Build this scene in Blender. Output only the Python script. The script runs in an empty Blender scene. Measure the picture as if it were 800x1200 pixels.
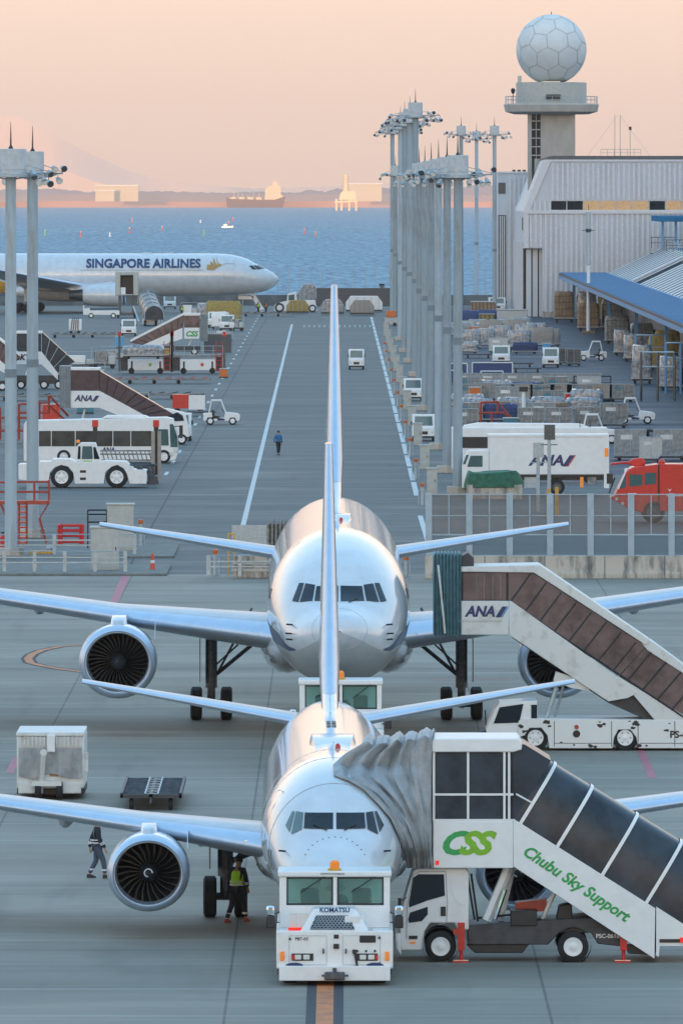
import bpy, bmesh, math, random
from mathutils import Matrix, Vector
R = math.radians
random.seed(7)
C = bpy.context.scene.collection
sc = bpy.context.scene

# ---------------------------------------------------------------- camera
F, YH, H = 11000.0, 213.0, 20.0          # focal length in photo pixels, horizon row, eye height
cd = bpy.data.cameras.new('camera'); cam = bpy.data.objects.new('camera', cd); C.objects.link(cam)
cam.location = (0, 0, H); cam.rotation_euler = (R(90), 0, 0)
cd.sensor_fit = 'VERTICAL'; cd.sensor_height = 36; cd.lens = 36 * F / 1200
cd.shift_y = -(600 - YH) / 1200
cd.clip_start = 1; cd.clip_end = 120000
sc.camera = cam

# ---------------------------------------------------------------- world: low sun behind the camera, pink belt in front
SUN_EL, SUN_AZ = 1.0, 186.0               # degrees; azimuth measured from +Y clockwise (behind the camera)
w = bpy.data.worlds.new('World'); sc.world = w; w.use_nodes = True
nt = w.node_tree; nt.nodes.clear()
out = nt.nodes.new('ShaderNodeOutputWorld')
sky = nt.nodes.new('ShaderNodeTexSky'); sky.sky_type = 'NISHITA'; sky.sun_disc = False
sky.sun_elevation = R(SUN_EL + 3); sky.sun_rotation = R(SUN_AZ); sky.dust_density = 1.5; sky.ozone_density = 2.0
bg1 = nt.nodes.new('ShaderNodeBackground'); bg1.inputs[1].default_value = 0.10
bg2 = nt.nodes.new('ShaderNodeBackground'); bg2.inputs[1].default_value = 1.0
tc = nt.nodes.new('ShaderNodeTexCoord'); sx = nt.nodes.new('ShaderNodeSeparateXYZ')
rp = nt.nodes.new('ShaderNodeValToRGB')
nt.links.new(tc.outputs['Generated'], sx.inputs[0]); nt.links.new(sx.outputs[2], rp.inputs[0])
cr = rp.color_ramp
STOPS = [(0.0, (.62, .42, .35)), (0.009, (.66, .46, .39)), (0.021, (.80, .58, .47)), (0.07, (.92, .67, .54)), (0.15, (.82, .72, .68)),
         (0.30, (.50, .66, .77)), (0.60, (.32, .56, .80)), (1.0, (.25, .50, .76))]
while len(cr.elements) < len(STOPS): cr.elements.new(0.5)
for e, (p, c) in zip(cr.elements, STOPS): e.position = p; e.color = (*c, 1)
nt.links.new(rp.outputs[0], bg2.inputs[0]); nt.links.new(sky.outputs[0], bg1.inputs[0])
ad = nt.nodes.new('ShaderNodeAddShader')
nt.links.new(bg1.outputs[0], ad.inputs[0]); nt.links.new(bg2.outputs[0], ad.inputs[1])
nt.links.new(ad.outputs[0], out.inputs[0])
sd = bpy.data.lights.new('sun', 'SUN'); sd.energy = 5.0; sd.angle = R(0.5); sd.color = (1.0, .58, .30)
sun = bpy.data.objects.new('sun', sd); C.objects.link(sun)
az = R(SUN_AZ); el = R(SUN_EL)
d = Vector((math.sin(az) * math.cos(el), math.cos(az) * math.cos(el), math.sin(el)))
sun.rotation_euler = d.to_track_quat('Z', 'Y').to_euler()
sc.view_settings.view_transform = 'Standard'; sc.view_settings.look = 'None'
sc.view_settings.gamma = 1; sc.view_settings.use_curve_mapping = False
sc.view_settings.exposure = 0.52
sc.render.engine = 'CYCLES'
sc.cycles.max_bounces = 8; sc.cycles.volume_bounces = 0; sc.cycles.transparent_max_bounces = 12

# ---------------------------------------------------------------- materials
def mat(name, col, rough=.5, metal=0., var=.12, scale=3., col2=None, stretch=(1, 1, 1), coat=0., spec=.5, bump=0.,
        bscale=20., thr=(.42, .62), trans=0., alpha=1., emit=None, estr=0.):
    m = bpy.data.materials.new(name); m.use_nodes = True; n = m.node_tree; p = n.nodes['Principled BSDF']
    p.inputs['Roughness'].default_value = rough; p.inputs['Metallic'].default_value = metal
    p.inputs['Coat Weight'].default_value = coat; p.inputs['Coat Roughness'].default_value = .06
    p.inputs['Specular IOR Level'].default_value = spec
    p.inputs['Transmission Weight'].default_value = trans; p.inputs['Alpha'].default_value = alpha
    if emit: p.inputs['Emission Color'].default_value = (*emit, 1); p.inputs['Emission Strength'].default_value = estr
    t = n.nodes.new('ShaderNodeTexCoord'); mp = n.nodes.new('ShaderNodeMapping'); mp.inputs[3].default_value = stretch
    ns = n.nodes.new('ShaderNodeTexNoise'); ns.inputs['Scale'].default_value = scale; ns.inputs['Detail'].default_value = 6
    ns.inputs['Roughness'].default_value = .62
    n.links.new(t.outputs['Object'], mp.inputs[0]); n.links.new(mp.outputs[0], ns.inputs[0])
    r = n.nodes.new('ShaderNodeValToRGB'); n.links.new(ns.outputs[0], r.inputs[0])
    r.color_ramp.elements[0].position = thr[0]; r.color_ramp.elements[1].position = thr[1]
    c2 = col2 if col2 else tuple(c * (1 - var) for c in col)
    r.color_ramp.elements[0].color = (*col, 1); r.color_ramp.elements[1].color = (*c2, 1)
    n.links.new(r.outputs[0], p.inputs['Base Color'])
    if bump:
        nb = n.nodes.new('ShaderNodeTexNoise'); nb.inputs['Scale'].default_value = bscale; nb.inputs['Detail'].default_value = 4
        n.links.new(mp.outputs[0], nb.inputs[0])
        bp = n.nodes.new('ShaderNodeBump'); bp.inputs['Strength'].default_value = bump; bp.inputs['Distance'].default_value = .05
        n.links.new(nb.outputs[0], bp.inputs['Height']); n.links.new(bp.outputs[0], p.inputs['Normal'])
    return m
M = {}
M['hull'] = mat('hull_white_paint', (.60, .66, .71), .30, .04, var=.10, scale=1.2, coat=1., bump=.05, bscale=2.2)
M['belly'] = mat('belly_grey_paint', (.42, .46, .48), .28, var=.08, coat=.4)
M['alu'] = mat('polished_aluminium', (.56, .65, .77), .36, .75, var=.06, scale=2)
M['wingtop'] = mat('wing_grey', (.44, .50, .57), .36, .0, var=.12, scale=2, coat=.3)
M['darkm'] = mat('dark_metal', (.035, .04, .05), .45, .4, var=.3)
M['blade'] = mat('fan_blade', (.022, .025, .03), .35, .6, var=.2)
M['rubber'] = mat('rubber', (.018, .018, .02), .8, var=.2)
M['gear'] = mat('gear_steel', (.10, .12, .14), .4, .5, var=.4, scale=8)
M['glass'] = mat('dark_glass', (.010, .018, .028), .08, var=.1, spec=.45)
M['glassg'] = mat('green_glass', (.07, .14, .14), .06, var=.15, spec=.8, coat=.5)
M['blue'] = mat('blue_paint', (.004, .032, .14), .3, coat=.3)
M['lblue'] = mat('light_blue_paint', (.05, .35, .65), .3)
M['gold'] = mat('gold_paint', (.45, .27, .07), .35)
M['yel'] = mat('yellow_paint', (.70, .38, .05), .5, var=.2)
M['white'] = mat('white_paint', (.80, .82, .82), .35, var=.06, scale=2.5, coat=.15)
M['cream'] = mat('aged_white_paint', (.66, .68, .66), .42, col2=(.40, .38, .33), scale=1.8, thr=(.52, .8))
M['rusty'] = mat('white_paint_with_rust', (.74, .76, .75), .45, col2=(.10, .05, .03), scale=2.6, thr=(.68, .71))
M['grille'] = mat('grille_black', (.02, .02, .022), .5)
M['black'] = mat('black_plastic', (.02, .022, .026), .45, var=.3)
M['chassis'] = mat('chassis_grey', (.06, .065, .075), .5, .2, var=.3)
M['orange'] = mat('orange_plastic', (.62, .15, .03), .35)
M['red'] = mat('red_paint', (.62, .025, .02), .3, var=.15, coat=.4)
M['redo'] = mat('orange_red_paint', (.42, .06, .035), .45, var=.2)
M['green'] = mat('green_paint', (.02, .36, .10), .35)
M['lime'] = mat('lime_paint', (.20, .50, .03), .35)
M['lamp'] = mat('lamp_lens', (.75, .75, .70), .1, spec=.8, coat=.5)
M['mirror'] = mat('mirror_chrome', (.8, .85, .9), .08, 1.)
M['hood'] = mat('silver_fabric', (.34, .37, .39), .42, .10, var=.2, scale=3, bump=.3, bscale=4)
M['teal'] = mat('teal_fabric', (.16, .30, .34), .6, var=.25, scale=4, bump=.3, bscale=6)
M['kerb'] = mat('kerb_concrete', (.19, .20, .19), .8, var=.3, scale=1.5); M['tintw'] = mat('bus_window_glass', (.075, .075, .065), .12, var=.5, scale=.8, spec=.5); M['tintp'] = mat('purple_brown_tinted_glazing', (.075, .05, .065), .18, var=.3, coat=.3)
M['tintb'] = mat('brown_tinted_glazing', (.19, .13, .125), .18, var=.5, scale=.8, coat=.25, spec=.4)
M['tintk'] = mat('black_tinted_glazing', (.045, .062, .082), .25, var=.45, scale=.9, coat=.05, spec=.22)
M['galv'] = mat('galvanised_steel', (.42, .50, .54), .42, .35, var=.18, scale=6)
M['mast'] = mat('mast_galvanised', (.36, .46, .52), .5, .15, col2=(.26, .24, .21), scale=.9, stretch=(2, 2, .35), thr=(.5, .78))
_m = M['mast'].node_tree; _oi = _m.nodes.new('ShaderNodeObjectInfo'); _hs = _m.nodes.new('ShaderNodeHueSaturation'); _mr = _m.nodes.new('ShaderNodeMapRange')
_mr.inputs[3].default_value = .72; _mr.inputs[4].default_value = 1.12; _m.links.new(_oi.outputs['Random'], _mr.inputs[0]); _m.links.new(_mr.outputs[0], _hs.inputs['Value'])
_p = _m.nodes['Principled BSDF']; _l = _p.inputs['Base Color'].links[0].from_socket; _m.links.new(_l, _hs.inputs['Color']); _m.links.new(_hs.outputs[0], _p.inputs['Base Color'])
M['drum'] = mat('mast_drum_paint', (.55, .60, .62), .5, var=.15)
M['conc'] = mat('concrete', (.50, .45, .38), .85, col2=(.13, .13, .12), scale=1.6, stretch=(1.4, 1, .35), thr=(.46, .68), bump=.3)
M['cab'] = mat('cabinet_grey', (.47, .49, .46), .5, var=.12)
M['alub'] = mat('container_aluminium', (.33, .36, .37), .5, .15, col2=(.17, .19, .20), scale=3.5, thr=(.4, .7), bump=.4, bscale=6)
M['alud'] = mat('container_weathered', (.28, .29, .28), .5, .15, col2=(.14, .15, .16), scale=3, bump=.4, bscale=6)
M['wrap'] = mat('plastic_wrap', (.38, .42, .46), .22, .1, col2=(.12, .14, .17), scale=3, thr=(.4, .62), bump=.9, bscale=5, coat=.4)
M['card'] = mat('cardboard', (.36, .23, .13), .8, col2=(.22, .16, .11), scale=2)
M['kraft'] = mat('pale_cartons', (.36, .32, .27), .7, col2=(.30, .27, .25), scale=3)
M['tarp'] = mat('blue_tarp', (.03, .07, .22), .5, var=.3, bump=.5)
M['yeltarp'] = mat('yellow_net_tarp', (.42, .30, .07), .6, col2=(.25, .20, .07), scale=4, bump=.6)
M['gtarp'] = mat('green_tarp', (.02, .15, .09), .6, var=.4, bump=.9, bscale=4)
M['tealp'] = mat('teal_sign', (.05, .22, .30), .5)
M['bluecn'] = mat('blue_container', (.025, .06, .20), .5, var=.2)
M['roofb'] = mat('blue_roof', (.04, .20, .38), .95, spec=.03, var=.3, scale=.3, stretch=(.3, 4, 1))
M['skin'] = mat('skin', (.45, .28, .2), .5)
M['navy'] = mat('navy_cloth', (.02, .025, .04), .8)
M['jblue'] = mat('blue_cloth', (.03, .16, .36), .8)
M['slate'] = mat('slate_cloth', (.08, .10, .15), .8)
M['hivis'] = mat('hi_vis_cloth', (.50, .95, .04), .7)
M['hivo'] = mat('hi_vis_orange_cloth', (.85, .25, .04), .7)
M['refl'] = mat('reflective_tape', (.7, .72, .74), .4)
M['shoe'] = mat('red_shoe', (.30, .03, .03), .6)
M['hair'] = mat('hair', (.015, .012, .01), .6)
M['blight'] = mat('beacon_lit', (.9, .25, .02), .3, emit=(1, .3, .05), estr=.12)
M['rlight'] = mat('red_lamp_lit', (.9, .02, .01), .3, emit=(1, .03, .02), estr=.25)

# ---------------------------------------------------------------- mesh helpers
class B:
    def __init__(s): s.v = []; s.f = []
    def add(s, vs, fs):
        o = len(s.v); s.v += [tuple(v) for v in vs]; s.f += [tuple(i + o for i in f) for f in fs]; return s
    def box(s, x0, x1, y0, y1, z0, z1, m=None):
        vs = [(x, y, z) for z in (z0, z1) for y in (y0, y1) for x in (x0, x1)]
        if m: vs = [m @ Vector(v) for v in vs]
        return s.add(vs, [(0, 2, 3, 1), (4, 5, 7, 6), (0, 1, 5, 4), (2, 6, 7, 3), (0, 4, 6, 2), (1, 3, 7, 5)])
    def cyl(s, p0, p1, r0, r1=None, n=14, caps=True):
        r1 = r0 if r1 is None else r1
        p0 = Vector(p0); p1 = Vector(p1); a = (p1 - p0).normalized()
        u = a.orthogonal().normalized(); w_ = a.cross(u); vs = []
        for p, r in ((p0, r0), (p1, r1)):
            for k in range(n):
                t = 2 * math.pi * k / n; vs.append(p + u * (r * math.cos(t)) + w_ * (r * math.sin(t)))
        fs = [(k, (k + 1) % n, n + (k + 1) % n, n + k) for k in range(n)]
        if caps: fs += [tuple(range(n))[::-1], tuple(range(n, 2 * n))]
        return s.add(vs, fs)
    def loft(s, rings, caps=True, closed=True):
        n = len(rings[0]); vs = [v for r in rings for v in r]; fs = []
        for i in range(len(rings) - 1):
            for k in range(n if closed else n - 1):
                k2 = (k + 1) % n; fs.append((i * n + k, i * n + k2, (i + 1) * n + k2, (i + 1) * n + k))
        if caps: fs += [tuple(range(n))[::-1], tuple(range((len(rings) - 1) * n, len(rings) * n))]
        return s.add(vs, fs)
    def lathe(s, c, prof, axis='z', n=24, sz=1., caps=True):
        rings = []
        for h, r in prof:
            ring = []
            for k in range(n):
                t = 2 * math.pi * k / n; a, b = r * math.cos(t), r * math.sin(t)
                if axis == 'z': ring.append((c[0] + a, c[1] + b, c[2] + h))
                elif axis == 'y': ring.append((c[0] + a, c[1] + h, c[2] + b * sz))
                else: ring.append((c[0] + h, c[1] + a, c[2] + b))
            rings.append(ring)
        return s.loft(rings, caps)
    def prism(s, poly, y0, y1):              # poly in (x,z), pushed along y
        n = len(poly); vs = [(x, y0, z) for x, z in poly] + [(x, y1, z) for x, z in poly]
        return s.add(vs, [tuple(range(n)), tuple(range(2 * n - 1, n - 1, -1))] + [(k, k + n, (k + 1) % n + n, (k + 1) % n) for k in range(n)])
    def prismx(s, poly, x0, x1):             # poly in (y,z), pushed along x
        n = len(poly); vs = [(x0, y, z) for y, z in poly] + [(x1, y, z) for y, z in poly]
        return s.add(vs, [tuple(range(n)), tuple(range(2 * n - 1, n - 1, -1))] + [(k, k + n, (k + 1) % n + n, (k + 1) % n) for k in range(n)])
    def bar(s, p0, p1, t=.05): return s.cyl(p0, p1, t / 2, n=6)
    def wheel(s, x, y, z, r, w_, ax='x'):
        pr = [(-w_ / 2, r * .55), (-w_ / 2, r * .86), (-w_ * .36, r), (w_ * .36, r), (w_ / 2, r * .86), (w_ / 2, r * .55)]
        return s.lathe((x, y, z), pr, ax, 24)
    def out(s, name, m, parent=None, bev=0., ang=35, smooth=True):
        me = bpy.data.meshes.new(name); me.from_pydata(s.v, [], s.f)
        bm = bmesh.new(); bm.from_mesh(me); bmesh.ops.recalc_face_normals(bm, faces=bm.faces); bm.to_mesh(me); bm.free()
        if smooth:
            me.polygons.foreach_set('use_smooth', [True] * len(me.polygons)); me.set_sharp_from_angle(angle=R(ang))
        me.materials.append(M[m] if isinstance(m, str) else m)
        o = bpy.data.objects.new(name, me); C.objects.link(o)
        if parent: o.parent = parent
        if bev:
            b = o.modifiers.new('bevel', 'BEVEL'); b.width = bev; b.segments = 2; b.limit_method = 'ANGLE'
        return o
def tag(o, label, cat, group=None):
    o['label'] = label; o['category'] = cat
    if group: o['group'] = group
    return o
def thing(name, label, cat, loc, rz=0., group=None):
    o = bpy.data.objects.new(name, None); C.objects.link(o); o.location = loc; o.rotation_euler = (0, 0, rz)
    o.empty_display_size = .5
    return tag(o, label, cat, group)
def struct(o, kind='structure'): o['kind'] = kind; return o
def dup(root, loc, label, rz=None, scale=None, group=None):
    r = root.copy(); C.objects.link(r); r.location = loc
    if rz is not None: r.rotation_euler = (0, 0, rz)
    if scale: r.scale = scale if hasattr(scale, '__len__') else (scale,) * 3
    r['label'] = label
    if group: r['group'] = group
    for ch in list(root.children):
        c = ch.copy(); C.objects.link(c); c.parent = r
        for g in list(ch.children):
            d_ = g.copy(); C.objects.link(d_); d_.parent = c
    return r
def text(body, size, m, parent, x, y, z, sx_=1., shear=0., bold=0., align='CENTER', rot=None, depth=.004, name='lettering', fn=None):
    cu = bpy.data.curves.new('t', 'FONT'); cu.body = body; cu.size = size; cu.shear = shear; cu.offset = bold * size
    cu.align_x = align; cu.align_y = 'CENTER'; cu.extrude = depth; cu.resolution_u = 3
    to = bpy.data.objects.new('t', cu); C.objects.link(to); bpy.context.view_layer.update()
    dg = bpy.context.evaluated_depsgraph_get(); me = bpy.data.meshes.new_from_object(to.evaluated_get(dg))
    bpy.data.objects.remove(to); bpy.data.curves.remove(cu)
    mt = Matrix.Translation((x, y, z)) @ (rot or Matrix.Identity(4)) @ Matrix.Rotation(R(90), 4, 'X') @ Matrix.Diagonal((sx_, 1, 1, 1))
    me.transform(mt)
    if fn:
        for v in me.vertices: v.co = fn(v.co)
    me.materials.clear(); me.materials.append(M[m]); me.name = name
    o = bpy.data.objects.new(name, me); C.objects.link(o); o.parent = parent
    return o
def S(y): return (y - YH) / H
def at(x, y, z=0.):
    s = S(y); return ((x - 400) / s, F / s, z)
class PX:                                   # measures taken off the photograph for a thing standing at ground row yb
    def __init__(s, x0, yb): s.x0 = x0; s.yb = yb; s.s = S(yb); s.loc = at(x0, yb)
    def __call__(s, *pts): return [((x - s.x0) / s.s, (s.yb - y) / s.s) for x, y in pts]
    def p(s, x, y): return ((x - s.x0) / s.s, (s.yb - y) / s.s)
ORD = ['first', 'second', 'third', 'fourth', 'fifth', 'sixth', 'seventh', 'eighth', 'ninth', 'tenth', 'eleventh', 'twelfth', 'thirteenth', 'fourteenth', 'fifteenth', 'sixteenth']

# ================================================================ SETTING
def ground_mat(name, c1, c2, joints=True, c3=None, joff=-2.8, jsp=3.9):
    m = bpy.data.materials.new(name); m.use_nodes = True; n = m.node_tree; L = n.links.new; p = n.nodes['Principled BSDF']
    g = n.nodes.new('ShaderNodeNewGeometry'); sp = n.nodes.new('ShaderNodeSeparateXYZ'); L(g.outputs['Position'], sp.inputs[0])
    def noise(st, sc_, det=5):
        mp = n.nodes.new('ShaderNodeMapping'); mp.inputs[3].default_value = st; L(g.outputs['Position'], mp.inputs[0])
        q = n.nodes.new('ShaderNodeTexNoise'); q.inputs['Scale'].default_value = sc_; q.inputs['Detail'].default_value = det
        L(mp.outputs[0], q.inputs[0]); return q.outputs[0]
    def mth(op, a, b=None, c=None):
        q = n.nodes.new('ShaderNodeMath'); q.operation = op
        for i, v in enumerate((a, b, c)):
            if v is None: continue
            if isinstance(v, (int, float)): q.inputs[i].default_value = v
            else: L(v, q.inputs[i])
        return q.outputs[0]
    def mix(f, a, b):
        q = n.nodes.new('ShaderNodeMix'); q.data_type = 'RGBA'
        if isinstance(f, (int, float)): q.inputs[0].default_value = f
        else: L(f, q.inputs[0])
        for i, v in ((6, a), (7, b)):
            if isinstance(v, tuple): q.inputs[i].default_value = (*v, 1)
            else: L(v, q.inputs[i])
        return q.outputs[2]
    def ramp(f, a, b):
        q = n.nodes.new('ShaderNodeMapRange'); q.inputs[1].default_value = a; q.inputs[2].default_value = b; L(f, q.inputs[0]); return q.outputs[0]
    base = mix(ramp(noise((.35, 1, 1), .09), .38, .62), c1, c2)
    fine = mix(ramp(noise((.5, 1.6, 1), .9), .35, .68), base, mix(.5, base, c3 or tuple(v * .6 for v in c1)))
    if joints:
        slab = n.nodes.new('ShaderNodeTexWhiteNoise'); slab.noise_dimensions = '2D'
        cx = mth('FLOOR', mth('DIVIDE', mth('SUBTRACT', sp.outputs[0], joff), jsp * 2)); cy = mth('FLOOR', mth('DIVIDE', sp.outputs[1], 7.5))
        cb = n.nodes.new('ShaderNodeCombineXYZ'); L(cx, cb.inputs[0]); L(cy, cb.inputs[1]); L(cb.outputs[0], slab.inputs['Vector'])
        fine = mix(mth('MULTIPLY', slab.outputs[0], .38), fine, tuple(v * .62 for v in c1))
        lx = mth('PINGPONG', mth('SUBTRACT', sp.outputs[0], joff), jsp)           # distance to the joint, 0 on it
        jx = mth('LESS_THAN', lx, .035)
        fine = mix(mth('MULTIPLY', jx, .6), fine, (.04, .045, .05))
        ly = mth('PINGPONG', sp.outputs[1], 3.75)
        jy = mth('MULTIPLY', mth('LESS_THAN', ly, .10), ramp(noise((.08, 1, 1), .5), .36, .60))
        fine = mix(mth('MULTIPLY', jy, .50), fine, (.50, .52, .52))
        jy2 = mth('MULTIPLY', mth('LESS_THAN', mth('PINGPONG', mth('ADD', sp.outputs[1], 2.1), 5.6), .11), ramp(noise((.1, 1, 1), .3), .36, .55))
        fine = mix(mth('MULTIPLY', jy2, .6), fine, (.09, .10, .10))
    # tyre and oil stains running along the traffic direction
    st = ramp(noise((.9, .06, 1), .8), .58, .78)
    fine = mix(mth('MULTIPLY', st, .30), fine, (.05, .052, .055))
    oil = ramp(noise((1, .35, 1), .22, 3), .64, .74); fine = mix(mth('MULTIPLY', oil, .35), fine, (.07, .07, .065))
    pale = ramp(noise((.5, .9, 1), .13, 4), .60, .72); fine = mix(mth('MULTIPLY', pale, .30), fine, (.33, .32, .28))
    L(fine, p.inputs['Base Color'])
    rr = ramp(noise((.2, 1, 1), .3), .3, .7); r2 = mth('MULTIPLY_ADD', rr, .22, .55); L(r2, p.inputs['Roughness'])
    p.inputs['Specular IOR Level'].default_value = .35
    bp = n.nodes.new('ShaderNodeBump'); bp.inputs['Strength'].default_value = .15; bp.inputs['Distance'].default_value = .02
    L(noise((1, 1, 1), 6), bp.inputs['Height']); L(bp.outputs[0], p.inputs['Normal'])
    return m
M['apron'] = ground_mat('apron_concrete', (.300, .288, .242), (.200, .196, .170))
M['asph'] = ground_mat('taxiway_asphalt', (.112, .130, .132), (.088, .106, .110), joints=False)
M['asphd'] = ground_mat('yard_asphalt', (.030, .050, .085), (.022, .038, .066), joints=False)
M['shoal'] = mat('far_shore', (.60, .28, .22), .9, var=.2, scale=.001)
M['line'] = mat('white_line_paint', (.58, .62, .62), .6, col2=(.34, .37, .38), scale=1.2, thr=(.4, .75))
M['oline'] = mat('orange_line_paint', (.62, .20, .06), .6, col2=(.40, .14, .06), scale=1.5)
M['pline'] = mat('pink_line_paint', (.50, .13, .18), .6, col2=(.32, .14, .16), scale=1.5)
M['kline'] = mat('dark_line_border', (.03, .035, .05), .7)

APR = 478.0
def sheet(name, x0, x1, y0, y1, z, m):
    return struct(B().add([(x0, y0, z), (x1, y0, z), (x1, y1, z), (x0, y1, z)], [(0, 1, 2, 3)]).out(name, m, smooth=False))
SHORE = 1520.0
ground = struct(B().box(-2500, 2500, -2600, SHORE, -8, 0).out('ground', 'asph', smooth=False))
sheet('apron', -700, 700, 20, APR, .004, 'apron')
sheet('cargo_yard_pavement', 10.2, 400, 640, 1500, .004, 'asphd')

# water, following the curve of the earth so that it ends at its real horizon
RE = 6.37e6
m = bpy.data.materials.new('sea_water'); m.use_nodes = True; n = m.node_tree; L = n.links.new; p = n.nodes['Principled BSDF']
p.inputs['Base Color'].default_value = (.05, .17, .30, 1); p.inputs['Roughness'].default_value = .55
p.inputs['Specular IOR Level'].default_value = .22
g = n.nodes.new('ShaderNodeNewGeometry')
hs = []
for st, s_, dd in (((1, .07, 1), .42, 5), ((1, .5, 1), .012, 3), ((1, .12, 1), .0022, 3)):
    mp = n.nodes.new('ShaderNodeMapping'); mp.inputs[3].default_value = st; L(g.outputs['Position'], mp.inputs[0])
    q = n.nodes.new('ShaderNodeTexNoise'); q.inputs['Scale'].default_value = s_; q.inputs['Detail'].default_value = dd; L(mp.outputs[0], q.inputs[0]); hs.append(q.outputs[0])
def mr(f, a, b, c=0., d_=1.):
    q = n.nodes.new('ShaderNodeMapRange'); q.inputs[1].default_value = a; q.inputs[2].default_value = b; q.inputs[3].default_value = c; q.inputs[4].default_value = d_; L(f, q.inputs[0]); return q.outputs[0]
mx = n.nodes.new('ShaderNodeMix'); mx.data_type = 'RGBA'; L(mr(hs[0], .40, .60), mx.inputs[0]); mx.inputs[6].default_value = (.035, .155, .25, 1); mx.inputs[7].default_value = (.15, .36, .47, 1)  # wave sparkle put into the water colour as pale noise streaks
mx2 = n.nodes.new('ShaderNodeMix'); mx2.data_type = 'RGBA'; L(mr(hs[1], .35, .7, 0, .5), mx2.inputs[0]); L(mx.outputs[2], mx2.inputs[6]); mx2.inputs[7].default_value = (.04, .19, .33, 1)
mx3 = n.nodes.new('ShaderNodeMix'); mx3.data_type = 'RGBA'; L(mr(hs[2], .5, .68, 0, .45), mx3.inputs[0]); L(mx2.outputs[2], mx3.inputs[6]); mx3.inputs[7].default_value = (.14, .27, .40, 1)
L(mx3.outputs[2], p.inputs['Base Color'])
bp = n.nodes.new('ShaderNodeBump'); bp.inputs['Strength'].default_value = .9; bp.inputs['Distance'].default_value = 3; L(hs[0], bp.inputs['Height']); L(bp.outputs[0], p.inputs['Normal'])
M['sea'] = m
b = B(); NX, NY = 40, 70; vs = []
for j in range(NY + 1):
    y = SHORE - 3 + (24000 - SHORE) * (j / NY) ** 2
    for i in range(NX + 1):
        x = (i / NX - .5) * 2 * (4000 + y * .5); vs.append((x, y, -4 - (x * x * .0 + y * y) / (2 * RE)))
b.add(vs, [(j * (NX + 1) + i, j * (NX + 1) + i + 1, (j + 1) * (NX + 1) + i + 1, (j + 1) * (NX + 1) + i) for j in range(NY) for i in range(NX)])
struct(b.out('sea_water', 'sea'))

# far shore, hills and mountains
def ridge(name, D, pts, depth, m, zb, seed=0, amp=0.):
    rd = random.Random(seed); s = F / D; rows = []
    P = []
    for (xa, ya), (xb, yb) in zip(pts, pts[1:]):
        k = max(2, int((xb - xa) / 3))
        for i in range(k): t = i / k; P.append((xa + (xb - xa) * t, ya + (yb - ya) * t + rd.uniform(-amp, amp)))
    P.append(pts[-1])
    X = [(x - 400) / s for x, y in P]; Z = [H - (y - YH) / s for x, y in P]
    r0 = [(x, D, zb) for x in X]; r1 = [(x, D + 30 * math.sin(x * .01), zb + (z - zb) * .7) for x, z in zip(X, Z)]; r2 = [(x, D + 90 + 30 * math.sin(x * .013), z) for x, z in zip(X, Z)]; r3 = [(x, D + depth, zb) for x in X]
    return struct(B().loft([r0, r1, r2, r3], caps=False, closed=False).out(name, m))
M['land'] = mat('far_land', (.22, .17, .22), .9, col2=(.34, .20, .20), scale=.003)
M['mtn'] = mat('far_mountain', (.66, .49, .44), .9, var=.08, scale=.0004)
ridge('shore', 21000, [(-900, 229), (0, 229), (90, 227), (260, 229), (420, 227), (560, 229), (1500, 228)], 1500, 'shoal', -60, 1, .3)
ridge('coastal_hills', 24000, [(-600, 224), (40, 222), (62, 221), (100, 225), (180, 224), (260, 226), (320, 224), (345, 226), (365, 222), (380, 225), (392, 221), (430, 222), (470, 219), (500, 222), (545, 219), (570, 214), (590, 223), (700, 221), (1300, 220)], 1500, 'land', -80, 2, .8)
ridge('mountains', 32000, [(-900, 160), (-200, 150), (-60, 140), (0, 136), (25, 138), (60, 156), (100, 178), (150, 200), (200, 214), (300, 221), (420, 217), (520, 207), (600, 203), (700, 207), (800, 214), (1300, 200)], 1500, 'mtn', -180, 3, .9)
# unseen green ridge added behind the viewpoint to keep sun off the airport
M['blocker'] = mat('sun_blocker_green', (.05, .07, .04), .9, scale=.02)
vs = []
for j in range(7):
    for i in range(31):
        x = -1500 + i * 100; f = math.sin(math.pi * j / 6) ** .7; e = max(0, 1 - abs((x) / 1500) ** 4)
        vs.append((x, -1300 - 80 * j, f * e * (101 + 4 * math.sin(i * 1.7))))
struct(B().add(vs, [(j * 31 + i, j * 31 + i + 1, (j + 1) * 31 + i + 1, (j + 1) * 31 + i) for j in range(6) for i in range(30)]).out('sun_blocker', 'blocker'))
# air between here and the far shore
b = B().box(-30000, 30000, -2700, 34500, -330, 700)
hz = struct(b.out('haze', 'white', smooth=False), 'stuff')
m = bpy.data.materials.new('haze_air'); m.use_nodes = True; n = m.node_tree
n.nodes.remove(n.nodes['Principled BSDF']); pv = n.nodes.new('ShaderNodeVolumePrincipled')
pv.inputs['Color'].default_value = (1, .86, .76, 1); pv.inputs['Density'].default_value = 3.2e-5; pv.inputs['Anisotropy'].default_value = 0.
n.links.new(pv.outputs[0], n.nodes['Material Output'].inputs['Volume'])
hz.data.materials.clear(); hz.data.materials.append(m)

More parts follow.
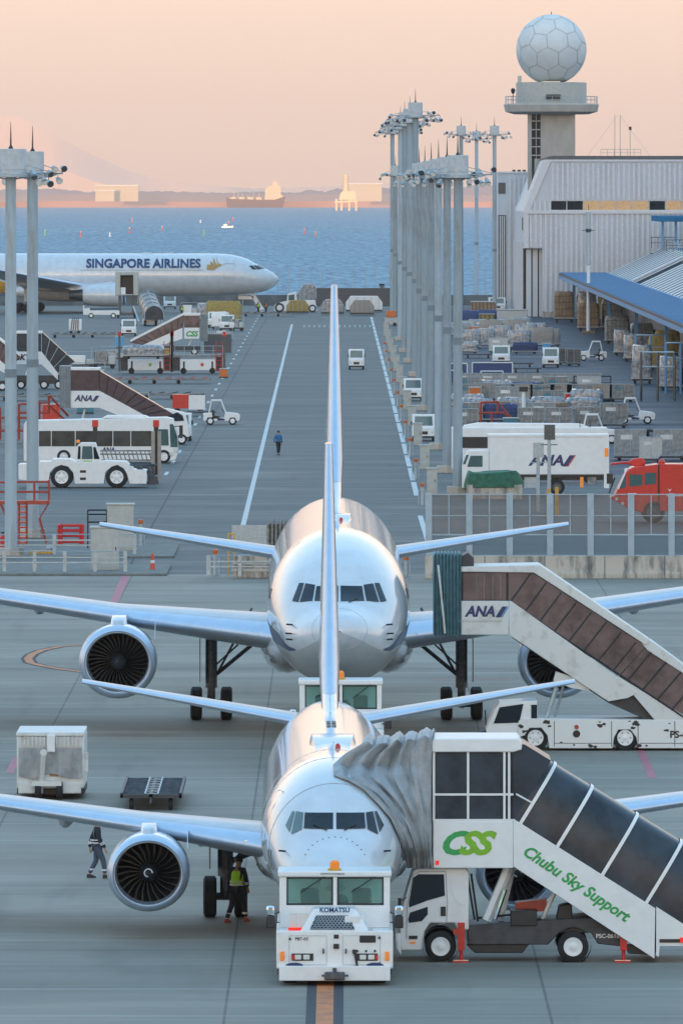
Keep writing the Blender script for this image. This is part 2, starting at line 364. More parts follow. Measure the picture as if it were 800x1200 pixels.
# painted markings
def strip(pts, w_, z, m, name, smooth=False):           # pts world (x,y)
    b = B(); L_, R_ = [], []
    for i, (x, y) in enumerate(pts):
        a = pts[max(0, i - 1)]; c = pts[min(len(pts) - 1, i + 1)]; t = Vector((c[0] - a[0], c[1] - a[1])).normalized(); nn = Vector((-t.y, t.x)) * w_ / 2
        L_.append((x + nn.x, y + nn.y, z)); R_.append((x - nn.x, y - nn.y, z))
    n_ = len(pts); b.add(L_ + R_, [(i, i + 1, n_ + i + 1, n_ + i) for i in range(n_ - 1)])
    return struct(b.out(name, m, smooth=False))
def g2(x, y): q = at(x, y); return (q[0], q[1])
strip([g2(281, 632), g2(342, 380)], .30, .010, 'line', 'lane_line')
strip([g2(286, 634), g2(290, 618)], .30, .010, 'line', 'lane_line')
b = B()
for i in range(26):
    D0 = 598 + i * 30.5; x0 = 4.62 - (D0 - 600) * .0005
    b.add([(x0, D0, .01), (x0 + .34, D0, .01), (x0 + .33, D0 + 27, .01), (x0 - .01, D0 + 27, .01)], [(0, 1, 2, 3)])
b.add([(4.7, 500, .01), (5.0, 500, .01), (4.85, 562, .01), (4.55, 562, .01)], [(0, 1, 2, 3)])
struct(b.out('lane_edge_line', 'line', smooth=False))
b = B()
for i in range(34):
    D0 = 640 + i * 26; x0 = -12.1 - (D0 - 640) * .0004
    b.add([(x0, D0, .01), (x0 + .25, D0, .01), (x0 + .25, D0 + 7, .01), (x0, D0 + 7, .01)], [(0, 1, 2, 3)])
struct(b.out('lane_dashes', 'line', smooth=False))
strip([(-11.0, 479), (-11.0, 1380)], .10, .010, 'kline', 'asphalt_joint')
strip([(-.45, 30), (-.38, 330), (-.35, 470)], .90, .010, 'kline', 'stand_line_border')
strip([(-.45, 30), (-.38, 330), (-.35, 470)], .42, .014, 'oline', 'stand_line')
arc = []
for k in range(25):
    t = R(90 + 180 * k / 24); arc.append((-8.2 + 4.0 * math.cos(t) * 1.1, 382 + 13.5 * math.sin(t)))
c1 = [g2(120, 755), g2(95, 756), g2(70, 758), g2(50, 762), g2(38, 767), g2(33, 772), g2(36, 777), g2(48, 780), g2(70, 784), g2(100, 788), g2(170, 792)]
strip(c1, .62, .010, 'kline', 'curved_line_border'); strip(c1, .34, .014, 'oline', 'curved_line')
strip([g2(148, 674), g2(134, 706)], .42, .010, 'pline', 'equipment_line')
strip([g2(742, 860), g2(764, 912)], .28, .010, 'pline', 'equipment_line')
strip([g2(20, 888), g2(12, 906)], .28, .010, 'pline', 'equipment_line')
strip([g2(505, 797), g2(600, 796)], .35, .010, 'pline', 'equipment_line')
strip([(-30, 385), (40, 386.2)], .12, .0085, 'kline', 'service_line')
b = B()
for i in range(14): b.add([(-5.2 + .7 * i, 1290, .01), (-5.1 + .7 * i, 1290, .01), (-5.1 + .7 * i, 1310, .01), (-5.2 + .7 * i, 1310, .01)], [(0, 1, 2, 3)])
struct(b.out('stop_marks', 'line', smooth=False))
b = B()
for (x, y, x2, y2) in ((28, 29.2, 760, 764), (33, 33.3, 840, 900), (47, 47.3, 700, 760), (40, 40.3, 700, 730)):
    b.add([(x, y2, .012), (y, y2, .012), (y, x2, .012), (x, x2, .012)], [(0, 1, 2, 3)])
struct(b.out('yard_line', 'line', smooth=False))

# ================================================================ AIRLINERS
def interp(tab, y):
    if y <= tab[0][0]: return tab[0][1:]
    q = math.sqrt(max(y, 0))
    for i in range(len(tab) - 1):
        a, c = tab[i], tab[i + 1]
        if y <= c[0]:
            qa, qc = math.sqrt(a[0]), math.sqrt(c[0]); t = (q - qa) / (qc - qa); res = []
            p0 = tab[i - 1] if i > 0 else a; p3 = tab[i + 2] if i + 2 < len(tab) else c
            q0, q3 = math.sqrt(p0[0]), math.sqrt(p3[0])
            for k in range(1, 4):
                d1 = (c[k] - a[k]) / (qc - qa)
                d0 = (a[k] - p0[k]) / (qa - q0) if qa > q0 else d1
                d2 = (p3[k] - c[k]) / (q3 - qc) if q3 > qc else d1
                m0 = 0 if d0 * d1 <= 0 else 2 * d0 * d1 / (d0 + d1); m1 = 0 if d2 * d1 <= 0 else 2 * d2 * d1 / (d2 + d1)
                if i == 0: m0 = d1
                h = qc - qa
                res.append((2 * t ** 3 - 3 * t ** 2 + 1) * a[k] + (t ** 3 - 2 * t * t + t) * h * m0 + (-2 * t ** 3 + 3 * t * t) * c[k] + (t ** 3 - t * t) * h * m1)
            return tuple(res)
    return tab[-1][1:]
def zcen(zt, zb): return zb + .49 * (zt - zb)
def front_y(tab, x, z, ymax=12):
    lo, hi = 0., ymax
    for _ in range(30):
        mid = (lo + hi) / 2; hw, zt, zb = interp(tab, mid); zc = zcen(zt, zb)
        hh = (zt - zc) if z > zc else (zc - zb); hw = max(hw, 1e-4); hh = max(hh, 1e-4)
        if (x / hw) ** 2 + ((z - zc) / hh) ** 2 < 1: hi = mid
        else: lo = mid
    return hi
def ring(tab, y, n=56, off=0., a0=0, a1=2 * math.pi, closed=True):
    hw, zt, zb = interp(tab, y); zc = zcen(zt, zb); r = []
    m = n if closed else n + 1
    for k in range(m):
        t = a0 + (a1 - a0) * k / n; c, s_ = math.cos(t), math.sin(t)
        r.append(((hw + off) * c, y, zc + ((zt - zc) if s_ > 0 else (zc - zb)) * s_ + off * s_))
    return r
def patch(tab, corners, name, m, parent, off=.015, n=8):
    (ax, az_), (bx, bz), (cx, cz), (dx, dz) = corners; vs = []; fs = []
    for j in range(n + 1):
        for i in range(n + 1):
            u, v = i / n, j / n
            x = (1 - v) * ((1 - u) * ax + u * bx) + v * ((1 - u) * dx + u * cx); z = (1 - v) * ((1 - u) * az_ + u * bz) + v * ((1 - u) * dz + u * cz)
            y = front_y(tab, x, z); vs.append((x * (1 + off * .5), y - off * 1.6, z + off * .3))
    for j in range(n):
        for i in range(n): k = j * (n + 1) + i; fs.append((k, k + 1, k + n + 2, k + n + 1))
    return B().add(vs, fs).out(name, m, parent, ang=80)
def foil(x, yle, z, ch, t, n=10, f=1.):
    up, lo = [], []
    for k in range(n + 1):
        c = (1 - math.cos(math.pi * k / n)) / 2 * f
        th = t / .2 * (.2969 * math.sqrt(c) - .126 * c - .3516 * c * c + .2843 * c ** 3 - .1015 * c ** 4)
        up.append((x, yle + c * ch, z + th * ch)); lo.append((x, yle + c * ch, z - th * ch * .8))
    return up[::-1] + lo[1:]
def wing(tabs, sg, name, parent, m='wingtop', le=.07):
    rs = [foil(sg * x, y, z, c, t) for x, y, z, c, t in tabs]
    o = B().loft(rs).out(name, m, parent, ang=50)
    ls = []
    for x, y, z, c, t in tabs:
        q = foil(sg * x, y - .02, z, c * 1.004, t * 1.03, 8, le); ls.append(q)
    B().loft(ls).out('leading_edge', 'alu', o, ang=50)
    return o
def fin(tabs, name, parent, m='hull'):
    rs = []
    for z, y, c, t in tabs: rs.append([(a[2], a[1], z) for a in foil(0, y, 0, c, t)])
    for r in rs:
        mean = 0
    rs2 = []
    for z, y, c, t in tabs:
        q = foil(0, y, 0, c, t); mz = 0
        rs2.append([(p_[2] if p_[2] > 0 else p_[2] / .8, p_[1], z) for p_ in q])
    o = B().loft(rs2).out(name, m, parent, ang=50)
    ls = [[(p_[2] if p_[2] > 0 else p_[2] / .8, p_[1], z) for p_ in foil(0, y - .02, 0, c * 1.004, t * 1.04, 8, .09)] for z, y, c, t in tabs[1:]]
    B().loft(ls).out('leading_edge', 'alu', o, ang=50)
    return o
def engine(parent, x, y, z, r, ln, nb=24, swirl=True, flat=.94):
    b = B(); pr = [(.02, r * .80), (-.0, r * .86), (.03, r * .90), (.14, r * .945), (.4, r * .985), (ln * .4, r), (ln * .75, r * .93), (ln, r * .74), (ln, r * .60), (ln * .6, r * .6), (.62, r * .76), (.3, r * .765)]
    nac = b.lathe((x, y, z), pr + [pr[0]], 'y', 44, flat); b.f = b.f[:-2]
    eng = b.out('engine', 'hull', parent, ang=50)
    B().lathe((x, y - .012, z), [(.34, r * .765), (.16, r * .775), (.05, r * .80), (-.02, r * .85), (.02, r * .902), (.15, r * .955), (.30, r * .985), (.30, r * .97)], 'y', 44, flat, False).out('inlet_lip', 'alu', eng, ang=60)
    B().lathe((x, y, z), [(.66, r * .76), (.68, .01)], 'y', 32, flat).out('fan_backing', 'black', eng)
    b = B()
    for k in range(nb):
        t = 2 * math.pi * k / nb; rs = []
        for q, rr in enumerate((.20, .5, .74)):
            tw = .10 + .05 * q; a, c_ = math.cos(t + .10 * q), math.sin(t + .10 * q)
            cx, cz = x + a * rr * r, z + c_ * rr * r * flat; wx, wz = -c_ * rr * r * 2.2 / nb, a * rr * r * 2.2 / nb
            rs.append([(cx - wx, y + .50, cz - wz), (cx + wx, y + .62, cz + wz), (cx + wx, y + .64, cz + wz), (cx - wx, y + .52, cz - wz)])
        b.loft(rs)
    b.out('fan', 'blade', eng)
    sp_ = B().lathe((x, y, z), [(.18, .01), (.22, .05 * r), (.34, .13 * r), (.52, .22 * r), (.60, .23 * r)], 'y', 20).out('spinner', 'black', eng)
    if swirl:
        b = B(); pts = [(.10 * r * math.cos(t) * (1 - .1 * t / 4), .10 * r * math.sin(t) * (1 - .1 * t / 4)) for t in [k * 4.6 / 14 for k in range(15)]]
        for (a, c_), (a2, c2) in zip(pts, pts[1:]): b.bar((x + a, y + .26, z + c_), (x + a2, y + .26, z + c2), .035)
        b.out('spinner_mark', 'refl', sp_)
    # exhaust core
    B().lathe((x, y, z), [(ln * .9, r * .55), (ln * 1.15, r * .42), (ln * 1.35, r * .34), (ln * 1.36, .1)], 'y', 24, flat).out('exhaust_core', 'gear', eng)
    return eng
def truck(parent, x, y, ztop, r, wd, xs, ys, lean=.9):
    sg = 1 if x > 0 else -1
    b = B(); b.cyl((x, y, r), (x, y, ztop), .13 * r / .5); b.cyl((x, y, r * 2), (x, y, ztop), .19 * r / .5)
    b.bar((x, y, r * 2.6), (x - sg * lean * 2, y - .3, ztop - .1), .16); b.bar((x, y + .1, r * 2.2), (x - sg * lean, y + .6, ztop), .10)
    b.bar((x, y, r * 3.2), (x - sg * lean * 1.2, y - .5, ztop * .86), .07); b.bar((x - sg * .05, y - .25, r * 1.3), (x - sg * .05, y - .25, r * 3.4), .07)
    b.bar((x + min(xs) - .1 if False else x + xs[0], y + ys[0], r), (x + xs[-1], y + ys[0], r), .2 * r / .5)
    if len(ys) > 1:
        b.bar((x, y + ys[0], r), (x, y + ys[-1], r), .28 * r / .5); b.bar((x + xs[0], y + ys[-1], r), (x + xs[-1], y + ys[-1], r), .2 * r / .5)
    g_ = b.out('landing_gear', 'gear', parent)
    for yy in ys:
        for xx in xs:
            B().wheel(x + xx, y + yy, r, r, wd).out('tyre', 'rubber', g_)
            B().lathe((x + xx, y + yy, r), [(-wd * .4, .05), (-wd * .42, r * .5), (wd * .42, r * .5), (wd * .4, .05)], 'x', 18).out('wheel_hub', 'galv', g_)
    B().box(x + sg * .42 - .02, x + sg * .42 + .02, y - .5, y + .5, r * 2.4, ztop).out('gear_door', 'belly', parent)
def airliner(name, label, loc, rz, P, scale=1.):
    t = thing(name, label, 'airliner', loc, rz); t.scale = (scale,) * 3
    tab = P['tab']; Lh = tab[-1][0]
    ys = [(math.sqrt(Lh) * .0 + (k / 26) ** 1.7 * 8) for k in range(27)] + [8 + (Lh - 8) * k / 44 for k in range(1, 45)]
    ys[0] = .0005
    cut = P.get('cut')        # belly paint line as an angle below the horizontal
    n = 64
    top = B().loft([ring(tab, y, n, 0, -cut, math.pi + cut, False) for y in ys], caps=False, closed=False).out('fuselage', 'hull', t, ang=70)
    B().loft([ring(tab, y, n, 0, math.pi + cut, 2 * math.pi - cut, False) for y in ys], caps=False, closed=False).out('belly', P.get('bellym', 'belly'), t, ang=70)
    for pn in P['panes']:
        for sg in (-1, 1): patch(tab, [(sg * a, z) for a, z in pn], 'cockpit_window', 'glassg' if (pn[1][0] > 1.0 and P.get('lightside')) and sg < 0 and pn[1][0] < 2 else 'glass', t)
    if P.get('wiper'):
        for sg in (-1, 1):
            x0, z0 = P['wiper']; pts = [(sg * x0 + .02, z0), (sg * x0 + sg * .32, z0 + .12)]
            q = [(a, front_y(tab, a, c_) - .06, c_) for a, c_ in pts]; B().bar(q[0], q[1], .035).out('wiper', 'black', t)
    for sg in (-1, 1):
        wg = wing(P['wing'], sg, 'wing', t)
        wx, wy, wz, wc, wt = P['wing'][0]
        # wing root fairing
        hw = interp(tab, wy + wc / 2)[0]
        rs = []
        for k in range(13):
            u = k / 12; yy = wy - wc * .18 + u * wc * 1.4; e = math.sin(math.pi * min(1, max(0, u))) ** .6
            rs.append([(sg * (hw * .72 + a * e * hw * .42), yy, wz - .25 + bb * e * (wc * .105)) for a, bb in [(math.cos(q), math.sin(q)) for q in [2 * math.pi * i / 16 for i in range(16)]]])
        B().loft(rs).out('wing_fairing', 'hull', t, ang=60)
        ll = interp_w(P['wing'], wx + .9); B().lathe((sg * (wx + .75), ll[0] - .03, ll[1] + .02), [(-.03, .02), (-.02, .11), (.2, .16)], 'y', 14).out('landing_light', 'lamp', wg)
        wing(P['tail'], sg, 'tailplane', t, le=.09)
        ex, ey, ez, er, el_ = P['eng']; engine(t, sg * ex, ey, ez, er, el_, P.get('nb', 24), swirl=P.get('swirl', True))
        iw = interp_w(P['wing'], ex)
        B().loft([[(sg * ex + a * w_, yy, zz) for a, zz in ((-1, z0), (1, z0), (.7, z1), (-.7, z1))] for yy, w_, z0, z1 in
                  ((ey + .75, er * .10, ez + er * .8, ez + er * 1.0), (ey + 1.1, er * .20, ez + er * .8, ez + er * 1.04), (ey + 1.6, er * .24, ez + er * .7, ez + er * 1.05 + .08), (iw[0] - .25, er * .26, ez + er * .5, iw[1] + .12), (iw[0] + 1.6, er * .22, ez + er * .4, iw[1] + .2), (iw[0] + 3, .05, iw[1] - .3, iw[1] - .1))]).out('pylon', 'hull', t, ang=80)
        # nacelle strake
        B().prismx([(ey + 1.0, ez + er * .55), (ey + 2.0, ez + er * .55), (ey + 2.0, ez + er * .95)], sg * (ex - er * .93) - .01, sg * (ex - er * .93) + .01).out('nacelle_strake', 'hull', t)
        gx, gy, gz, gr, gw, gxs, gys = P['gear']; truck(t, sg * gx, gy, gz, gr, gw, gxs, gys, P.get('lean', .9))
        for k, off in enumerate(P.get('flapf', [])):
            f_ = interp_w(P['wing'], off); B().lathe((sg * off, f_[0] + f_[2] * .55, f_[1] - .28), [(0, .02), (.5, .2), (1.6, .24), (3.0, .03)], 'y', 10, 1.3).out('flap_fairing', 'wingtop', wg)
        for k in range(P.get('nwin', 0)):
            yy = P['win0'] + k * P['wstep']; 
            zz = P['winz']; hw, zt, zb = interp(tab, yy); zc = zcen(zt, zb); vs = []
            for dz in (-.19, .19):
                xx = hw * math.sqrt(max(0, 1 - ((zz + dz - zc) / (zt - zc if zz + dz > zc else zc - zb)) ** 2)) + .012
                vs += [(sg * xx, yy - .13, zz + dz), (sg * xx, yy + .13, zz + dz)]
            B().add(vs, [(0, 1, 3, 2)]).out('cabin_window', 'glass', t, smooth=False)
    fin(P['fin'], 'fin', t)
    B().cyl((0, P['nose_gear'], P['ngr']), (0, P['nose_gear'], P['ngz']), .1).out('nose_gear', 'gear', t)
    for sg in (-1, 1): B().wheel(sg * .28, P['nose_gear'], P['ngr'], P['ngr'], .22).out('nose_wheel', 'rubber', t)
    ax, ay, az2, aw, al = P['ant']
    B().loft([[(ax + a, ay + yy, az2 + zz) for a, zz in ((-aw * e, -.1), (-aw * e * .9, h), (aw * e * .9, h), (aw * e, -.1))] for yy, e, h in ((0, .8, -.05), (al * .2, .95, .12), (al * .7, 1, .15), (al, .8, -.05))]).out('antenna_fairing', 'hull', t)
    B().lathe((.12, ay - 1.2 if P.get('bcn') is None else P['bcn'], P['bz']), [(-.1, .07), (.06, .07), (.11, .04), (.12, .01)], 'z', 12).out('beacon_light', 'red', t)
    B().prismx([(ay - 3.0, az2 - .1), (ay - 2.6, az2 - .1), (ay - 2.45, az2 + .22), (ay - 2.6, az2 + .22)], -.02, .02).out('blade_antenna', 'hull', t)
    return t
def interp_w(tabs, x):
    for a, c in zip(tabs, tabs[1:]):
        if x <= c[0]:
            t = (x - a[0]) / (c[0] - a[0]); return (a[1] + (c[1] - a[1]) * t, a[2] + (c[2] - a[2]) * t, a[3] + (c[3] - a[3]) * t)
    return tabs[-1][1:4]
T737 = [(0, .0, 2.45, 2.45), (.12, .34, 2.72, 2.16), (.5, .74, 3.0, 1.90), (1.0, 1.04, 3.25, 1.70), (1.6, 1.28, 3.52, 1.55), (2.1, 1.44, 3.86, 1.46), (2.7, 1.57, 4.33, 1.38), (3.4, 1.69, 4.72, 1.31), (4.4, 1.79, 5.0, 1.25), (5.6, 1.86, 5.14, 1.22), (7, 1.88, 5.2, 1.22),
        (24.5, 1.88, 5.2, 1.22), (28, 1.80, 5.2, 1.45), (31.5, 1.45, 5.18, 2.4), (35, .88, 5.05, 3.5), (37, .48, 4.85, 4.1), (38, .16, 4.65, 4.4)]
P737 = dict(tab=T737, cut=R(38), lightside=True,
    panes=[[(.04, 3.62), (.78, 3.62), (.75, 3.99), (.04, 4.0)], [(.83, 3.60), (1.10, 3.46), (.97, 4.01), (.79, 3.99)], [(1.14, 3.50), (1.24, 3.66), (1.07, 4.0), (1.01, 4.01)]],
    wiper=(.22, 3.60),
    wing=[(1.5, 12.0, 2.35, 8.2, .13), (5.0, 14.2, 2.80, 4.9, .125), (16.6, 20.7, 4.10, 1.5, .10)], tail=[(.6, 31.4, 4.55, 4.2, .10), (7.15, 36.9, 5.46, 1.6, .09)],
    eng=(4.86, 11.5, 1.77, 1.10, 3.9), gear=(2.88, 19.6, 2.3, .56, .36, (-.42, .42), (0,)), fin=[(5.0, 24.5, 13, .035), (5.55, 29.0, 8.6, .062), (6.3, 31.0, 6.4, .095), (12.4, 36.2, 2.3, .10)],
    nose_gear=4.0, ngr=.34, ngz=1.5, ant=(0, 11.5, 5.19, .62, 3.2), bz=5.2, bcn=9.6, flapf=[3.5, 7.2, 10.5], nwin=40, win0=6.2, wstep=.51, winz=3.75)
a737 = airliner('narrow_body_airliner', 'white twin engine airliner nearest the camera, grey stair hood over its cockpit roof', (-.16, 235.8, 0), .0058, P737)
for tt_, TB_, yy_ in ((a737, T737, (3.3, 6.0, 9.0)),):
    for y_ in yy_:
        r_ = ring(TB_, y_, 48, .002); b = B()
        for p0, p1 in zip(r_, r_[1:] + r_[:1]): b.bar(p0, p1, .014)
        b.out('skin_seam', 'belly', tt_)
def side_outline(tab, par, sg, y0, y1, z0, z1, nm, m, w_=.02):
    b = B(); pts = [(y0, z0), (y1, z0), (y1, z1), (y0, z1)]; n_ = 5
    for (ya, za_), (yb_, zb2) in zip(pts, pts[1:] + pts[:1]):
        prev = None
        for k in range(n_ + 1):
            y = ya + (yb_ - ya) * k / n_; z = za_ + (zb2 - za_) * k / n_; hw, zt, zb = interp(tab, y); zc = zcen(zt, zb)
            x = sg * (hw * math.sqrt(max(0, 1 - ((z - zc) / ((zt - zc) if z > zc else (zc - zb))) ** 2)) + .004); p_ = (x, y, z)
            if prev: b.bar(prev, p_, w_)
            prev = p_
    b.out(nm, m, par)
for sg in (-1, 1): side_outline(T737, a737, sg, 4.3, 5.15, 2.55, 4.4, 'cabin_door', 'belly')
side_outline(T737, a737, -1, 2.9, 3.3, 2.5, 3.0, 'access_hatch', 'gear')
# 737 crown details
B().box(-.13, -.015, 19.0, 20.2, 5.19, 5.212).box(.015, .13, 19.0, 20.2, 5.19, 5.212).box(-.13, -.015, 20.5, 21.7, 5.19, 5.212).box(.015, .13, 20.5, 21.7, 5.19, 5.212).out('crown_vent', 'black', a737)
b = B()
for k in range(13):
    t_ = R(25 + 130 * k / 12); x_, z_ = .82 * math.cos(t_), 2.72 + .72 * math.sin(t_); y_ = front_y(T737, x_, z_); b.cyl((x_, y_ - .012, z_), (x_, y_ + .02, z_), .018, n=8)
b.out('radome_studs', 'gear', a737)
for sg in (-1, 1):
    for (x_, z_) in ((1.25, 3.05), (1.28, 2.6)):
        y_ = front_y(T737, sg * x_, z_); B().cyl((sg * x_, y_, z_), (sg * (x_ + .16), y_ - .1, z_ + .02), .025, n=8).out('pitot_probe', 'black', a737)
T767 = [(0, 0, 4.62, 4.62), (.15, .46, 4.98, 4.22), (.6, .95, 5.2, 3.82), (1.2, 1.32, 5.32, 3.48), (2.0, 1.66, 5.5, 3.18), (2.6, 1.86, 5.78, 3.0), (3.4, 2.05, 6.35, 2.82), (4.4, 2.22, 6.95, 2.65), (6, 2.4, 7.42, 2.48), (8, 2.5, 7.7, 2.41), (10, 2.515, 7.8, 2.4),
        (35, 2.515, 7.8, 2.4), (41, 2.35, 7.8, 2.95), (47, 1.6, 7.62, 4.4), (51, .95, 7.3, 5.4), (54.5, .3, 6.8, 6.2)]
P767 = dict(tab=T767, cut=R(24),
    panes=[[(.04, 5.56), (.86, 5.56), (.78, 6.04), (.04, 6.06)], [(.92, 5.56), (1.36, 5.50), (1.16, 6.12), (.83, 6.08)], [(1.41, 5.50), (1.62, 5.52), (1.38, 6.12), (1.21, 6.13)]],
    wiper=(.3, 5.53),
    wing=[(2.0, 17.2, 3.52, 12.0, .125), (7.9, 20.9, 4.12, 7.0, .12), (23.8, 30.6, 6.1, 2.2, .10)], tail=[(1.0, 45.6, 5.2, 6.4, .10), (9.3, 51.6, 6.38, 2.2, .09)],
    eng=(7.9, 16.5, 2.72, 1.42, 5.2), swirl=False, nb=34, lean=1.5, gear=(4.65, 28.6, 4.1, .58, .42, (-.56, .56), (-.7, .7)),
    fin=[(7.5, 36.5, 16, .03), (8.4, 42.0, 10.2, .062), (9.2, 43.4, 8.6, .085), (15.9, 50.4, 3.0, .09)],
    nose_gear=5.6, ngr=.45, ngz=2.8, ant=(0, 19.0, 7.79, .55, 2.6), bz=7.8, bcn=17.0, flapf=[5, 11, 15], nwin=44, win0=7, wstep=.62, winz=5.6)
a767 = airliner('wide_body_airliner', 'second white airliner behind the nearest one, blue stripe low on its nose, facing the camera', (-.06, 321.0, 0), .0045, P767)
for sg in (-1, 1):   # tapering blue stripe above the grey belly
    vs = []; fs = []; n_ = 16
    for k in range(n_ + 1):
        y_ = 1.9 + (13 - 1.9) * (k / n_) ** 1.6; hw, zt, zb = interp(T767, y_); zc = zcen(zt, zb); a0 = -R(23.2); hgt = R(2 + 12 * min(1, k / 5))
        for q in range(4):
            a = a0 + hgt * q / 3; vs.append((sg * (hw + .012) * math.cos(a), y_ - .012, zc + ((zc - zb) if a < 0 else (zt - zc)) * math.sin(a)))
    for k in range(n_):
        for q in range(3): i = k * 4 + q; fs.append((i, i + 1, i + 5, i + 4))
    B().add(vs, fs).out('blue_stripe', 'blue', a767, ang=80)
b = B(); pts = []
for k in range(41):
    t_ = 2 * math.pi * k / 40; x_, z_ = .95 * math.cos(t_), 4.66 + .68 * math.sin(t_); pts.append((x_, front_y(T767, x_, z_) - .004, z_))
for p0, p1 in zip(pts, pts[1:]): b.bar(p0, p1, .018)
b.out('radome_seam', 'belly', a767)
for sg in (-1, 1):
    for (x_, z_) in ((1.62, 4.75), (1.65, 4.45), (1.63, 4.25)):
        y_ = front_y(T767, sg * x_, z_); B().cyl((sg * x_, y_, z_), (sg * (x_ + .2), y_ - .12, z_ + .02), .03, n=8).out('pitot_probe', 'black', a767)
# 777 by the water, nose to the right
T777 = [(0, 0, 4.75, 4.75), (.2, .6, 5.2, 4.2), (.8, 1.2, 5.75, 3.6), (1.8, 1.85, 6.3, 3.1), (3.0, 2.35, 6.9, 2.8), (5, 2.8, 7.9, 2.5), (8, 3.05, 8.45, 2.35), (11, 3.1, 8.5, 2.3), (50, 3.1, 8.5, 2.3), (57, 2.8, 8.5, 3.1), (66, 1.6, 8.2, 5.6), (73, .3, 7.5, 6.7)]
P777 = dict(tab=T777, cut=R(89.9), bellym='hull', panes=[[(.05, 6.35), (1.0, 6.3), (.9, 6.8), (.05, 6.85)], [(1.05, 6.3), (1.75, 6.2), (1.5, 6.8), (1.0, 6.8)], [(1.8, 6.2), (2.15, 6.2), (2.0, 6.75), (1.6, 6.8)]],
    wing=[(2.6, 22.5, 3.3, 14, .11), (10, 28, 4.0, 9, .11), (30, 41.5, 6.8, 2.5, .1)], tail=[(1.5, 62, 7.2, 7, .1), (10.7, 69.5, 8, 2.5, .09)],
    eng=(9.8, 22.3, 2.6, 1.75, 5.6), gear=(5.3, 36.0, 4.0, .68, .5, (-.7, .7), (-1.45, 0, 1.45)), lean=1.3,
    fin=[(8.3, 53, 18, .04), (9.5, 58.5, 11.5, .08), (18.5, 67.5, 4, .09)], nose_gear=5.9, ngr=.5, ngz=2.8, ant=(0, 18, 8.5, .5, 2), bz=8.5, flapf=[8, 14], nwin=0)
L777 = at(326, 366)
a777 = airliner('long_wide_body_airliner', 'long white airliner parked side on at the waterfront with blue lettering', (L777[0], L777[1], 0), R(90), P777, 1.06)
def on777(co):        # world-like text x -> along hull, wraps on the hull side facing the camera
    y_ = -co.x; hw, zt, zb = interp(T777, max(.1, y_)); zc = zcen(zt, zb)
    xx = hw * math.sqrt(max(0, 1 - ((co.z - zc) / (zt - zc)) ** 2)); return Vector((-(xx + .13 + .02 * (co.y < 0)), y_, co.z))
text('SINGAPORE AIRLINES', 1.75, 'blue', a777, -19.4, 0, 7.05, sx_=.98, bold=.03, fn=on777)
b = B()
for k in range(4):
    x0 = -9.4 + k * .22; pts = [(x0 - .9 + .25 * k, 6.25 + .5 * k), (x0 + .1, 6.15 + .2 * k), (x0 + .75, 6.6 + .1 * k), (x0 + .1, 6.55 + .2 * k), (x0 - .75 + .22 * k, 7.0 + .45 * k)]
    vs = [tuple(on777(Vector((x, 0, z)))) for x, z in pts]; b.add(vs, [tuple(range(5))])
b.out('bird_emblem', 'gold', a777, smooth=False)
def line777(pts, t, nm, m):
    b = B()
    for (x0, z0), (x1, z1) in zip(pts, pts[1:]):
        a, c_ = on777(Vector((x0, 0, z0))), on777(Vector((x1, 0, z1))); b.bar(a, c_, t)
    b.out(nm, m, a777)
line777([(-7.8, 5.0), (-6.3, 5.0), (-6.3, 7.1), (-7.8, 7.1), (-7.8, 5.0)], .06, 'cabin_door', 'belly')
line777([(-28.5, 6.15), (-10.8, 6.15)], .05, 'cheat_line', 'gold')
# gold painted patch low on the rear hull
b = B(); vs = []; fs = []
for k in range(9):
    x = -46 + 9.5 * k / 8
    for q in range(5):
        z = 2.9 + (3.2 * (1 - (k / 8) ** 1.6)) * q / 4; vs.append(tuple(on777(Vector((x, 0, z)))))
for k in range(8):
    for q in range(4): i = k * 5 + q; fs.append((i, i + 1, i + 6, i + 5))
b.add(vs, fs).out('gold_patch', 'yel', a777)

# ================================================================ FOREGROUND VEHICLES
def wheel(parent, x, y, r, w_=.28, ax='y', sg=-1, rim='white', name='wheel'):
    o = B().wheel(x, y, r, r, w_, ax).out(name, 'rubber', parent)
    f = sg * w_ / 2
    pr = [(f * 1.14, .01), (f * 1.14, r * .17), (f * 1.04, r * .22), (f * 1.03, r * .46), (f * 1.12, r * .54), (f * 1.12, r * .60), (f * .9, r * .62)]
    B().lathe((x, y, r), pr, ax, 22).out('rim', rim, o)
    b = B()
    for k in range(6):
        t = k * math.pi / 3; q = (r * .42 * math.cos(t), r * .42 * math.sin(t))
        if ax == 'y': b.cyl((x + q[0], y + f * 1.0, r + q[1]), (x + q[0], y + f * 1.14, r + q[1]), r * .05, n=6)
        else: b.cyl((x + f * 1.0, y + q[0], r + q[1]), (x + f * 1.14, y + q[0], r + q[1]), r * .05, n=6)
    if r > .4: b.out('wheel_nut', 'gear', o)
    return o
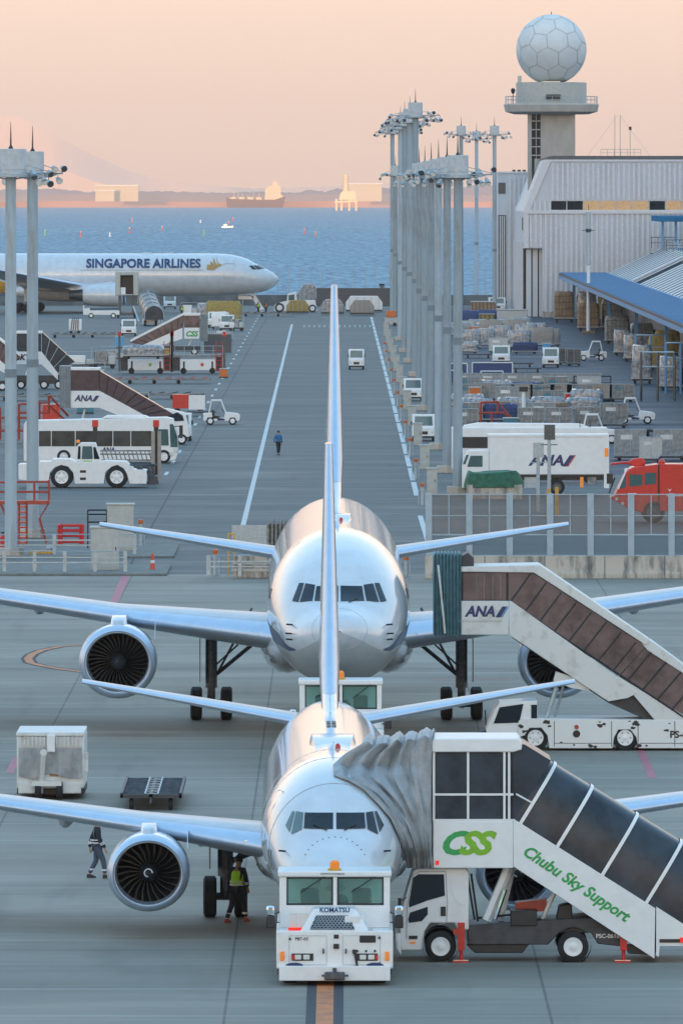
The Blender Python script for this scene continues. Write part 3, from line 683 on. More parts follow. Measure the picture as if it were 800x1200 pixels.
# --- pushback tug, front towards the camera
def tug(loc, label, detail=True, rz=0.):
    t = thing('pushback_tug', label, 'pushback tug', loc, rz)
    B().box(-1.45, 1.45, 0, 5.6, .42, 1.36).out('body', 'white', t, bev=.03)
    B().box(-1.38, 1.38, -.16, .1, .13, .50).out('front_bumper', 'white', t, bev=.02)
    B().box(-1.42, 1.42, .12, 5.5, .26, .5).out('skirt', 'chassis', t)
    # cab, set one metre back, with window openings left between pillars
    b = B(); b.box(-1.38, 1.38, 1.0, 2.5, 1.36, 1.92)
    for x0, x1 in ((-1.38, -1.20), (-.04, .06), (1.22, 1.38)): b.box(x0, x1, 1.0, 1.12, 1.9, 2.64)
    b.box(-1.38, 1.38, 2.4, 2.5, 1.9, 2.64)
    b.out('cab', 'white', t, bev=.02)
    B().box(-1.42, 1.42, .94, 2.56, 2.63, 2.78).out('cab_roof', 'white', t, bev=.04)
    for x0, x1 in ((-1.2, -.04), (.06, 1.22)):
        B().box(x0 + .002, x1 - .002, 1.04, 1.06, 1.922, 2.628).out('windscreen', gl, t)
        B().box(x0, x0 + .04, 1.015, 1.035, 1.93, 2.62).box(x1 - .04, x1, 1.015, 1.035, 1.93, 2.62).box(x0, x1, 1.015, 1.035, 1.93, 1.97).box(x0, x1, 1.015, 1.035, 2.58, 2.62).out('window_seal', 'black', t)
        B().bar((x0 + .35, .99, 2.25), (x0 + .98, .97, 2.66), .03).out('wiper', 'black', t)
    for x in (-.62, .68):
        B().box(x - .24, x + .24, 1.7, 1.85, 1.7, 2.3).out('seat', 'black', t, bev=.08)
    B().lathe((.15, 1.35, 1.98), [(-.02, .17), (.0, .2), (.02, .17)], 'y', 18).out('steering_wheel', 'black', t)
    B().add([(-.85, 0.02, 1.36), (.84, 0.02, 1.36), (.84, 1.0, 1.36), (-.85, 1.0, 1.36), (-.52, .32, 1.88), (.52, .32, 1.88), (.52, .99, 1.90), (-.52, .99, 1.90)], [(0, 1, 5, 4), (1, 2, 6, 5), (3, 0, 4, 7), (4, 5, 6, 7), (2, 3, 7, 6)]).out('engine_hood', 'white', t, bev=.02)
    # honeycomb grille laid on the sloping front
    def hp(u, v): return (u, .02 + .30 * v - .012, 1.36 + .52 * v)
    B().add([hp(-.62, .06), hp(.50, .06), hp(.34, .72), hp(-.46, .72)], [(0, 1, 2, 3)]).out('grille', 'grille', t, smooth=False)
    b = B()
    for r_ in range(7):
        v = .11 + r_ * .095; hwid = .60 - .16 * v / .72
        n_ = 11
        for k in range(n_):
            x = -hwid + (2 * hwid - .08) * (k + .5 * (r_ % 2)) / n_ - .03
            p0, p1 = hp(x, v - .035), hp(x + .045, v + .035); b.bar((p0[0], p0[1] - .01, p0[2]), (p1[0], p1[1] - .01, p1[2]), .020); p2 = hp(x + .09, v - .035); b.bar((p1[0], p1[1] - .01, p1[2]), (p2[0], p2[1] - .01, p2[2]), .020)
    struct(b.out('grille_mesh', 'galv', t), 'stuff')
    B().lathe((0, 1.15, 2.78), [(0, .17), (.05, .17), (.06, .12)], 'z', 18).out('beacon_base', 'yel', t)
    B().lathe((0, 1.15, 2.84), [(0, .12), (.14, .12), (.19, .08), (.20, .01)], 'z', 18).out('beacon_light', 'blight', t)
    for sg in (-1, 1):
        m_ = B().box(sg * 1.60 - .11, sg * 1.60 + .11, .55, .75, 1.38, 1.68).out('mirror_housing', 'black', t, bev=.03)
        B().box(sg * 1.60 - .10, sg * 1.60 + .10, .57, .72, 1.69, 1.94).out('mirror', 'mirror', m_, bev=.04)
        B().bar((sg * 1.38, .98, 1.75), (sg * 1.6, .68, 1.70), .03).bar((sg * 1.38, .98, 1.5), (sg * 1.6, .68, 1.5), .03).out('mirror_arm', 'black', m_)
        h_ = B().box(sg * .80 - .27, sg * .80 + .27, -.03, .02, .62, .80).out('headlight', 'black', t, bev=.01)
        for dx in (-.07, .14):
            B().box(sg * (.80 - dx + .04) - .08, sg * (.80 - dx + .04) + .08, -.055, -.025, .65, .77).out('lens', 'lamp', h_, bev=.02)
        B().box(sg * 1.04 - .035, sg * 1.04 + .035, -.055, -.025, .65, .77).out('reflector', 'red', h_)
        B().box(sg * 1.30 - .05, sg * 1.30 + .05, -.07, .02, .62, .85).out('marker_light', 'blight', t, bev=.02)
        # door panel seam
        b = B(); x0, x1 = (sg * .20, sg * 1.13)
        for p0, p1 in (((x0, .52), (x1, .52)), ((x0, 1.24), (x1, 1.24)), ((x0, .52), (x0, 1.24)), ((x1, .52), (x1, 1.24))): b.bar((p0[0], -.002, p0[1]), (p1[0], -.002, p1[1]), .014)
        b.out('door_panel', 'belly', t)
        B().box(sg * .28 - .02, sg * .28 + .02, -.04, .01, .80, .92).out('door_handle', 'gear', t)
        B().lathe((sg * 1.0, .0, .50), [(-.06, .20), (-.03, .22), (0, .20)], 'y', 20, .35).out('hose', 'blue', t)
        for y in (.9, 4.6): wheel(t, sg * 1.12, y, .46, .40, 'x', sg, 'white')
    hi = B().box(-.25, .25, -.34, -.12, .16, .36).out('tow_hitch', 'gear', t, bev=.03)
    B().cyl((-.32, -.25, .27), (.34, -.25, .27), .025).cyl((0, -.25, .36), (0, -.25, .46), .05).out('hitch_pin', 'gear', hi)
    B().box(-.02, .10, -.03, .01, 1.17, 1.27).box(-.03, .11, -.06, .01, .92, 1.04).out('socket', 'black', t, bev=.01)
    B().box(.62, 1.02, -.03, .01, 1.07, 1.25).out('display', 'black', t, bev=.02)
    B().box(.44, .54, -.10, .01, .80, .90).bar((.5, -.06, .82), (.56, -.06, .48), .06).out('fuel_nozzle', 'black', t)
    B().box(-1.14, -1.08, -.02, .01, 1.13, 1.19).box(1.08, 1.14, -.02, .01, 1.16, 1.22).box(1.08, 1.14, -.02, .01, .52, .58).out('latch', 'gear', t)
    for k in range(3): B().lathe((.56 + .22 * k, 0, .86), [(-.02, .03), (0, .035)], 'y', 10).out('button', 'gear', t)
    B().bar((.7, .2, 1.40), (.7, .2, 1.75), .05).box(.25, .62, .12, .2, 1.50, 1.72).out('fuel_can', 'white', t, bev=.02)
    B().box(-1.12, -.92, .25, .32, 1.40, 1.78).box(-.90, -.64, .25, .32, 1.40, 1.78).out('notice_plate', 'cream', t)
    B().box(-1.15, -.75, .1, .3, 1.36, 1.43).out('tail_lamp', 'rlight', t)
    B().box(.35, .95, .1, .22, 1.36, 1.40).out('tray', 'galv', t)
    if detail:
        text('KOMATSU', .16, 'blue', t, 0, .20, 1.86, sx_=1.0, bold=.03, rot=Matrix.Identity(4))
        text('PBT-03', .11, 'black', t, -.82, -.008, 1.16, bold=.01)
        text('KOMATSU PUSHBACK', .06, 'black', t, -.05, .93, 2.71)
    return t
gl = mat('tug_window_glass', (.38, .66, .60), .04, trans=.85, spec=.6, var=.0)
M['clear'] = gl
l = at(392, 1155)
tug((l[0], l[1] , 0), 'white pushback tug in the foreground under the nearest airliner, orange beacon on its cab')
t2 = tug((-.03, 315.2, 0), 'white pushback tug half hidden behind the nearest tailplane, under the second airliner', False)
t2.scale = (1, 1, 1.16)

# --- passenger stair truck with the silver hood
q = PX(468, 1128); s0 = q.s
t = thing('passenger_stair_truck', 'white boarding stair truck with green lettering and silver fabric hood over the nearest airliner', 'stair truck', q.loc)
W = 2.5
def P(*pts): return q(*pts)
B().prism(P((468, 1084), (472, 1060), (484, 1021), (489, 1018), (545, 1018), (549, 1024), (549, 1090), (536, 1090), (532, 1082), (504, 1082), (497, 1092), (495, 1114), (470, 1114)), .15, 2.2).out('cab', 'white', t, bev=.03)
B().prism(P((479, 1058), (484, 1029), (490, 1025), (520, 1025), (521, 1050), (500, 1056), (479, 1064)), .135, .148).out('side_window', 'glass', t)
B().prism(P((478, 1078), (480, 1070), (501, 1063), (501, 1072), (494, 1080), (479, 1082)), .135, .148).out('lower_window', 'glass', t)
B().prism(P((527, 1024), (547, 1026), (547, 1062), (537, 1060), (529, 1046)), .135, .148).out('rear_panel', 'white', t)
b = B()
for p0, p1 in zip(P((476, 1100), (477, 1060), (484, 1026), (491, 1022), (522, 1022), (524, 1060), (523, 1082)), P((477, 1060), (484, 1026), (491, 1022), (522, 1022), (524, 1060), (523, 1082), (514, 1084))): b.bar((p0[0], .146, p0[1]), (p1[0], .146, p1[1]), .025)
b.out('cab_door', 'belly', t)
B().prism(P((516, 1063), (522, 1063), (522, 1074), (516, 1074)), .13, .148).out('door_handle', 'black', t)
B().prism(P((463, 1094), (469, 1094), (470, 1120), (464, 1112)), .05, 2.3).out('front_bumper', 'white', t, bev=.03)
B().prism(P((479, 1097), (489, 1097), (489, 1101), (479, 1101)), .12, .148).out('side_lamp', 'black', t)
B().prism(P((480, 1104), (487, 1104), (487, 1106), (480, 1106)), .12, .148).out('marker_light', 'blight', t)
B().bar((q.p(476, 1052)[0], .1, q.p(476, 1052)[1]), (q.p(470, 1055)[0], -.1, q.p(470, 1055)[1]), .03).box(q.p(466, 0)[0], q.p(470, 0)[0], -.15, -.05, q.p(0, 1074)[1], q.p(0, 1052)[1]).out('mirror', 'black', t)
# driver
B().lathe((q.p(492, 0)[0], 1.0, q.p(0, 1040)[1]), [(-.35, .24), (-.1, .22), (-.02, .08), (.05, .12), (.18, .12), (.25, .05)], 'z', 12).out('driver_figure', 'black', t)
for x, r in ((516, .40), (671, .40)):
    for y in ((.12,) if x < 600 else (.0, .32)): wheel(t, q.p(x, 0)[0], y + .14, r, .26, 'y', -1, 'white')
    wheel(t, q.p(x, 0)[0], 2.1, r, .26, 'y', 1, 'white')
    o = B().lathe((q.p(x, 0)[0], .3, .42), [(-.2, .47), (.2, .47)], 'y', 20, 1, False).out('wheel_arch', 'black', t)
B().prism(P((548, 1085), (736, 1073), (737, 1092), (726, 1110), (700, 1107), (692, 1094), (655, 1094), (642, 1108), (548, 1108)), .25, 2.0).out('chassis_frame', 'chassis', t, bev=.02)
B().prism(P((546, 1108), (620, 1108), (612, 1118), (556, 1118)), .3, .6).out('fuel_tank', 'black', t, bev=.02)
B().prism(P((598, 1068), (629, 1068), (629, 1086), (598, 1086)), .2, .9).out('generator', 'black', t, bev=.02)
B().prism(P((604, 1061), (641, 1057), (641, 1071), (604, 1073)), .9, 1.5).out('engine_cover', 'redo', t)
B().prism(P((655, 1063), (670, 1060), (671, 1080), (651, 1082)), .4, 1.1).out('pump', 'black', t, bev=.03)
b = B(); p0, p1 = q.p(570, 1080), q.p(596, 1018); b.bar((p0[0], .5, p0[1]), (p1[0], .5, p1[1]), .26); b.bar((p0[0] + .35, .9, p0[1]), (p1[0] + .1, .9, p1[1]), .20); b.out('lift_ram', 'white', t)
b = B(); p0, p1 = q.p(580, 1078), q.p(592, 1043); b.bar((p0[0], .3, p0[1]), (p1[0], .3, p1[1]), .12); b.out('ram_rod', 'mirror', t)
b = B(); p0, p1 = q.p(636, 1080), q.p(652, 1045); b.bar((p0[0], .8, p0[1]), (p1[0], .8, p1[1]), .12); b.out('ram_rod', 'white', t)
b = B()
for a, c_ in (((548, 1030), (556, 1080)), ((552, 1026), (560, 1082)), ((560, 1078), (600, 1074))):
    p0, p1 = q.p(*a), q.p(*c_); b.bar((p0[0], .6, p0[1]), (p1[0], .6, p1[1]), .06)
b.out('hydraulic_hose', 'black', t)
for x in (540, 730):
    b = B(); X_ = q.p(x, 0)[0]; b.box(X_ - .09, X_ + .09, -.02, .16, .32, 1.02); b.cyl((X_, .07, .06), (X_, .07, .4), .05); b.box(X_ - .22, X_ + .18, -.06, .2, 0, .05); b.box(X_ - .2, X_ + .05, 0, .14, .72, .86)
    b.out('outrigger', 'red', t)
# upper works
x0, x1 = q.p(507, 0)[0], q.p(601, 0)[0]
B().box(x0, x1, -.12, 2.45, q.p(0, 1017)[1], q.p(0, 962)[1]).out('platform', 'white', t, bev=.02)
B().prism(P((505, 881), (505, 868), (508, 865), (607, 865), (611, 869), (611, 878), (601, 881)), -.16, 2.5).out('platform_roof', 'white', t, bev=.03)
for a, c_ in ((509.5, 547), (549, 590)):
    for z0, z1 in ((959, 933), (929, 883)):
        B().box(q.p(a, 0)[0], q.p(c_, 0)[0], -.085, -.06, q.p(0, z0)[1], q.p(0, z1)[1]).out('window', 'tintk', t)
b = B()
for x in (508, 548, 590.5, 596): X_ = q.p(x, 0)[0]; b.box(X_ - .03, X_ + .03, -.11, 0, q.p(0, 962)[1], q.p(0, 881)[1])
b.box(x0, x1, -.108, -.01, q.p(0, 932)[1], q.p(0, 929.5)[1]); b.box(x0, x1, -.109, -.01, q.p(0, 962)[1], q.p(0, 959.5)[1])
b.out('window_frame', 'white', t)
B().box(x0 + .02, x1, -.03, 2.35, q.p(0, 962)[1], q.p(0, 881)[1]).out('cabin_interior', 'tintk', t)
# stair tube with a rounded top, running down to the right
xa, za = q.p(601, 962); xb, zb_ = q.p(812, 1093); ha = q.p(0, 873)[1] - za
def tube(xa, za, xb, zb_, h, y0, y1, m, ribs, t, ribm='white', tilt=None, n=10, cx=.5):
    dx, dz = xb - xa, zb_ - za; Ln = math.hypot(dx, dz); nx, nz = -dz / Ln, dx / Ln
    def sec(u, hh, off=0.):
        r = []; yc = (y0 + y1) / 2; hwid = (y1 - y0) / 2 + off
        bx, bz = xa + dx * u, za + dz * u
        for k in range(n + 1):
            a = math.pi * k / n; cc, ss = -math.cos(a), math.sin(a)
            cc = math.copysign(abs(cc) ** cx, cc); ss = ss ** .62
            hq = (hh + off) * ss; r.append((bx + nx * hq, yc + hwid * cc, bz + nz * hq))
        return r
    B().loft([sec(u, h) for u in (0, .5, 1)]).out('stair_canopy', m, t, ang=40)
    for u in ribs:
        w_ = .045 / Ln
        o1, o2 = sec(u - w_, h, .035), sec(u + w_, h, .035)
        B().loft([o1, o2], caps=False, closed=False).out('canopy_rib', ribm, t)
    return sec
hh = 1.80
tube(xa - .02, za - .02, xb, zb_, hh, -.1, 2.42, 'tintk', [.035, .24, .49, .735, .985], t)
B().add([(x, y, z) for y in (-.09, 2.4) for x, z in P((601, 962), (601, 873), (614, 872), (645, 891))], [(0, 1, 2, 3), (7, 6, 5, 4), (0, 4, 5, 1), (1, 5, 6, 2), (2, 6, 7, 3), (3, 7, 4, 0)]).out('corner_glazing', 'tintk', t)
p0, p1 = q.p(604, 930), q.p(622, 940); B().bar((p0[0], -.12, p0[1]), (p1[0], -.12, p1[1]), .05).out('window_frame', 'white', t)
p0, p1 = q.p(599, 962), q.p(767, 1065)
B().prism(P((601, 959), (601, 1015), (766, 1123), (767, 1064)), -.14, -.06).out('stringer', 'white', t, bev=.01)
B().prism(P((601, 959), (601, 1015), (766, 1123), (767, 1064)), 2.4, 2.48).out('stringer', 'white', t)
B().prism(P((768, 1062), (768, 1119), (771, 1121), (772, 1108), (815, 1108), (815, 1092)), -.12, 2.4).out('lower_landing', 'white', t)
B().prism(P((604, 1012), (766, 1118), (766, 1122), (604, 1018)), -.05, 2.4).out('stair_flight', 'chassis', t)
B().prism(P((772, 1100), (800, 1100), (800, 1104), (772, 1104)), -.15, -.12).prism(P((730, 1108), (765, 1108), (765, 1120), (736, 1118)), .1, .5).out('rear_step', 'black', t)
B().prism(P((796, 1098), (801, 1098), (801, 1104), (796, 1104)), -.18, -.12).out('tail_lamp', 'rlight', t)
B().prism(P((510, 1008), (514, 1008), (514, 1013), (510, 1013)), -.15, -.12).out('marker_light', 'rlight', t)
# emblem and lettering
cx_, cz_ = q.p(546, 989)
for k, (ch, mm) in enumerate((('C', 'green'), ('S', 'lime'), ('S', 'lime'))):
    text(ch, .80, mm, t, cx_ - .38 + .38 * k, -.122 - .003 * k, cz_, sx_=1.12, shear=.35, bold=.045, name='emblem')
ang = math.atan2(1075 - 997, 732 - 614)
a0 = q.p(674, 1035)
text('Chubu Sky Support', .41, 'green', t, a0[0], -.145, a0[1], sx_=.98, shear=.25, bold=.03, rot=Matrix.Rotation(ang, 4, 'Y'))
c1_ = q.p(714, 1098); text('PSC-0616A', .15, 'white', t, c1_[0], .245, c1_[1], bold=.02)
from mathutils.noise import noise as nse
# fabric hood reaching over the nose
edge = [(476, 1017), (474, 1000), (467, 976), (457, 955), (443, 938), (426, 922), (408, 912), (391, 906), (390, 897), (402, 884), (424, 873)]
yq = q.loc[1]
rows = []
NU, NF = 72, 5
NV = len(edge) * 2 - 1
ex = []
for i in range(len(edge) - 1): ex += [edge[i], ((edge[i][0] + edge[i + 1][0]) / 2, (edge[i][1] + edge[i + 1][1]) / 2)]
ex.append(edge[-1]); near = []
for j, (x, y) in enumerate(ex):
    Xw = (x - 400) / s0 ; Zw = (1128 - y) / s0
    lx = Xw + .16
    fy = front_y(T737, lx, Zw, 9) if Zw < 5.1 else 8
    yl = min(235.8 + fy - .10, yq - .0)
    k_ = yl / yq                         # same line of sight, at the nearer depth
    e = q.p(x, y); near.append((Xw * 1.0 - q.loc[0] , yl - yq, e[1]))
rows = []
for iu in range(NU + 1):
    u = iu / NU; row = []
    for j, (ax_, ay_, az_) in enumerate(near):
        v = j / (NV - 1); bx_ = x0 + .0 - .04; bz_ = q.p(0, 1017)[1] * (1 - v) + q.p(0, 863)[1] * v; by_ = -.14
        ph = u * NF * 2 * math.pi + 1.2 * math.sin(v * 2.6)
        am = .17 * math.sin(math.pi * min(1, u * 1.15)) ** .5 * (.35 + .65 * v)
        sag = -.06 * math.sin(math.pi * u)
        x = ax_ * (1 - u) + bx_ * u; z = az_ * (1 - u) + bz_ * u; y = ay_ * (1 - u) + by_ * u
        zz = (abs(math.sin(ph / 2)) - .5) * 2
        nz_ = nse(Vector((u * 9, v * 5, 0))); n2_ = 1 - 2 * abs(nse(Vector((u * 8 + 3 * v, v * 2.2, 4)))); n3_ = 1 - 2 * abs(nse(Vector((u * 26, v * 13, 9))))
        en = math.sin(math.pi * min(1, u * 1.6)) ** .5 if u < .6 else 1 - .4 * (u - .6)
        row.append((x + .03 * nz_ * en, y - am * zz * (.7 + .6 * nz_) - (.12 * n2_ + .030 * n3_) * en, z + sag * v + (.05 * zz + .07 * nz_ + .03 * n3_) * v))
    # over the top and down the far side
    tx, ty, tz = row[-1]
    for j in range(1, 8):
        v = j / 7; row.append((tx + .1 * v, ty + (2.7 + (0 - ty) - .1) * v, tz + .12 * math.sin(math.pi * v)))
    for j in range(1, 6):
        v = j / 5; row.append((max(tx + .1, x0 - .05 - (1 - u) * 2.2 + (1 - u) * 1.3 * v), 2.6, tz * (1 - v) + q.p(0, 1017)[1] * v))
    rows.append(row)
b = B(); b.loft(rows, caps=False, closed=False); o = b.out('fabric_hood', 'hood', t, ang=60)
sm = o.modifiers.new('solidify', 'SOLIDIFY'); sm.thickness = .03

# --- second stair truck
q = PX(569, 880)
t = thing('passenger_stair_truck', 'rust chipped white boarding stair truck with brown tinted stair tunnel and teal bellows', 'stair truck', q.loc)
def P(*pts): return q(*pts)
B().prism(P((569, 856), (580, 830), (585, 824), (629, 821), (630, 845), (608, 846), (608, 866), (571, 866)), .1, 2.3).out('cab', 'white', t, bev=.03)
B().prism(P((578, 848), (585, 829), (613, 825), (608, 847)), .08, .098).out('side_window', 'glass', t)
B().prism(P((622, 826), (629, 826), (629, 842), (622, 842)), .08, .098).out('rear_window', 'glass', t)
B().prism(P((562, 858), (569, 856), (570, 866), (563, 866)), .1, 2.3).out('front_bumper', 'black', t)
B().bar((q.p(569, 0)[0], .1, q.p(0, 850)[1]), (q.p(568, 0)[0], .02, q.p(0, 832)[1]), .05).out('mirror', 'black', t)
B().prism(P((607, 845), (612, 842), (820, 844), (820, 877), (747, 877), (745, 864), (738, 855), (724, 855), (719, 864), (717, 877), (643, 877), (641, 862), (634, 853), (620, 853), (614, 862), (607, 864)), .0, 2.4).out('body', 'rusty', t, bev=.02)
for x in (649, 716, 747, 790): X_ = q.p(x, 0)[0]; B().box(X_ - .012, X_ + .012, -.006, .004, .15, 1.05).out('panel_seam', 'chassis', t)
B().box(q.p(649, 0)[0], q.p(716, 0)[0], -.008, .004, q.p(0, 871)[1] - .01, q.p(0, 871)[1] + .01).box(q.p(749, 0)[0], q.p(815, 0)[0], -.008, .004, q.p(0, 871)[1] - .01, q.p(0, 871)[1] + .01).out('panel_seam', 'chassis', t)
for x in (627, 732):
    wheel(t, q.p(x, 0)[0], .2, .46, .3, 'y', -1, 'white'); wheel(t, q.p(x, 0)[0], 2.2, .46, .3, 'y', 1, 'white')
B().lathe((q.p(675, 0)[0], -.01, q.p(0, 860)[1]), [(-.03, .10), (0, .13)], 'y', 14).out('filler_cap', 'black', t)
B().lathe((q.p(675, 0)[0], -.01, q.p(0, 852)[1]), [(-.03, .07), (0, .08)], 'y', 14).out('warning_lamp', 'redo', t)
text('PS-602', .34, 'black', t, q.p(800, 0)[0], -.01, q.p(0, 861)[1], bold=.03)
# irregular paint chips baring dark metal
rd = random.Random(4); 
for x, y, r in ((610, 851, .13), (640, 846, .16), (643, 851, .1), (702, 850, .14), (707, 849, .1), (702, 846, .06), (744, 848, .2), (741, 853, .1), (614, 857, .12), (780, 856, .1), (657, 870, .06), (691, 874, .13), (697, 875, .09), (737, 845, .06), (721, 873, .06), (748, 874, .12), (757, 874, .07), (784, 848, .05), (606, 870, .06), (672, 873, .06)):
    X_, Z_ = q.p(x, y); vs = [(X_ + r * rd.uniform(.45, 1.1) * math.cos(a), -.007, Z_ + .6 * r * rd.uniform(.45, 1.1) * math.sin(a)) for a in [k * math.pi / 5 for k in range(10)]]
    B().add(vs, [tuple(range(10))]).out('paint_chip', 'black', t, smooth=False)
B().prism(P((596, 704), (596, 744), (712, 822), (735, 818), (746, 812), (724, 794), (598, 704)), -.02, .06).out('stringer', 'cream', t, bev=.015)
B().prism(P((540, 704), (595.6, 704), (595.6, 744), (540, 744)), -.02, 2.4).out('platform', 'cream', t, bev=.02)
B().prism(P((722, 792), (800, 838), (812, 845), (812, 852), (770, 848), (742, 815)), .02, .10).out('lower_stringer', 'cream', t, bev=.015)
B().prism(P((600, 748), (712, 824), (770, 850), (812, 866), (812, 850), (740, 815), (600, 735)), .3, 2.1).out('stair_flight', 'chassis', t)
B().prism(P((540, 670), (540, 664), (632, 662), (762, 751), (756, 756), (625, 671)), -.04, 2.44).out('canopy_roof', 'cream', t, bev=.02)
B().prism(P((750, 752), (764, 752), (815, 790), (815, 799), (758, 762)), .0, 2.4).out('lower_canopy_roof', 'cream', t, bev=.02)
B().prism(P((541, 671), (622, 671), (597, 704), (541, 704)), .03, 2.38).out('platform_glazing', 'tintb', t)
B().prism(P((622, 670), (756, 757), (724, 792), (597, 706)), .03, 2.38).out('stair_glazing', 'tintb', t)
B().prism(P((757, 758), (815, 799), (815, 848), (725, 793)), .06, 2.34).out('lower_stair_glazing', 'tintb', t)
b = B()
def fb(a, c_, w_=.05):
    p0, p1 = q.p(*a), q.p(*c_); b.bar((p0[0], .02, p0[1]), (p1[0], .02, p1[1]), w_)
for x in (541, 594): fb((x, 671), (x, 704), .07)
fb((541, 704), (597, 704), .05)
for k in range(12):
    u = k / 11; a = (622 + (815 - 622) * u, 671 + (799 - 671) * u); c_ = (597 + (786 - 597) * u, 706 + (832 - 706) * u)
    fb(a, c_, .05)
fb((597, 706), (815, 850), .07)
b.out('glazing_frame', 'black', t)
b = B()
for x in (558, 567, 577, 586): fb((x, 674), (x, 702), .02)
b.out('interior_posts', 'kraft', t)
bb = B(); rings = []
for k in range(17):
    u = k / 16; X_ = q.p(508 + 32 * u, 0)[0]; y_ = .16 * (k % 2); rings.append([(X_ , -.1 + y_, q.p(0, 745)[1]), (X_, -.1 + y_, q.p(0, 651 - 3 * (k % 2))[1]), (X_, 2.6 - y_, q.p(0, 651 - 3 * (k % 2))[1]), (X_, 2.6 - y_, q.p(0, 745)[1])])
bb.loft(rings, caps=False); bb.out('bellows', 'teal', t, ang=20)
B().prism(P((539, 663), (541, 652), (548, 648), (555, 654), (555, 664)), .1, 2.3).out('bellows_frame', 'chassis', t)
B().bar((q.p(513, 0)[0], -.14, q.p(0, 662)[1]), (q.p(521, 0)[0], -.14, q.p(0, 742)[1]), .08).out('hand_rail', 'cream', t)
b = B(); p0, p1 = q.p(640, 843), q.p(652, 806); b.bar((p0[0], .4, p0[1]), (p1[0], .4, p1[1]), .18); b.bar((p0[0] + .3, .9, p0[1]), (p1[0] + .25, .9, p1[1]), .1); b.out('lift_ram', 'galv', t)
B().prism(P((648, 798), (651, 787), (690, 800), (690, 810), (668, 806)), .1, .5).out('ram_bracket', 'cream', t)
c0 = q.p(566, 717)
text('ANA', .50, 'blue', t, c0[0] - .12, -.028, c0[1], sx_=.95, shear=.25, bold=.045)
B().prism([(c0[0] + .42, c0[1] - .19), (c0[0] + .60, c0[1] - .19), (c0[0] + .84, c0[1] + .19), (c0[0] + .66, c0[1] + .19)], -.032, -.024).out('logo_bar', 'blue', t)
B().prism([(c0[0] + .615, c0[1] - .19), (c0[0] + .67, c0[1] - .19), (c0[0] + .91, c0[1] + .19), (c0[0] + .855, c0[1] + .19)], -.032, -.024).out('logo_bar', 'lblue', t)
text('A STAR ALLIANCE MEMBER', .125, 'galv', t, c0[0] - .1, -.028, q.p(0, 728)[1])

# --- ground power trailer
q = PX(60, 937)
t = thing('ground_power_trailer', 'grimy white ground power trailer with a grey cover, left of the parked flat dolly', 'equipment trailer', q.loc)
x0, x1 = q.p(20, 0)[0], q.p(99, 0)[0]
B().box(x0, x1, .0, 3.6, .36, 2.05).out('body', 'cream', t, bev=.05)
B().box(x0, x1, .3, 3.6, .16, .36).out('chassis', 'chassis', t)
B().box(x0 - .02, x1 + .0, -.04, 3.6, 2.05, 2.18).out('roof_panel', 'cream', t, bev=.03)
b = B()
for k in range(16): X_ = x0 + .12 + k * (x1 - x0 - .24) / 15; b.box(X_ - .02, X_ + .02, -.07, 0, 1.72, 2.04)
b.out('vent_slats', 'cream', t)
B().box(-.12, .14, -.25, 0, 1.55, 2.1).out('control_box', 'white', t, bev=.02)
vs = []; n1, n2 = 24, 8
for j in range(n2 + 1):
    for i in range(n1 + 1):
        u, v = i / n1, j / n2; vs.append((x0 + .08 + u * (x1 - x0 - .16), -.10 - .05 * math.sin(u * 17 + v * 3) * v - .04 * math.sin(u * 41), 1.68 - v * (.92 + .08 * math.sin(u * 9))))
o = B().add(vs, [(j * (n1 + 1) + i, j * (n1 + 1) + i + 1, (j + 1) * (n1 + 1) + i + 1, (j + 1) * (n1 + 1) + i) for j in range(n2) for i in range(n1)]).out('cover_sheet', 'hood', t, ang=80)
b = B(); b.bar((-.3, -.15, .55), (-.22, -.55, 1.5), .16); b.lathe((-.22, -.58, 1.56), [(-.04, .04), (-.04, .11), (.04, .11), (.04, .04)], 'y', 14); b.box(-.6, .35, -.3, 0, .45, .62); b.out('tow_bar', 'cream', t)
for x in (-.42, .28): wheel(t, x, -.05, .30, .2, 'x', 1, 'gear')
for x in (x0 + .5, x1 - .5): wheel(t, x, 3.2, .30, .2, 'x', 1, 'gear')
B().box(x0 + .05, x0 + .85, -.05, .2, .2, .55).out('side_tray', 'cream', t, bev=.02)
B().box(x1 - .8, x1 - .1, -.05, .2, .2, .55).out('side_tray', 'cream', t, bev=.02)
B().box(-.05, .25, -.02, .02, .75, .95).out('rust_patch', 'card', t)
B().box(x1 - .02, x1 + .12, .1, .4, .9, 1.5).out('cable_bracket', 'cream', t)

# --- flat pallet dolly
def dolly(loc, label, group=None, m='chassis', L_=2.9, D_=3.2, rz=0., h=.52):
    t = thing('pallet_dolly', label, 'cargo dolly', loc, rz, group)
    B().box(-L_ / 2, L_ / 2, 0, .08, h - .12, h).box(-L_ / 2, L_ / 2, D_ - .08, D_, h - .12, h).box(-L_ / 2, -L_ / 2 + .08, 0, D_, h - .12, h + .05).box(L_ / 2 - .08, L_ / 2, 0, D_, h - .12, h + .05).box(-.06, .06, 0, D_, h - .12, h + .01).out('frame', m, t)
    b = B()
    for k in range(9): y = .2 + k * (D_ - .4) / 8; b.cyl((-L_ / 2 + .1, y, h - .03), (L_ / 2 - .1, y, h - .03), .04, n=8)
    b.box(-L_ / 2 + .1, L_ / 2 - .1, .15, D_ - .15, h - .10, h - .06); b.out('roller_deck', 'slate2', t)
    for x in (-L_ / 2 + .35, L_ / 2 - .35):
        for y in (.3, D_ - .4): B().wheel(x, y, .19, .19, .14, 'x').out('wheel', 'rubber', t)
    B().bar((0, 0, h - .1), (0, -.5, .25), .07).out('drawbar', m, t)
    return t
M['slate2'] = mat('roller_deck_steel', (.10, .115, .135), .45, .4, var=.4, scale=5)
q = PX(177, 950)
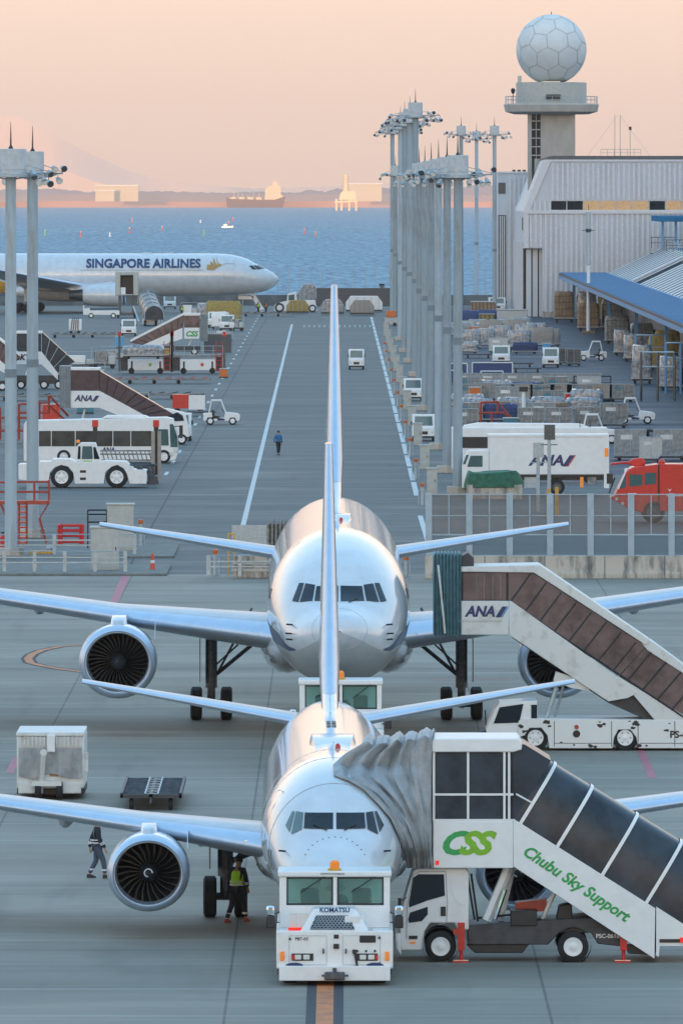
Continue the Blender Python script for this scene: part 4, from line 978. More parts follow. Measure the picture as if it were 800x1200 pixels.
t = dolly(q.loc, 'empty dark flat pallet dolly standing on open apron beside the grimy trailer', L_=1.95, D_=8.4)
b = B()
for k in range(7): b.box(-.22, .24, .3 + k * 1.2, .38 + k * 1.2, .50, .535); b.box(-.22, -.17, .3 + k * 1.2, 1.4 + k * 1.2, .50, .53); b.box(.19, .24, .3 + k * 1.2, 1.4 + k * 1.2, .50, .53)
b.out('guide_rail', 'galv', t)

# ================================================================ PEOPLE
def skin_mesh(name, m, parent, chains, lv=2):
    vs, es, rs = [], [], []; idx = {}
    for ch in chains:
        prev = None
        for p_, r in ch:
            k = tuple(round(c, 4) for c in p_)
            if k not in idx: idx[k] = len(vs); vs.append(p_); rs.append(r)
            i = idx[k]
            if prev is not None and prev != i: es.append((prev, i))
            prev = i
    me = bpy.data.meshes.new(name); me.from_pydata(vs, es, []); o = bpy.data.objects.new(name, me); C.objects.link(o)
    o.modifiers.new('skin', 'SKIN'); 
    if not me.skin_vertices:
        bm = bmesh.new(); bm.from_mesh(me); bm.verts.layers.skin.verify(); bm.to_mesh(me); bm.free()
    for i, r in enumerate(rs): me.skin_vertices[0].data[i].radius = (r, r) if not isinstance(r, tuple) else r; me.skin_vertices[0].data[i].use_root = (i == 0)
    s2 = o.modifiers.new('sub', 'SUBSURF'); s2.levels = lv; s2.render_levels = lv; o.modifiers['skin'].use_smooth_shade = True
    bpy.context.view_layer.update(); dg = bpy.context.evaluated_depsgraph_get()
    me2 = bpy.data.meshes.new_from_object(o.evaluated_get(dg)); bpy.data.objects.remove(o)
    me2.materials.clear(); me2.materials.append(M[m]); me2.name = name
    o = bpy.data.objects.new(name, me2); C.objects.link(o)
    if parent: o.parent = parent
    return o
def person(loc, rz, label, top, legs, stride=.25, vest=None, cap='black', shoe='black', arms=((-.32, .05, .80), (.32, -.05, .80)), lean=0., bands=True, group=None, hands=True):
    # local frame: facing -Y; pelvis height .93
    S_ = 1.0; ln = lean
    pel = (0, 0, .95); chest = (0, -ln * .6, 1.30); neck = (0, -ln, 1.48); head = (0, -ln - .03, 1.63)
    sh = [(-.19, -ln * .9, 1.42), (.19, -ln * .9, 1.42)]
    hip = [(-.10, 0, .90), (.10, 0, .90)]; fo = [(-.12, -stride, .09), (.12, stride, .09)]
    kn = [(-.11, -stride * .55 - .06, .49), (.11, stride * .35 - .06, .50)]
    el = [tuple((a + c) / 2 + d_ for a, c, d_ in zip(sh[i], arms[i], (.04 * (1 if i else -1), .05, -.02))) for i in (0, 1)]
    ch = [[(pel, .13), (chest, (.17, .12)), (neck, .06), ((head[0], head[1], head[2]), .095), ((head[0], head[1] - .0, head[2] + .07), .085)]]
    for i in (0, 1):
        ch.append([(pel, .13), (hip[i], .09), (kn[i], .06), (fo[i], .042), ((fo[i][0], fo[i][1] - .13, .045), .035)])
        ch.append([(chest, (.17, .12)), (sh[i], .06), (el[i], .042), (arms[i], .028), ((arms[i][0], arms[i][1] - .02, arms[i][2] - .08), .034)])
        if hands:
            hx, hy, hz_ = arms[i][0], arms[i][1] - .02, arms[i][2] - .08
            for k in range(4):
                fx = -.028 + .018 * k; ch.append([((hx, hy, hz_), .034), ((hx + fx, hy - .01, hz_ - .05), .010), ((hx + fx, hy - .02, hz_ - .09), .008)])
            ch.append([((hx, hy, hz_), .034), ((hx + (-.04 if i else .04), hy - .04, hz_ - .02), .010), ((hx + (-.045 if i else .045), hy - .05, hz_ - .055), .009)])
    body = skin_mesh('person', 'skin', None, ch); tag(body, label, 'person', group); body.location = loc; body.rotation_euler = (0, 0, rz)
    B().lathe((head[0], head[1] - .095, head[2] - .015), [(-.03, .008), (0, .018)], 'y', 8).out('nose', 'skin', body)
    for sg in (-1, 1):
        B().lathe((sg * .035, head[1] - .092, head[2] + .02), [(-.008, .006), (0, .012)], 'y', 8).out('eye', 'hair', body)
        B().lathe((sg * .098, head[1], head[2]), [(-.01, .02), (.01, .028)], 'x', 8).out('ear', 'skin', body)
    B().box(-.028, .028, head[1] - .098, head[1] - .085, head[2] - .06, head[2] - .052).out('mouth', 'shoe', body)
    tp = [[((0, 0, .86), (.165, .13)), ((0, -ln * .3, 1.08), (.165, .125)), (chest, (.20, .14)), ((0, -ln, 1.42), (.12, .10))]]
    for i in (0, 1): tp.append([(chest, (.20, .14)), (sh[i], .082), (el[i], .062), ((arms[i][0], arms[i][1], arms[i][2] + .02), .048)])
    skin_mesh('jacket', top, body, tp)
    lg = []
    for i in (0, 1): lg.append([((0, 0, .93), (.15, .12)), (hip[i], .112), (kn[i], .082), ((fo[i][0], fo[i][1], .12), .066)])
    skin_mesh('trousers', legs, body, lg)
    for i in (0, 1):
        B().loft([[(fo[i][0] + a * w_, fo[i][1] + yy, zz) for a, zz in ((-1, 0.0), (1, 0.0), (.8, h_), (-.8, h_))] for yy, w_, h_ in ((.07, .045, .11), (-.02, .052, .11), (-.12, .052, .07), (-.20, .03, .04))]).out('shoe', shoe, body, bev=.01)
    B().lathe((head[0], head[1] + .005, head[2] + .045), [(-.03, .108), (.03, .112), (.08, .095), (.115, .05), (.12, .005)], 'z', 18).out('cap', cap, body)
    B().box(-.07, .07, head[1] - .17, head[1] - .06, head[2] + .03, head[2] + .045).out('cap_visor', cap, body, bev=.01)
    if vest:
        skin_mesh('vest', vest, body, [[((0, 0, .92), (.18, .145)), ((0, -ln * .3, 1.10), (.18, .14)), (chest, (.215, .155)), ((0, -ln * .95, 1.40), (.18, .12)), ((0, -ln, 1.45), (.1, .09))]])
    if bands:
        for z in (1.02, 1.10):
            B().lathe((0, -ln * .25, z), [(-.018, .20), (.018, .20)], 'z', 20, 1, False).out('reflective_band', 'refl', body)
        for i in (0, 1):
            for f in (.35, .5):
                a = Vector(el[i]).lerp(Vector(arms[i]), f); dv = (Vector(arms[i]) - Vector(el[i])).normalized() * .018
                B().cyl(a - dv, a + dv, .066, n=10).out('reflective_band', 'refl', body)
            a = Vector(kn[i]).lerp(Vector(fo[i]), .62); B().cyl(a - Vector((0, 0, .025)), a + Vector((0, 0, .025)), .082, n=12).out('reflective_band', 'refl', body)
    return body
l = at(114, 1029); person(l, R(95), 'person in dark uniform with white reflective bands walking behind the nearest wing', 'navy', 'slate', .22, arms=((-.26, -.22, .86), (.26, .2, .84)))
l = at(277, 1081); person(l, R(150), 'person in lime hi-vis vest and red shoes standing at the nearest main wheel', 'navy', 'navy', .30, vest='hivis', shoe='shoe', arms=((-.24, -.2, .95), (.22, -.28, 1.0)), lean=.10)
l = at(326, 533); person(l, R(20), 'person in blue jacket walking alone on the taxiway beside the white lane line', 'jblue', 'navy', .2, bands=False, arms=((-.34, -.1, .85), (.3, .05, .85)))
for x, y, v, lb in ((302.5, 367, 'hivis', 'person in lime vest by the nose of the long airliner'), (311.5, 367, 'hivo', 'person in orange vest by the nose of the long airliner'), (213, 371, 'hivis', 'person in lime vest working below the long airliner behind the stair tunnel')):
    person(at(x, y), R(30), lb, 'navy', 'navy', .12, vest=v, bands=False, hands=False)

# ================================================================ LIGHT MASTS
M['band'] = mat('joint_band_steel', (.20, .25, .28), .6)
def mast(x, s, ztop, label, r=.31, dr=.66, dh=1.3, nl=10, left=True, arm=2.8, seed=0, group='tall floodlight masts'):
    t = thing('floodlight_mast', label, 'light mast', ((x - 400) / s, F / s, 0), 0, group); rd = random.Random(seed)
    b = B(); b.cyl((0, 0, 0), (0, 0, ztop), r, r * .86, 20, False); b.out('pole', 'mast', t)
    b = B(); 
    for z in (9.8,): b.cyl((0, 0, z - .22), (0, 0, z + .22), r * 1.03 - .012 * z / 10, n=20)
    struct(b.out('joint_bands', 'galv', t), 'part') if False else b.out('joint_band', 'band', t)
    B().box(-.7, .7, -.7, .7, 0, .5).out('footing', 'conc', t, bev=.04)
    B().lathe((0, 0, ztop), [(-.12, dr * 1.0), (-.1, dr * 1.35), (.05, dr * 1.35), (.08, dr)], 'z', 28).out('platform_ring', 'galv', t)
    B().lathe((0, 0, ztop + .06), [(0, dr * .98), (.22, dr), (.24, dr * 1.04), (dh - .02, dr * 1.04), (dh, dr * .9)], 'z', 32).out('head_drum', 'drum', t)
    B().lathe((0, 0, ztop + dh), [(0, .18), (.25, .05), (.9, .03), (1.5, .01)], 'z', 8).out('lightning_rod', 'black', t)
    for sg in ((-1, 1) if left else (1,)):
        a = arm * .84
        ar = B().bar((0, 0, ztop + .1), (sg * a, -.2, ztop + .12), .10).bar((0, .3, ztop - .25), (sg * a * .8, .2, ztop + .05), .07).bar((sg * .6, 0, ztop + .6), (sg * a, -.1, ztop + .2), .05).out('lamp_arm', 'galv', t)
        for k in range(nl // 2):
            u = (k + 1.2) / (nl // 2 + .2); X_ = sg * (dr + (a - dr) * u); Z_ = ztop + rd.choice((-.35, .3, .45)) * (1 if k % 2 else -.6)
            tl = rd.uniform(-.5, .2)
            b = B(); b.cyl((X_, -.3, Z_), (X_ + .12 * sg, -.62, Z_ + tl * .4 - .12), .12, .19, 12); b.cyl((X_, -.1, Z_), (X_, -.3, Z_), .08, .12, 8)
            f_ = b.out('floodlight', 'galv', ar)
            B().cyl((X_ + .121 * sg, -.625, Z_ + tl * .4 - .121), (X_ + .125 * sg, -.64, Z_ + tl * .4 - .125), .17, n=12).bar((X_, -.1, Z_), (X_, 0, ztop + .1), .05).out('floodlight_lens', 'lamp' if k % 3 else 'gear', ar)
    return t
mast(13, 22.0, 20.35, 'thick weathered floodlight mast at the left edge, nearer one of the left pair', .33, .80, 1.35, 8, True, 2.4, 1)
mast(38.5, 20.85, 20.35, 'rust streaked floodlight mast of the left pair, right of the nearer one', .35, .62, 1.3, 8, True, 2.0, 2)
short = [(536, 18.3), (523.5, 17.06), (513.5, 15.7), (505, 14.5), (497.5, 13.4), (491, 12.55)]
for k, (x, s) in enumerate(short):
    mast(x, s, 20.35, f'{ORD[k]} short floodlight mast from the camera in the right hand row by the cabinets', seed=10 + k, nl=12 if k else 8, arm=2.6)
tall = [(486.5, 11.4, 26.7), (480, 10.6, 26.6), (474, 10.0, 26.6), (469, 9.3, 26.7), (459.5, 7.9, 27.2)]
for k, (x, s, z) in enumerate(tall):
    mast(x, s, z, f'{ORD[k]} tall floodlight mast from the camera in the right hand row', seed=20 + k, nl=14, arm=3.0, r=.36, dr=.72, dh=1.4)
mast(463, 8.4, 20.9, 'lone short floodlight mast at the far left of the right hand row', seed=31, nl=8, arm=2.4, r=.34, dr=.66)
for k, (x, s, lb) in enumerate(((540, 7.86, 'slim far floodlight mast left of its two neighbours, seen above the near masts'), (558, 7.1, 'slim far floodlight mast in the middle of the three near the hangar'), (579, 7.86, 'slim far floodlight mast close beside the hangar annex'))):
    mast(x, s, 27, lb, r=.33, dr=.66, dh=1.3, nl=10, arm=2.8, seed=40 + k, left=(k < 3))
t = thing('lamp_post', 'slim white lamp post on orange concrete foot in the cargo yard', 'lamp post', at(689, 391))
B().box(-.85, .85, -.85, .85, 0, .35).out('footing', 'card', t, bev=.05)
B().cyl((0, 0, .3), (0, 0, 16.2), .28, .16, 14).out('pole', 'white', t)
b = B(); b.cyl((0, 0, 9), (0, 0, 16), .34, n=12, caps=False); b.out('ladder_cage', 'galv', t)
B().bar((-.9, 0, 13.6), (.9, 0, 13.6), .08).cyl((0, 0, 13.2), (0, 0, 13.8), .32, .4).bar((0, 0, 16), (0, 0, 17), .08).out('lamp_bracket', 'gear', t)
t = thing('lamp_post', 'white pole with slatted dark lamp head in front of the cargo containers', 'lamp post', at(613, 504))
B().cyl((0, 0, 0), (0, 0, 3.1), .16, .15).out('pole', 'white', t)
B().box(-.35, .35, -.2, .2, 3.1, 3.5).bar((0, 0, 3.3), (3.0, 0, 3.5), .05).out('lamp_head', 'black', t)

# ================================================================ RADOME TOWER
s = 7.80; TX, TY = (645.5 - 400) / s, F / s
def tz(y): return H - (y - YH) / s
t = thing('radar_tower', 'tall concrete tower carrying a white panelled radome ball', 'radar tower', (TX, TY, 0))
b = B(); b.box(-3.5 + .7, 3.5, -3.5, 3.5, 0, tz(130)).out('shaft', 'tower', t) if 'tower' in M else None
M['tower'] = mat('tower_concrete', (.46, .45, .42), .8, var=.15, scale=.8, stretch=(1, 1, .4))
B().box(-2.6, 3.5, -3.5, 3.5, 0, tz(130)).out('shaft', 'tower', t)
B().box(-3.5, -3.0, -3.5, 3.5, 0, tz(130)).out('shaft', 'tower', t)
B().box(-3.0, -2.6, -3.2, 3.2, 0, tz(130)).out('stairwell_glazing', 'glass', t)
b = B()
B().box(-3.02, -1.7, -3.56, -3.5, tz(186), tz(132)).out('stair_window', 'glass', t)
b = B()
for k in range(6): b.box(-3.05, -1.65, -3.62, -3.5, tz(132 + k * 10) - .08, tz(132 + k * 10) + .08)
b.box(-2.4, -2.3, -3.62, -3.5, tz(186), tz(132)); b.out('stair_window_frame', 'tower', t)
B().lathe((0, 0, 0), [(tz(134), 5.6), (tz(131), 6.9), (tz(123), 7.15), (tz(121.5), 7.0)], 'z', 48).out('gallery', 'tower', t)
B().lathe((0, 0, 0), [(tz(122), 5.3), (tz(97), 5.3), (tz(96.5), 5.1)], 'z', 48).out('drum', 'cab', t)
b = B()
for k in range(36):
    a = 2 * math.pi * k / 36; b.bar((6.9 * math.cos(a), 6.9 * math.sin(a), tz(122)), (6.9 * math.cos(a), 6.9 * math.sin(a), tz(113)), .07)
    for z in (tz(113), tz(117)):
        a2 = 2 * math.pi * (k + 1) / 36; b.bar((6.9 * math.cos(a), 6.9 * math.sin(a), z), (6.9 * math.cos(a2), 6.9 * math.sin(a2), z), .07)
b.out('railing', 'galv', t)
B().box(-.9, 1.3, -5.5, -5.2, tz(117), tz(111)).out('drum_opening', 'black', t)
B().bar((-5.8, -3.2, tz(122)), (-5.8, -3.2, tz(105)), .12).lathe((-5.8, -3.2, tz(106)), [(-.5, .2), (0, .35), (.3, .2)], 'z', 8).out('mast_lamp', 'black', t)
B().box(-5.1, -4.5, -2.4, -2, tz(97), tz(89)).out('roof_rail', 'galv', t)
# radome: goldberg style panels from a dual icosphere
bm = bmesh.new(); bmesh.ops.create_icosphere(bm, subdivisions=3, radius=1)
dr_ = 41.2 / s; cz = tz(58)
rot = Matrix.Rotation(.3, 3, 'X') @ Matrix.Rotation(.5, 3, 'Z')
fc = {f: (rot @ f.calc_center_median().normalized()) for f in bm.faces}
def gold(sub):
    bq = bmesh.new(); bmesh.ops.create_icosphere(bq, subdivisions=sub, radius=1); pan = []
    for v in bq.verts:
        cs = [rot @ f.calc_center_median().normalized() for f in v.link_faces]; n_ = rot @ v.co.normalized(); u = n_.orthogonal().normalized(); w2 = n_.cross(u)
        cs.sort(key=lambda c: math.atan2(c.dot(w2), c.dot(u))); pan.append((n_, cs))
    bq.free(); return pan
bm.free()
B().lathe((0, 0, cz), [(dr_ * math.sin(a) * .99, max(.01, dr_ * .99 * math.cos(a))) for a in [R(-64 + 154 * k / 30) for k in range(31)]], 'z', 56).out('radome_shell', 'darkseam', t) if 'darkseam' in M else None
M['seam'] = mat('radome_seam', (.47, .54, .56), .6); M['radome'] = mat('radome_panel', (.62, .69, .71), .5, var=.08, scale=.4)
B().lathe((0, 0, cz), [(dr_ * math.sin(a) * .985, max(.01, dr_ * .985 * math.cos(a))) for a in [R(-66 + 155 * k / 30) for k in range(31)]], 'z', 56).out('radome_shell', 'seam', t)
b = B()
for n_, cs in gold(2):
    if n_.z < -.93: continue
    m_ = sum(cs, Vector()) / len(cs); pts = []
    for a, c_ in zip(cs, cs[1:] + cs[:1]):
        for f in (0, .25, .5, .75): pts.append(a.lerp(c_, f))
    k = len(pts); vs = []
    for q_ in (.965, .75, .5, .25): vs += [((p_ - m_) * q_ + m_).normalized() * dr_ for p_ in pts]
    vs.append(m_.normalized() * dr_); fs = []
    for q_ in range(3): fs += [(q_ * k + i, q_ * k + (i + 1) % k, (q_ + 1) * k + (i + 1) % k, (q_ + 1) * k + i) for i in range(k)]
    fs += [(3 * k + i, 3 * k + (i + 1) % k, 4 * k) for i in range(k)]
    b.add([(v[0], v[1], v[2] + cz) for v in vs], fs)
b.out('radome_panel', 'radome', t, ang=60)
B().cyl((0, 0, cz + dr_), (0, 0, cz + dr_ + .4), .06).out('finial', 'black', t)

# ================================================================ HANGAR
s = 7.95; HY = F / s
def hx(x): return (x - 400) / s
def hzz(y): return H - (y - YH) / s
M['clad'] = mat('white_metal_cladding', (.56, .62, .68), .45, .1, var=.14, scale=.25, stretch=(1.5, 1, .3))
M['cladw'] = mat('white_trim', (.66, .68, .70), .45, var=.1)
M['wing_glass'] = mat('painted_gold_reflection', (.35, .22, .10), .15, spec=.8, coat=.6, var=.3, emit=(1, .66, .38), estr=.18)  # golden reflection put into the pane colour and a weak glow
t = thing('hangar', 'large white ribbed hangar with chamfered roof corner and long window band with painted gold reflection', 'hangar', (0, HY, 0))
X0, X1, X2 = hx(613), hx(636), 62
top_, knee = hzz(187), hzz(248)
rx = hx(635)
B().prism([(rx, 0), (rx, hzz(291)), (X0, hzz(291)), (X0, knee), (X1, top_), (X2, top_), (X2, 0)], 0, 88).out('wall', 'clad', t, smooth=False)
B().prism([(X0, 0), (X0, hzz(291)), (rx - .001, hzz(291)), (rx - .001, 0)], 3.0, 88).out('wall', 'clad', t, smooth=False)
B().prism([(X1 - .2, top_), (X1 + 1.5, top_ + .55), (X2, top_ + .55), (X2, top_)], .6, 87).out('roof', 'slate2', t, smooth=False)
b = B()                              # upright ribs of the cladding
x = X1 + 1.2
while x < X2:
    b.box(x, x + .32, -.22, 0, hzz(236) + .0, top_ - .5) if not (hx(645) < x < 70) else b.box(x, x + .32, -.22, 0, hzz(235) + .1, top_ - .5)
    x += .75
b.out('cladding_rib', 'cladw', t, smooth=False)
b = B(); x = hx(619)
while x < hx(644):
    zt_ = min(hzz(235), knee + (x - X0) * (top_ - knee) / (X1 - X0) - .9)
    if zt_ > knee: b.box(x, x + .3, -.2, 0, knee, zt_)
    x += .75
b.out('cladding_rib', 'cladw', t, smooth=False)
b = B(); x = hx(620)
while x < X2:
    z0_ = .8 if x > rx + .2 else hzz(291) + .2
    b.box(x, x + .32, -.22, 0, z0_, knee - .35); x += .75
b.out('cladding_rib', 'cladw', t, smooth=False)
B().prism([(X0, knee), (X0 + .9, knee), (X1 + 1.1, top_ - .3), (X2, top_ - .3), (X2, top_), (X1, top_)], -.28, 0).out('gable_trim', 'cladw', t, smooth=False)
B().box(X0, hx(619), -.25, 0, hzz(291), knee).out('corner_panel', 'cladw', t)
B().box(X0 + .0, X2, -.34, -.02, knee - .3, knee + .12).out('ledge', 'cladw', t)
x = hx(645); k = 0
while x < X2 - 3:
    mm = 'glass' if k in (0, 1) else 'wing_glass'
    if hx(753) < x < hx(774): mm = 'glass'
    B().box(x, x + 2.25, -.10, -.02, hzz(246), hzz(235.5)).out('window', mm, t, smooth=False); x += 2.42; k += 1
B().box(hx(645) - .2, X2, -.16, -.12, hzz(247), hzz(246)).box(hx(645) - .2, X2, -.16, -.12, hzz(235.5), hzz(235)).out('window_frame', 'cladw', t)
for k in range(3):
    X_ = X0 + .4 + k * .95; B().box(X_, X_ + .75, 1.0 + .4 * k, 1.3 + .4 * k, .1, hzz(292)).out('door_leaf', 'clad', t, smooth=False)
B().box(X0, rx, 2.7, 2.95, 0, hzz(291)).out('door_recess', 'black', t)
B().box(rx, hx(690), -.12, 0, 0, .9).out('plinth', 'conc', t)
b = B()
for k in range(20): b.box(X0 - .18, X0, 4 + k * 4.2, 5.6 + k * 4.2, .5, hzz(285))
b.out('cladding_rib', 'cladw', t, smooth=False)
B().box(X0 - .12, X0 - .02, 3, 5.5, hzz(270), hzz(255)).out('louvre', 'black', t)
# annex left of it
t = thing('hangar_annex', 'narrow white annex with grey window and tall sliding door left of the hangar', 'building', (0, F / 7.55, 0))
s2 = 7.55
def ax(x): return (x - 400) / s2
def az(y): return H - (y - YH) / s2
B().box(ax(583), ax(618), 0, 40, 0, az(203)).out('wall', 'clad', t, smooth=False)
B().box(ax(582.5), ax(618), -.2, 40.2, az(203), az(201)).out('roof_trim', 'cladw', t)
B().box(ax(583.5), ax(592), -.1, -.02, az(227), az(214)).out('window', 'gear', t)
B().box(ax(583.5), ax(592.5), -.1, -.02, 0, az(252)).out('sliding_door', 'slate2', t)
for k in range(3): B().box(ax(585 + k * 2.4), ax(586.3 + k * 2.4), -.25, -.11, 0, az(253)).out('door_leaf', 'cladw', t)
b = B(); x = ax(596)
while x < ax(612): b.box(x, x + .3, -.2, 0, 0, az(208)); x += .7
b.out('cladding_rib', 'cladw', t, smooth=False)
b = B()
for k in range(3): b.box(ax(600) + k * .8, ax(600) + k * .8 + .5, 1, 1.4, az(201), az(200) + .15)
b.out('roof_fitting', 'black', t)
# roof aerials on the hangar
t = thing('roof_aerial', 'thin aerial masts in a railing on the hangar roof right of the radar tower', 'aerial', (hx(728), HY + 25, top_ + .5))
b = B(); b.bar((-.3, 0, 0), (-.3, 0, 6.3), .10).bar((.5, 0, 0), (.5, 0, 6.3), .10).bar((2.0, 0, 0), (2.0, 0, 4.0), .10); b.out('mast', 'galv', t)
b = B()
for k in range(7): b.bar((-2.4 + k * 1.0, 0, 0), (-2.4 + k, 0, 1.1), .07)
b.bar((-2.4, 0, 1.1), (3.6, 0, 1.1), .07).bar((-2.4, 0, .6), (3.6, 0, .6), .05); b.out('railing', 'galv', t)
B().bar((.1, 0, 6.2), (-4.5, 0, 0), .04).bar((.5, 0, 6.2), (5, 0, 0), .04).out('stay_wire', 'galv', t)
B().box(1.8, 2.2, -.1, .1, 4.0, 4.5).out('anemometer', 'black', t)

# ================================================================ CARGO SHED WITH BLUE CANOPY
t = thing('cargo_terminal', 'long cargo shed with blue canopy roof and slanted ribbed skylights in front of the hangar', 'cargo terminal', (0, 0, 0))
YA, YB = 640, HY - 6
B().prismx([(YA, 6.35), (YB, 6.35), (YB, 6.65), (YA, 6.65)], 32.0, 38.7).out('canopy', 'roofb', t, smooth=False)
B().prismx([(YA, 6.05), (YB, 6.05), (YB, 6.55), (YA, 6.55)], 31.8, 32.0).out('canopy_fascia', 'lsteel', t, smooth=False) if 'lsteel' in M else None
M['lsteel'] = mat('pale_blue_steel', (.10, .28, .50), .5, var=.1); M['dsteel'] = mat('dark_blue_steel', (.02, .035, .06), .5)
B().prismx([(YA, 5.85), (YB, 5.85), (YB, 6.30), (YA, 6.30)], 31.8, 32.0).out('canopy_fascia', 'lsteel', t, smooth=False)
B().prismx([(YA, 6.30), (YB, 6.30), (YB, 6.62), (YA, 6.62)], 31.86, 31.998).out('canopy_gutter', 'dsteel', t, smooth=False)
b = B(); y = YA
while y < YB: b.box(32.05, 38.7, y, y + .25, 6.65, 6.72); y += 4.2
b.box(38.45, 38.7, YA, YB, 6.65, 6.73); b.out('roof_seam', 'lsteel', t, smooth=False)
M['louv'] = mat('skylight_glass', (.09, .15, .21), .6, spec=.2)
secs = [(YB, YB - 130), (YB - 150, YB - 330), (YB - 350, YB - 560)]
for a, c_ in secs:
    c_ = max(c_, YA)
    B().add([(38.7, c_, 6.4), (38.7, a, 6.4), (47.0, a, 10.3), (47.0, c_, 10.3), (38.7, c_, 6.0), (38.7, a, 6.0), (47.0, a, 6.0), (47.0, c_, 6.0)], [(0, 1, 2, 3), (0, 4, 5, 1), (1, 5, 6, 2), (2, 6, 7, 3), (3, 7, 4, 0)]).out('skylight', 'louv', t, smooth=False)
    b = B(); y = c_
    while y < a: b.add([(38.7, y, 6.43), (38.7, y + 4.2, 6.43), (47, y + 4.2, 10.36), (47, y, 10.36), (38.7, y, 6.50), (38.7, y + 4.2, 6.50), (47, y + 4.2, 10.42), (47, y, 10.42)], [(0, 1, 2, 3), (4, 7, 6, 5), (0, 4, 5, 1), (1, 5, 6, 2), (2, 6, 7, 3), (3, 7, 4, 0)]); y += 11
    b.out('skylight_rib', 'cladw', t, smooth=False)
    B().bar((38.6, c_ - .6, 6.8), (47, c_ - .6, 10.8), .5).out('skylight_edge', 'cladw', t)
B().box(47.0, 80, YA, YB, 9.9, 10.3).out('roof_terrace', 'roofb', t, smooth=False)
B().box(40, 80, YA + 2, YB - 1, 0, 6.2).out('wall', 'gear', t, smooth=False)
for k, y in enumerate((YB - 8, YB - 70, YB - 135, YB - 200)):
    b = B()
    for x in (45.2, 46.1, 47): b.bar((x, y, 10.3), (x, y, 11.9), .10)
    b.bar((45, y, 11.9), (49, y, 11.9), .1).bar((45, y, 11.1), (49, y, 11.1), .08); b.box(45, 47, y - 1, y + 1, 8.3, 8.6).box(45, 47, y - 1, y + 1, 9.3, 9.6)
    b.out('access_stair', 'gear', t)
b = B(); y = YA
while y < YB: b.bar((46.9, y, 10.3), (46.9, y, 11.4), .10); b.box(46.6, 47.2, y, y + .5, 8.9, 10.2); y += 7
b.bar((46.9, YA, 11.4), (46.9, YB, 11.4), .08).bar((46.9, YA, 10.9), (46.9, YB, 10.9), .06); b.out('terrace_railing', 'galv', t)
B().box(45.2, 80, YB - 40, YB - 6, 14.3, 15.1).out('upper_canopy', 'roofb', t)
for x in (45.6, 47.5): B().box(x, x + .35, YB - 38, YB - 37.4, 10.3, 14.3).out('column', 'lsteel', t)
B().box(50.4, 53.5, YB - 3, YB - 2.6, 10.3, 13.9).out('roof_door', 'cladw', t)
B().lathe((51.5, YB - 45, 10.3), [(0, 1.2), (1.0, 1.4), (1.3, 1.0)], 'z', 14).out('roof_vent', 'cladw', t)
for k, y in enumerate((YB - 12, YB - 90, YB - 190, YB - 300, YB - 400)): B().box(33.6, 34.0, y, y + .4, 0, 6.35).box(32.1, 39, y, y + .3, 5.6, 6.0).out('column', 'lsteel', t)

# ================================================================ FENCES, BARRIERS
sB = S(678); D_ = F / sB
t = thing('concrete_barrier', 'long low stained concrete barrier at the foot of the glazed fence on the right', 'barrier', ((498 - 400) / sB, D_, 0))
for k in range(9):
    B().prismx([(-.0, 0), (0, .25), (.12, .45), (.15, 1.12), (.45, 1.12), (.48, .45), (.6, .25), (.6, 0)], k * 3.02, k * 3.02 + 2.98).out('barrier_block', 'conc', t, bev=.02)
t = thing('glazed_fence', 'tall fence of brown tinted panels between blue grey posts behind the concrete barrier', 'fence', ((500 - 400) / sB, D_ + 1.0, 0))
M['pane'] = mat('brown_tinted_panel', (.22, .17, .15), .2, alpha=.30, spec=.4, var=.1); M['paneb'] = mat('blue_tinted_panel', (.10, .18, .23), .2, alpha=.32, spec=.4, var=.1)
M['fpost'] = mat('fence_post_steel', (.34, .45, .54), .4, .2, var=.12)
for k in range(13):
    X_ = .1 + k * 2.04
    B().box(X_ - .16, X_ + .16, -.14, .14, 0, 4.25).out('post', 'fpost', t, bev=.02)
    if k < 12:
        B().box(X_ + .17, X_ + 1.87, -.02, .02, 2.22, 4.18).out('panel', 'pane', t, smooth=False)
        B().box(X_ + .17, X_ + 1.87, -.02, .02, .15, 2.14).out('panel', 'paneb', t, smooth=False)
        b = B(); 
        for z, h_ in ((4.18, .05), (3.12, .035), (2.14, .06), (1.10, .05)): b.box(X_ + .162, X_ + 1.878, -.05, .05, z, z + h_)
        b.box(X_ + .99, X_ + 1.04, -.05, .05, 2.2, 4.17); b.out('rail', 'fpost', t)
# left kerb island and rails
B_ = S(674)
struct(B().box(-30, -8.85, F / S(675), F / S(664), 0, .13).out('kerb', 'kerb', bev=.03))
struct(B().box(-30, -8.9, F / S(654), F / S(640), 0, .12).out('kerb', 'kerb', bev=.03))
def guard_rail(x0, x1, y, label, n, h=1.05, group='low steel guard rails'):
    q = PX(x0, y); t = thing('guard_rail', label, 'guard rail', (q.loc[0], q.loc[1], .12), 0, group); L_ = (x1 - x0) / q.s
    for k in range(n):
        X_ = L_ * k / (n - 1); B().box(X_ - .09, X_ + .09, -.06, .06, 0, h).out('post', 'galv', t)
    B().box(0, L_, -.1, -.061, h - .34, h - .27).box(0, L_, -.1, -.061, .45, .52).bar((0, 0, h), (L_, 0, h), .05).out('rail', 'galv', t)
guard_rail(-30, 147, 673, 'low steel guard rail on the near left kerb in front of the tall cabinet', 6)
guard_rail(-30, 158, 652, 'low steel guard rail on the second left kerb behind the tall cabinet', 5)
guard_rail(244, 318, 678, 'short steel guard rail in front of concrete blocks left of the second airliner', 3)
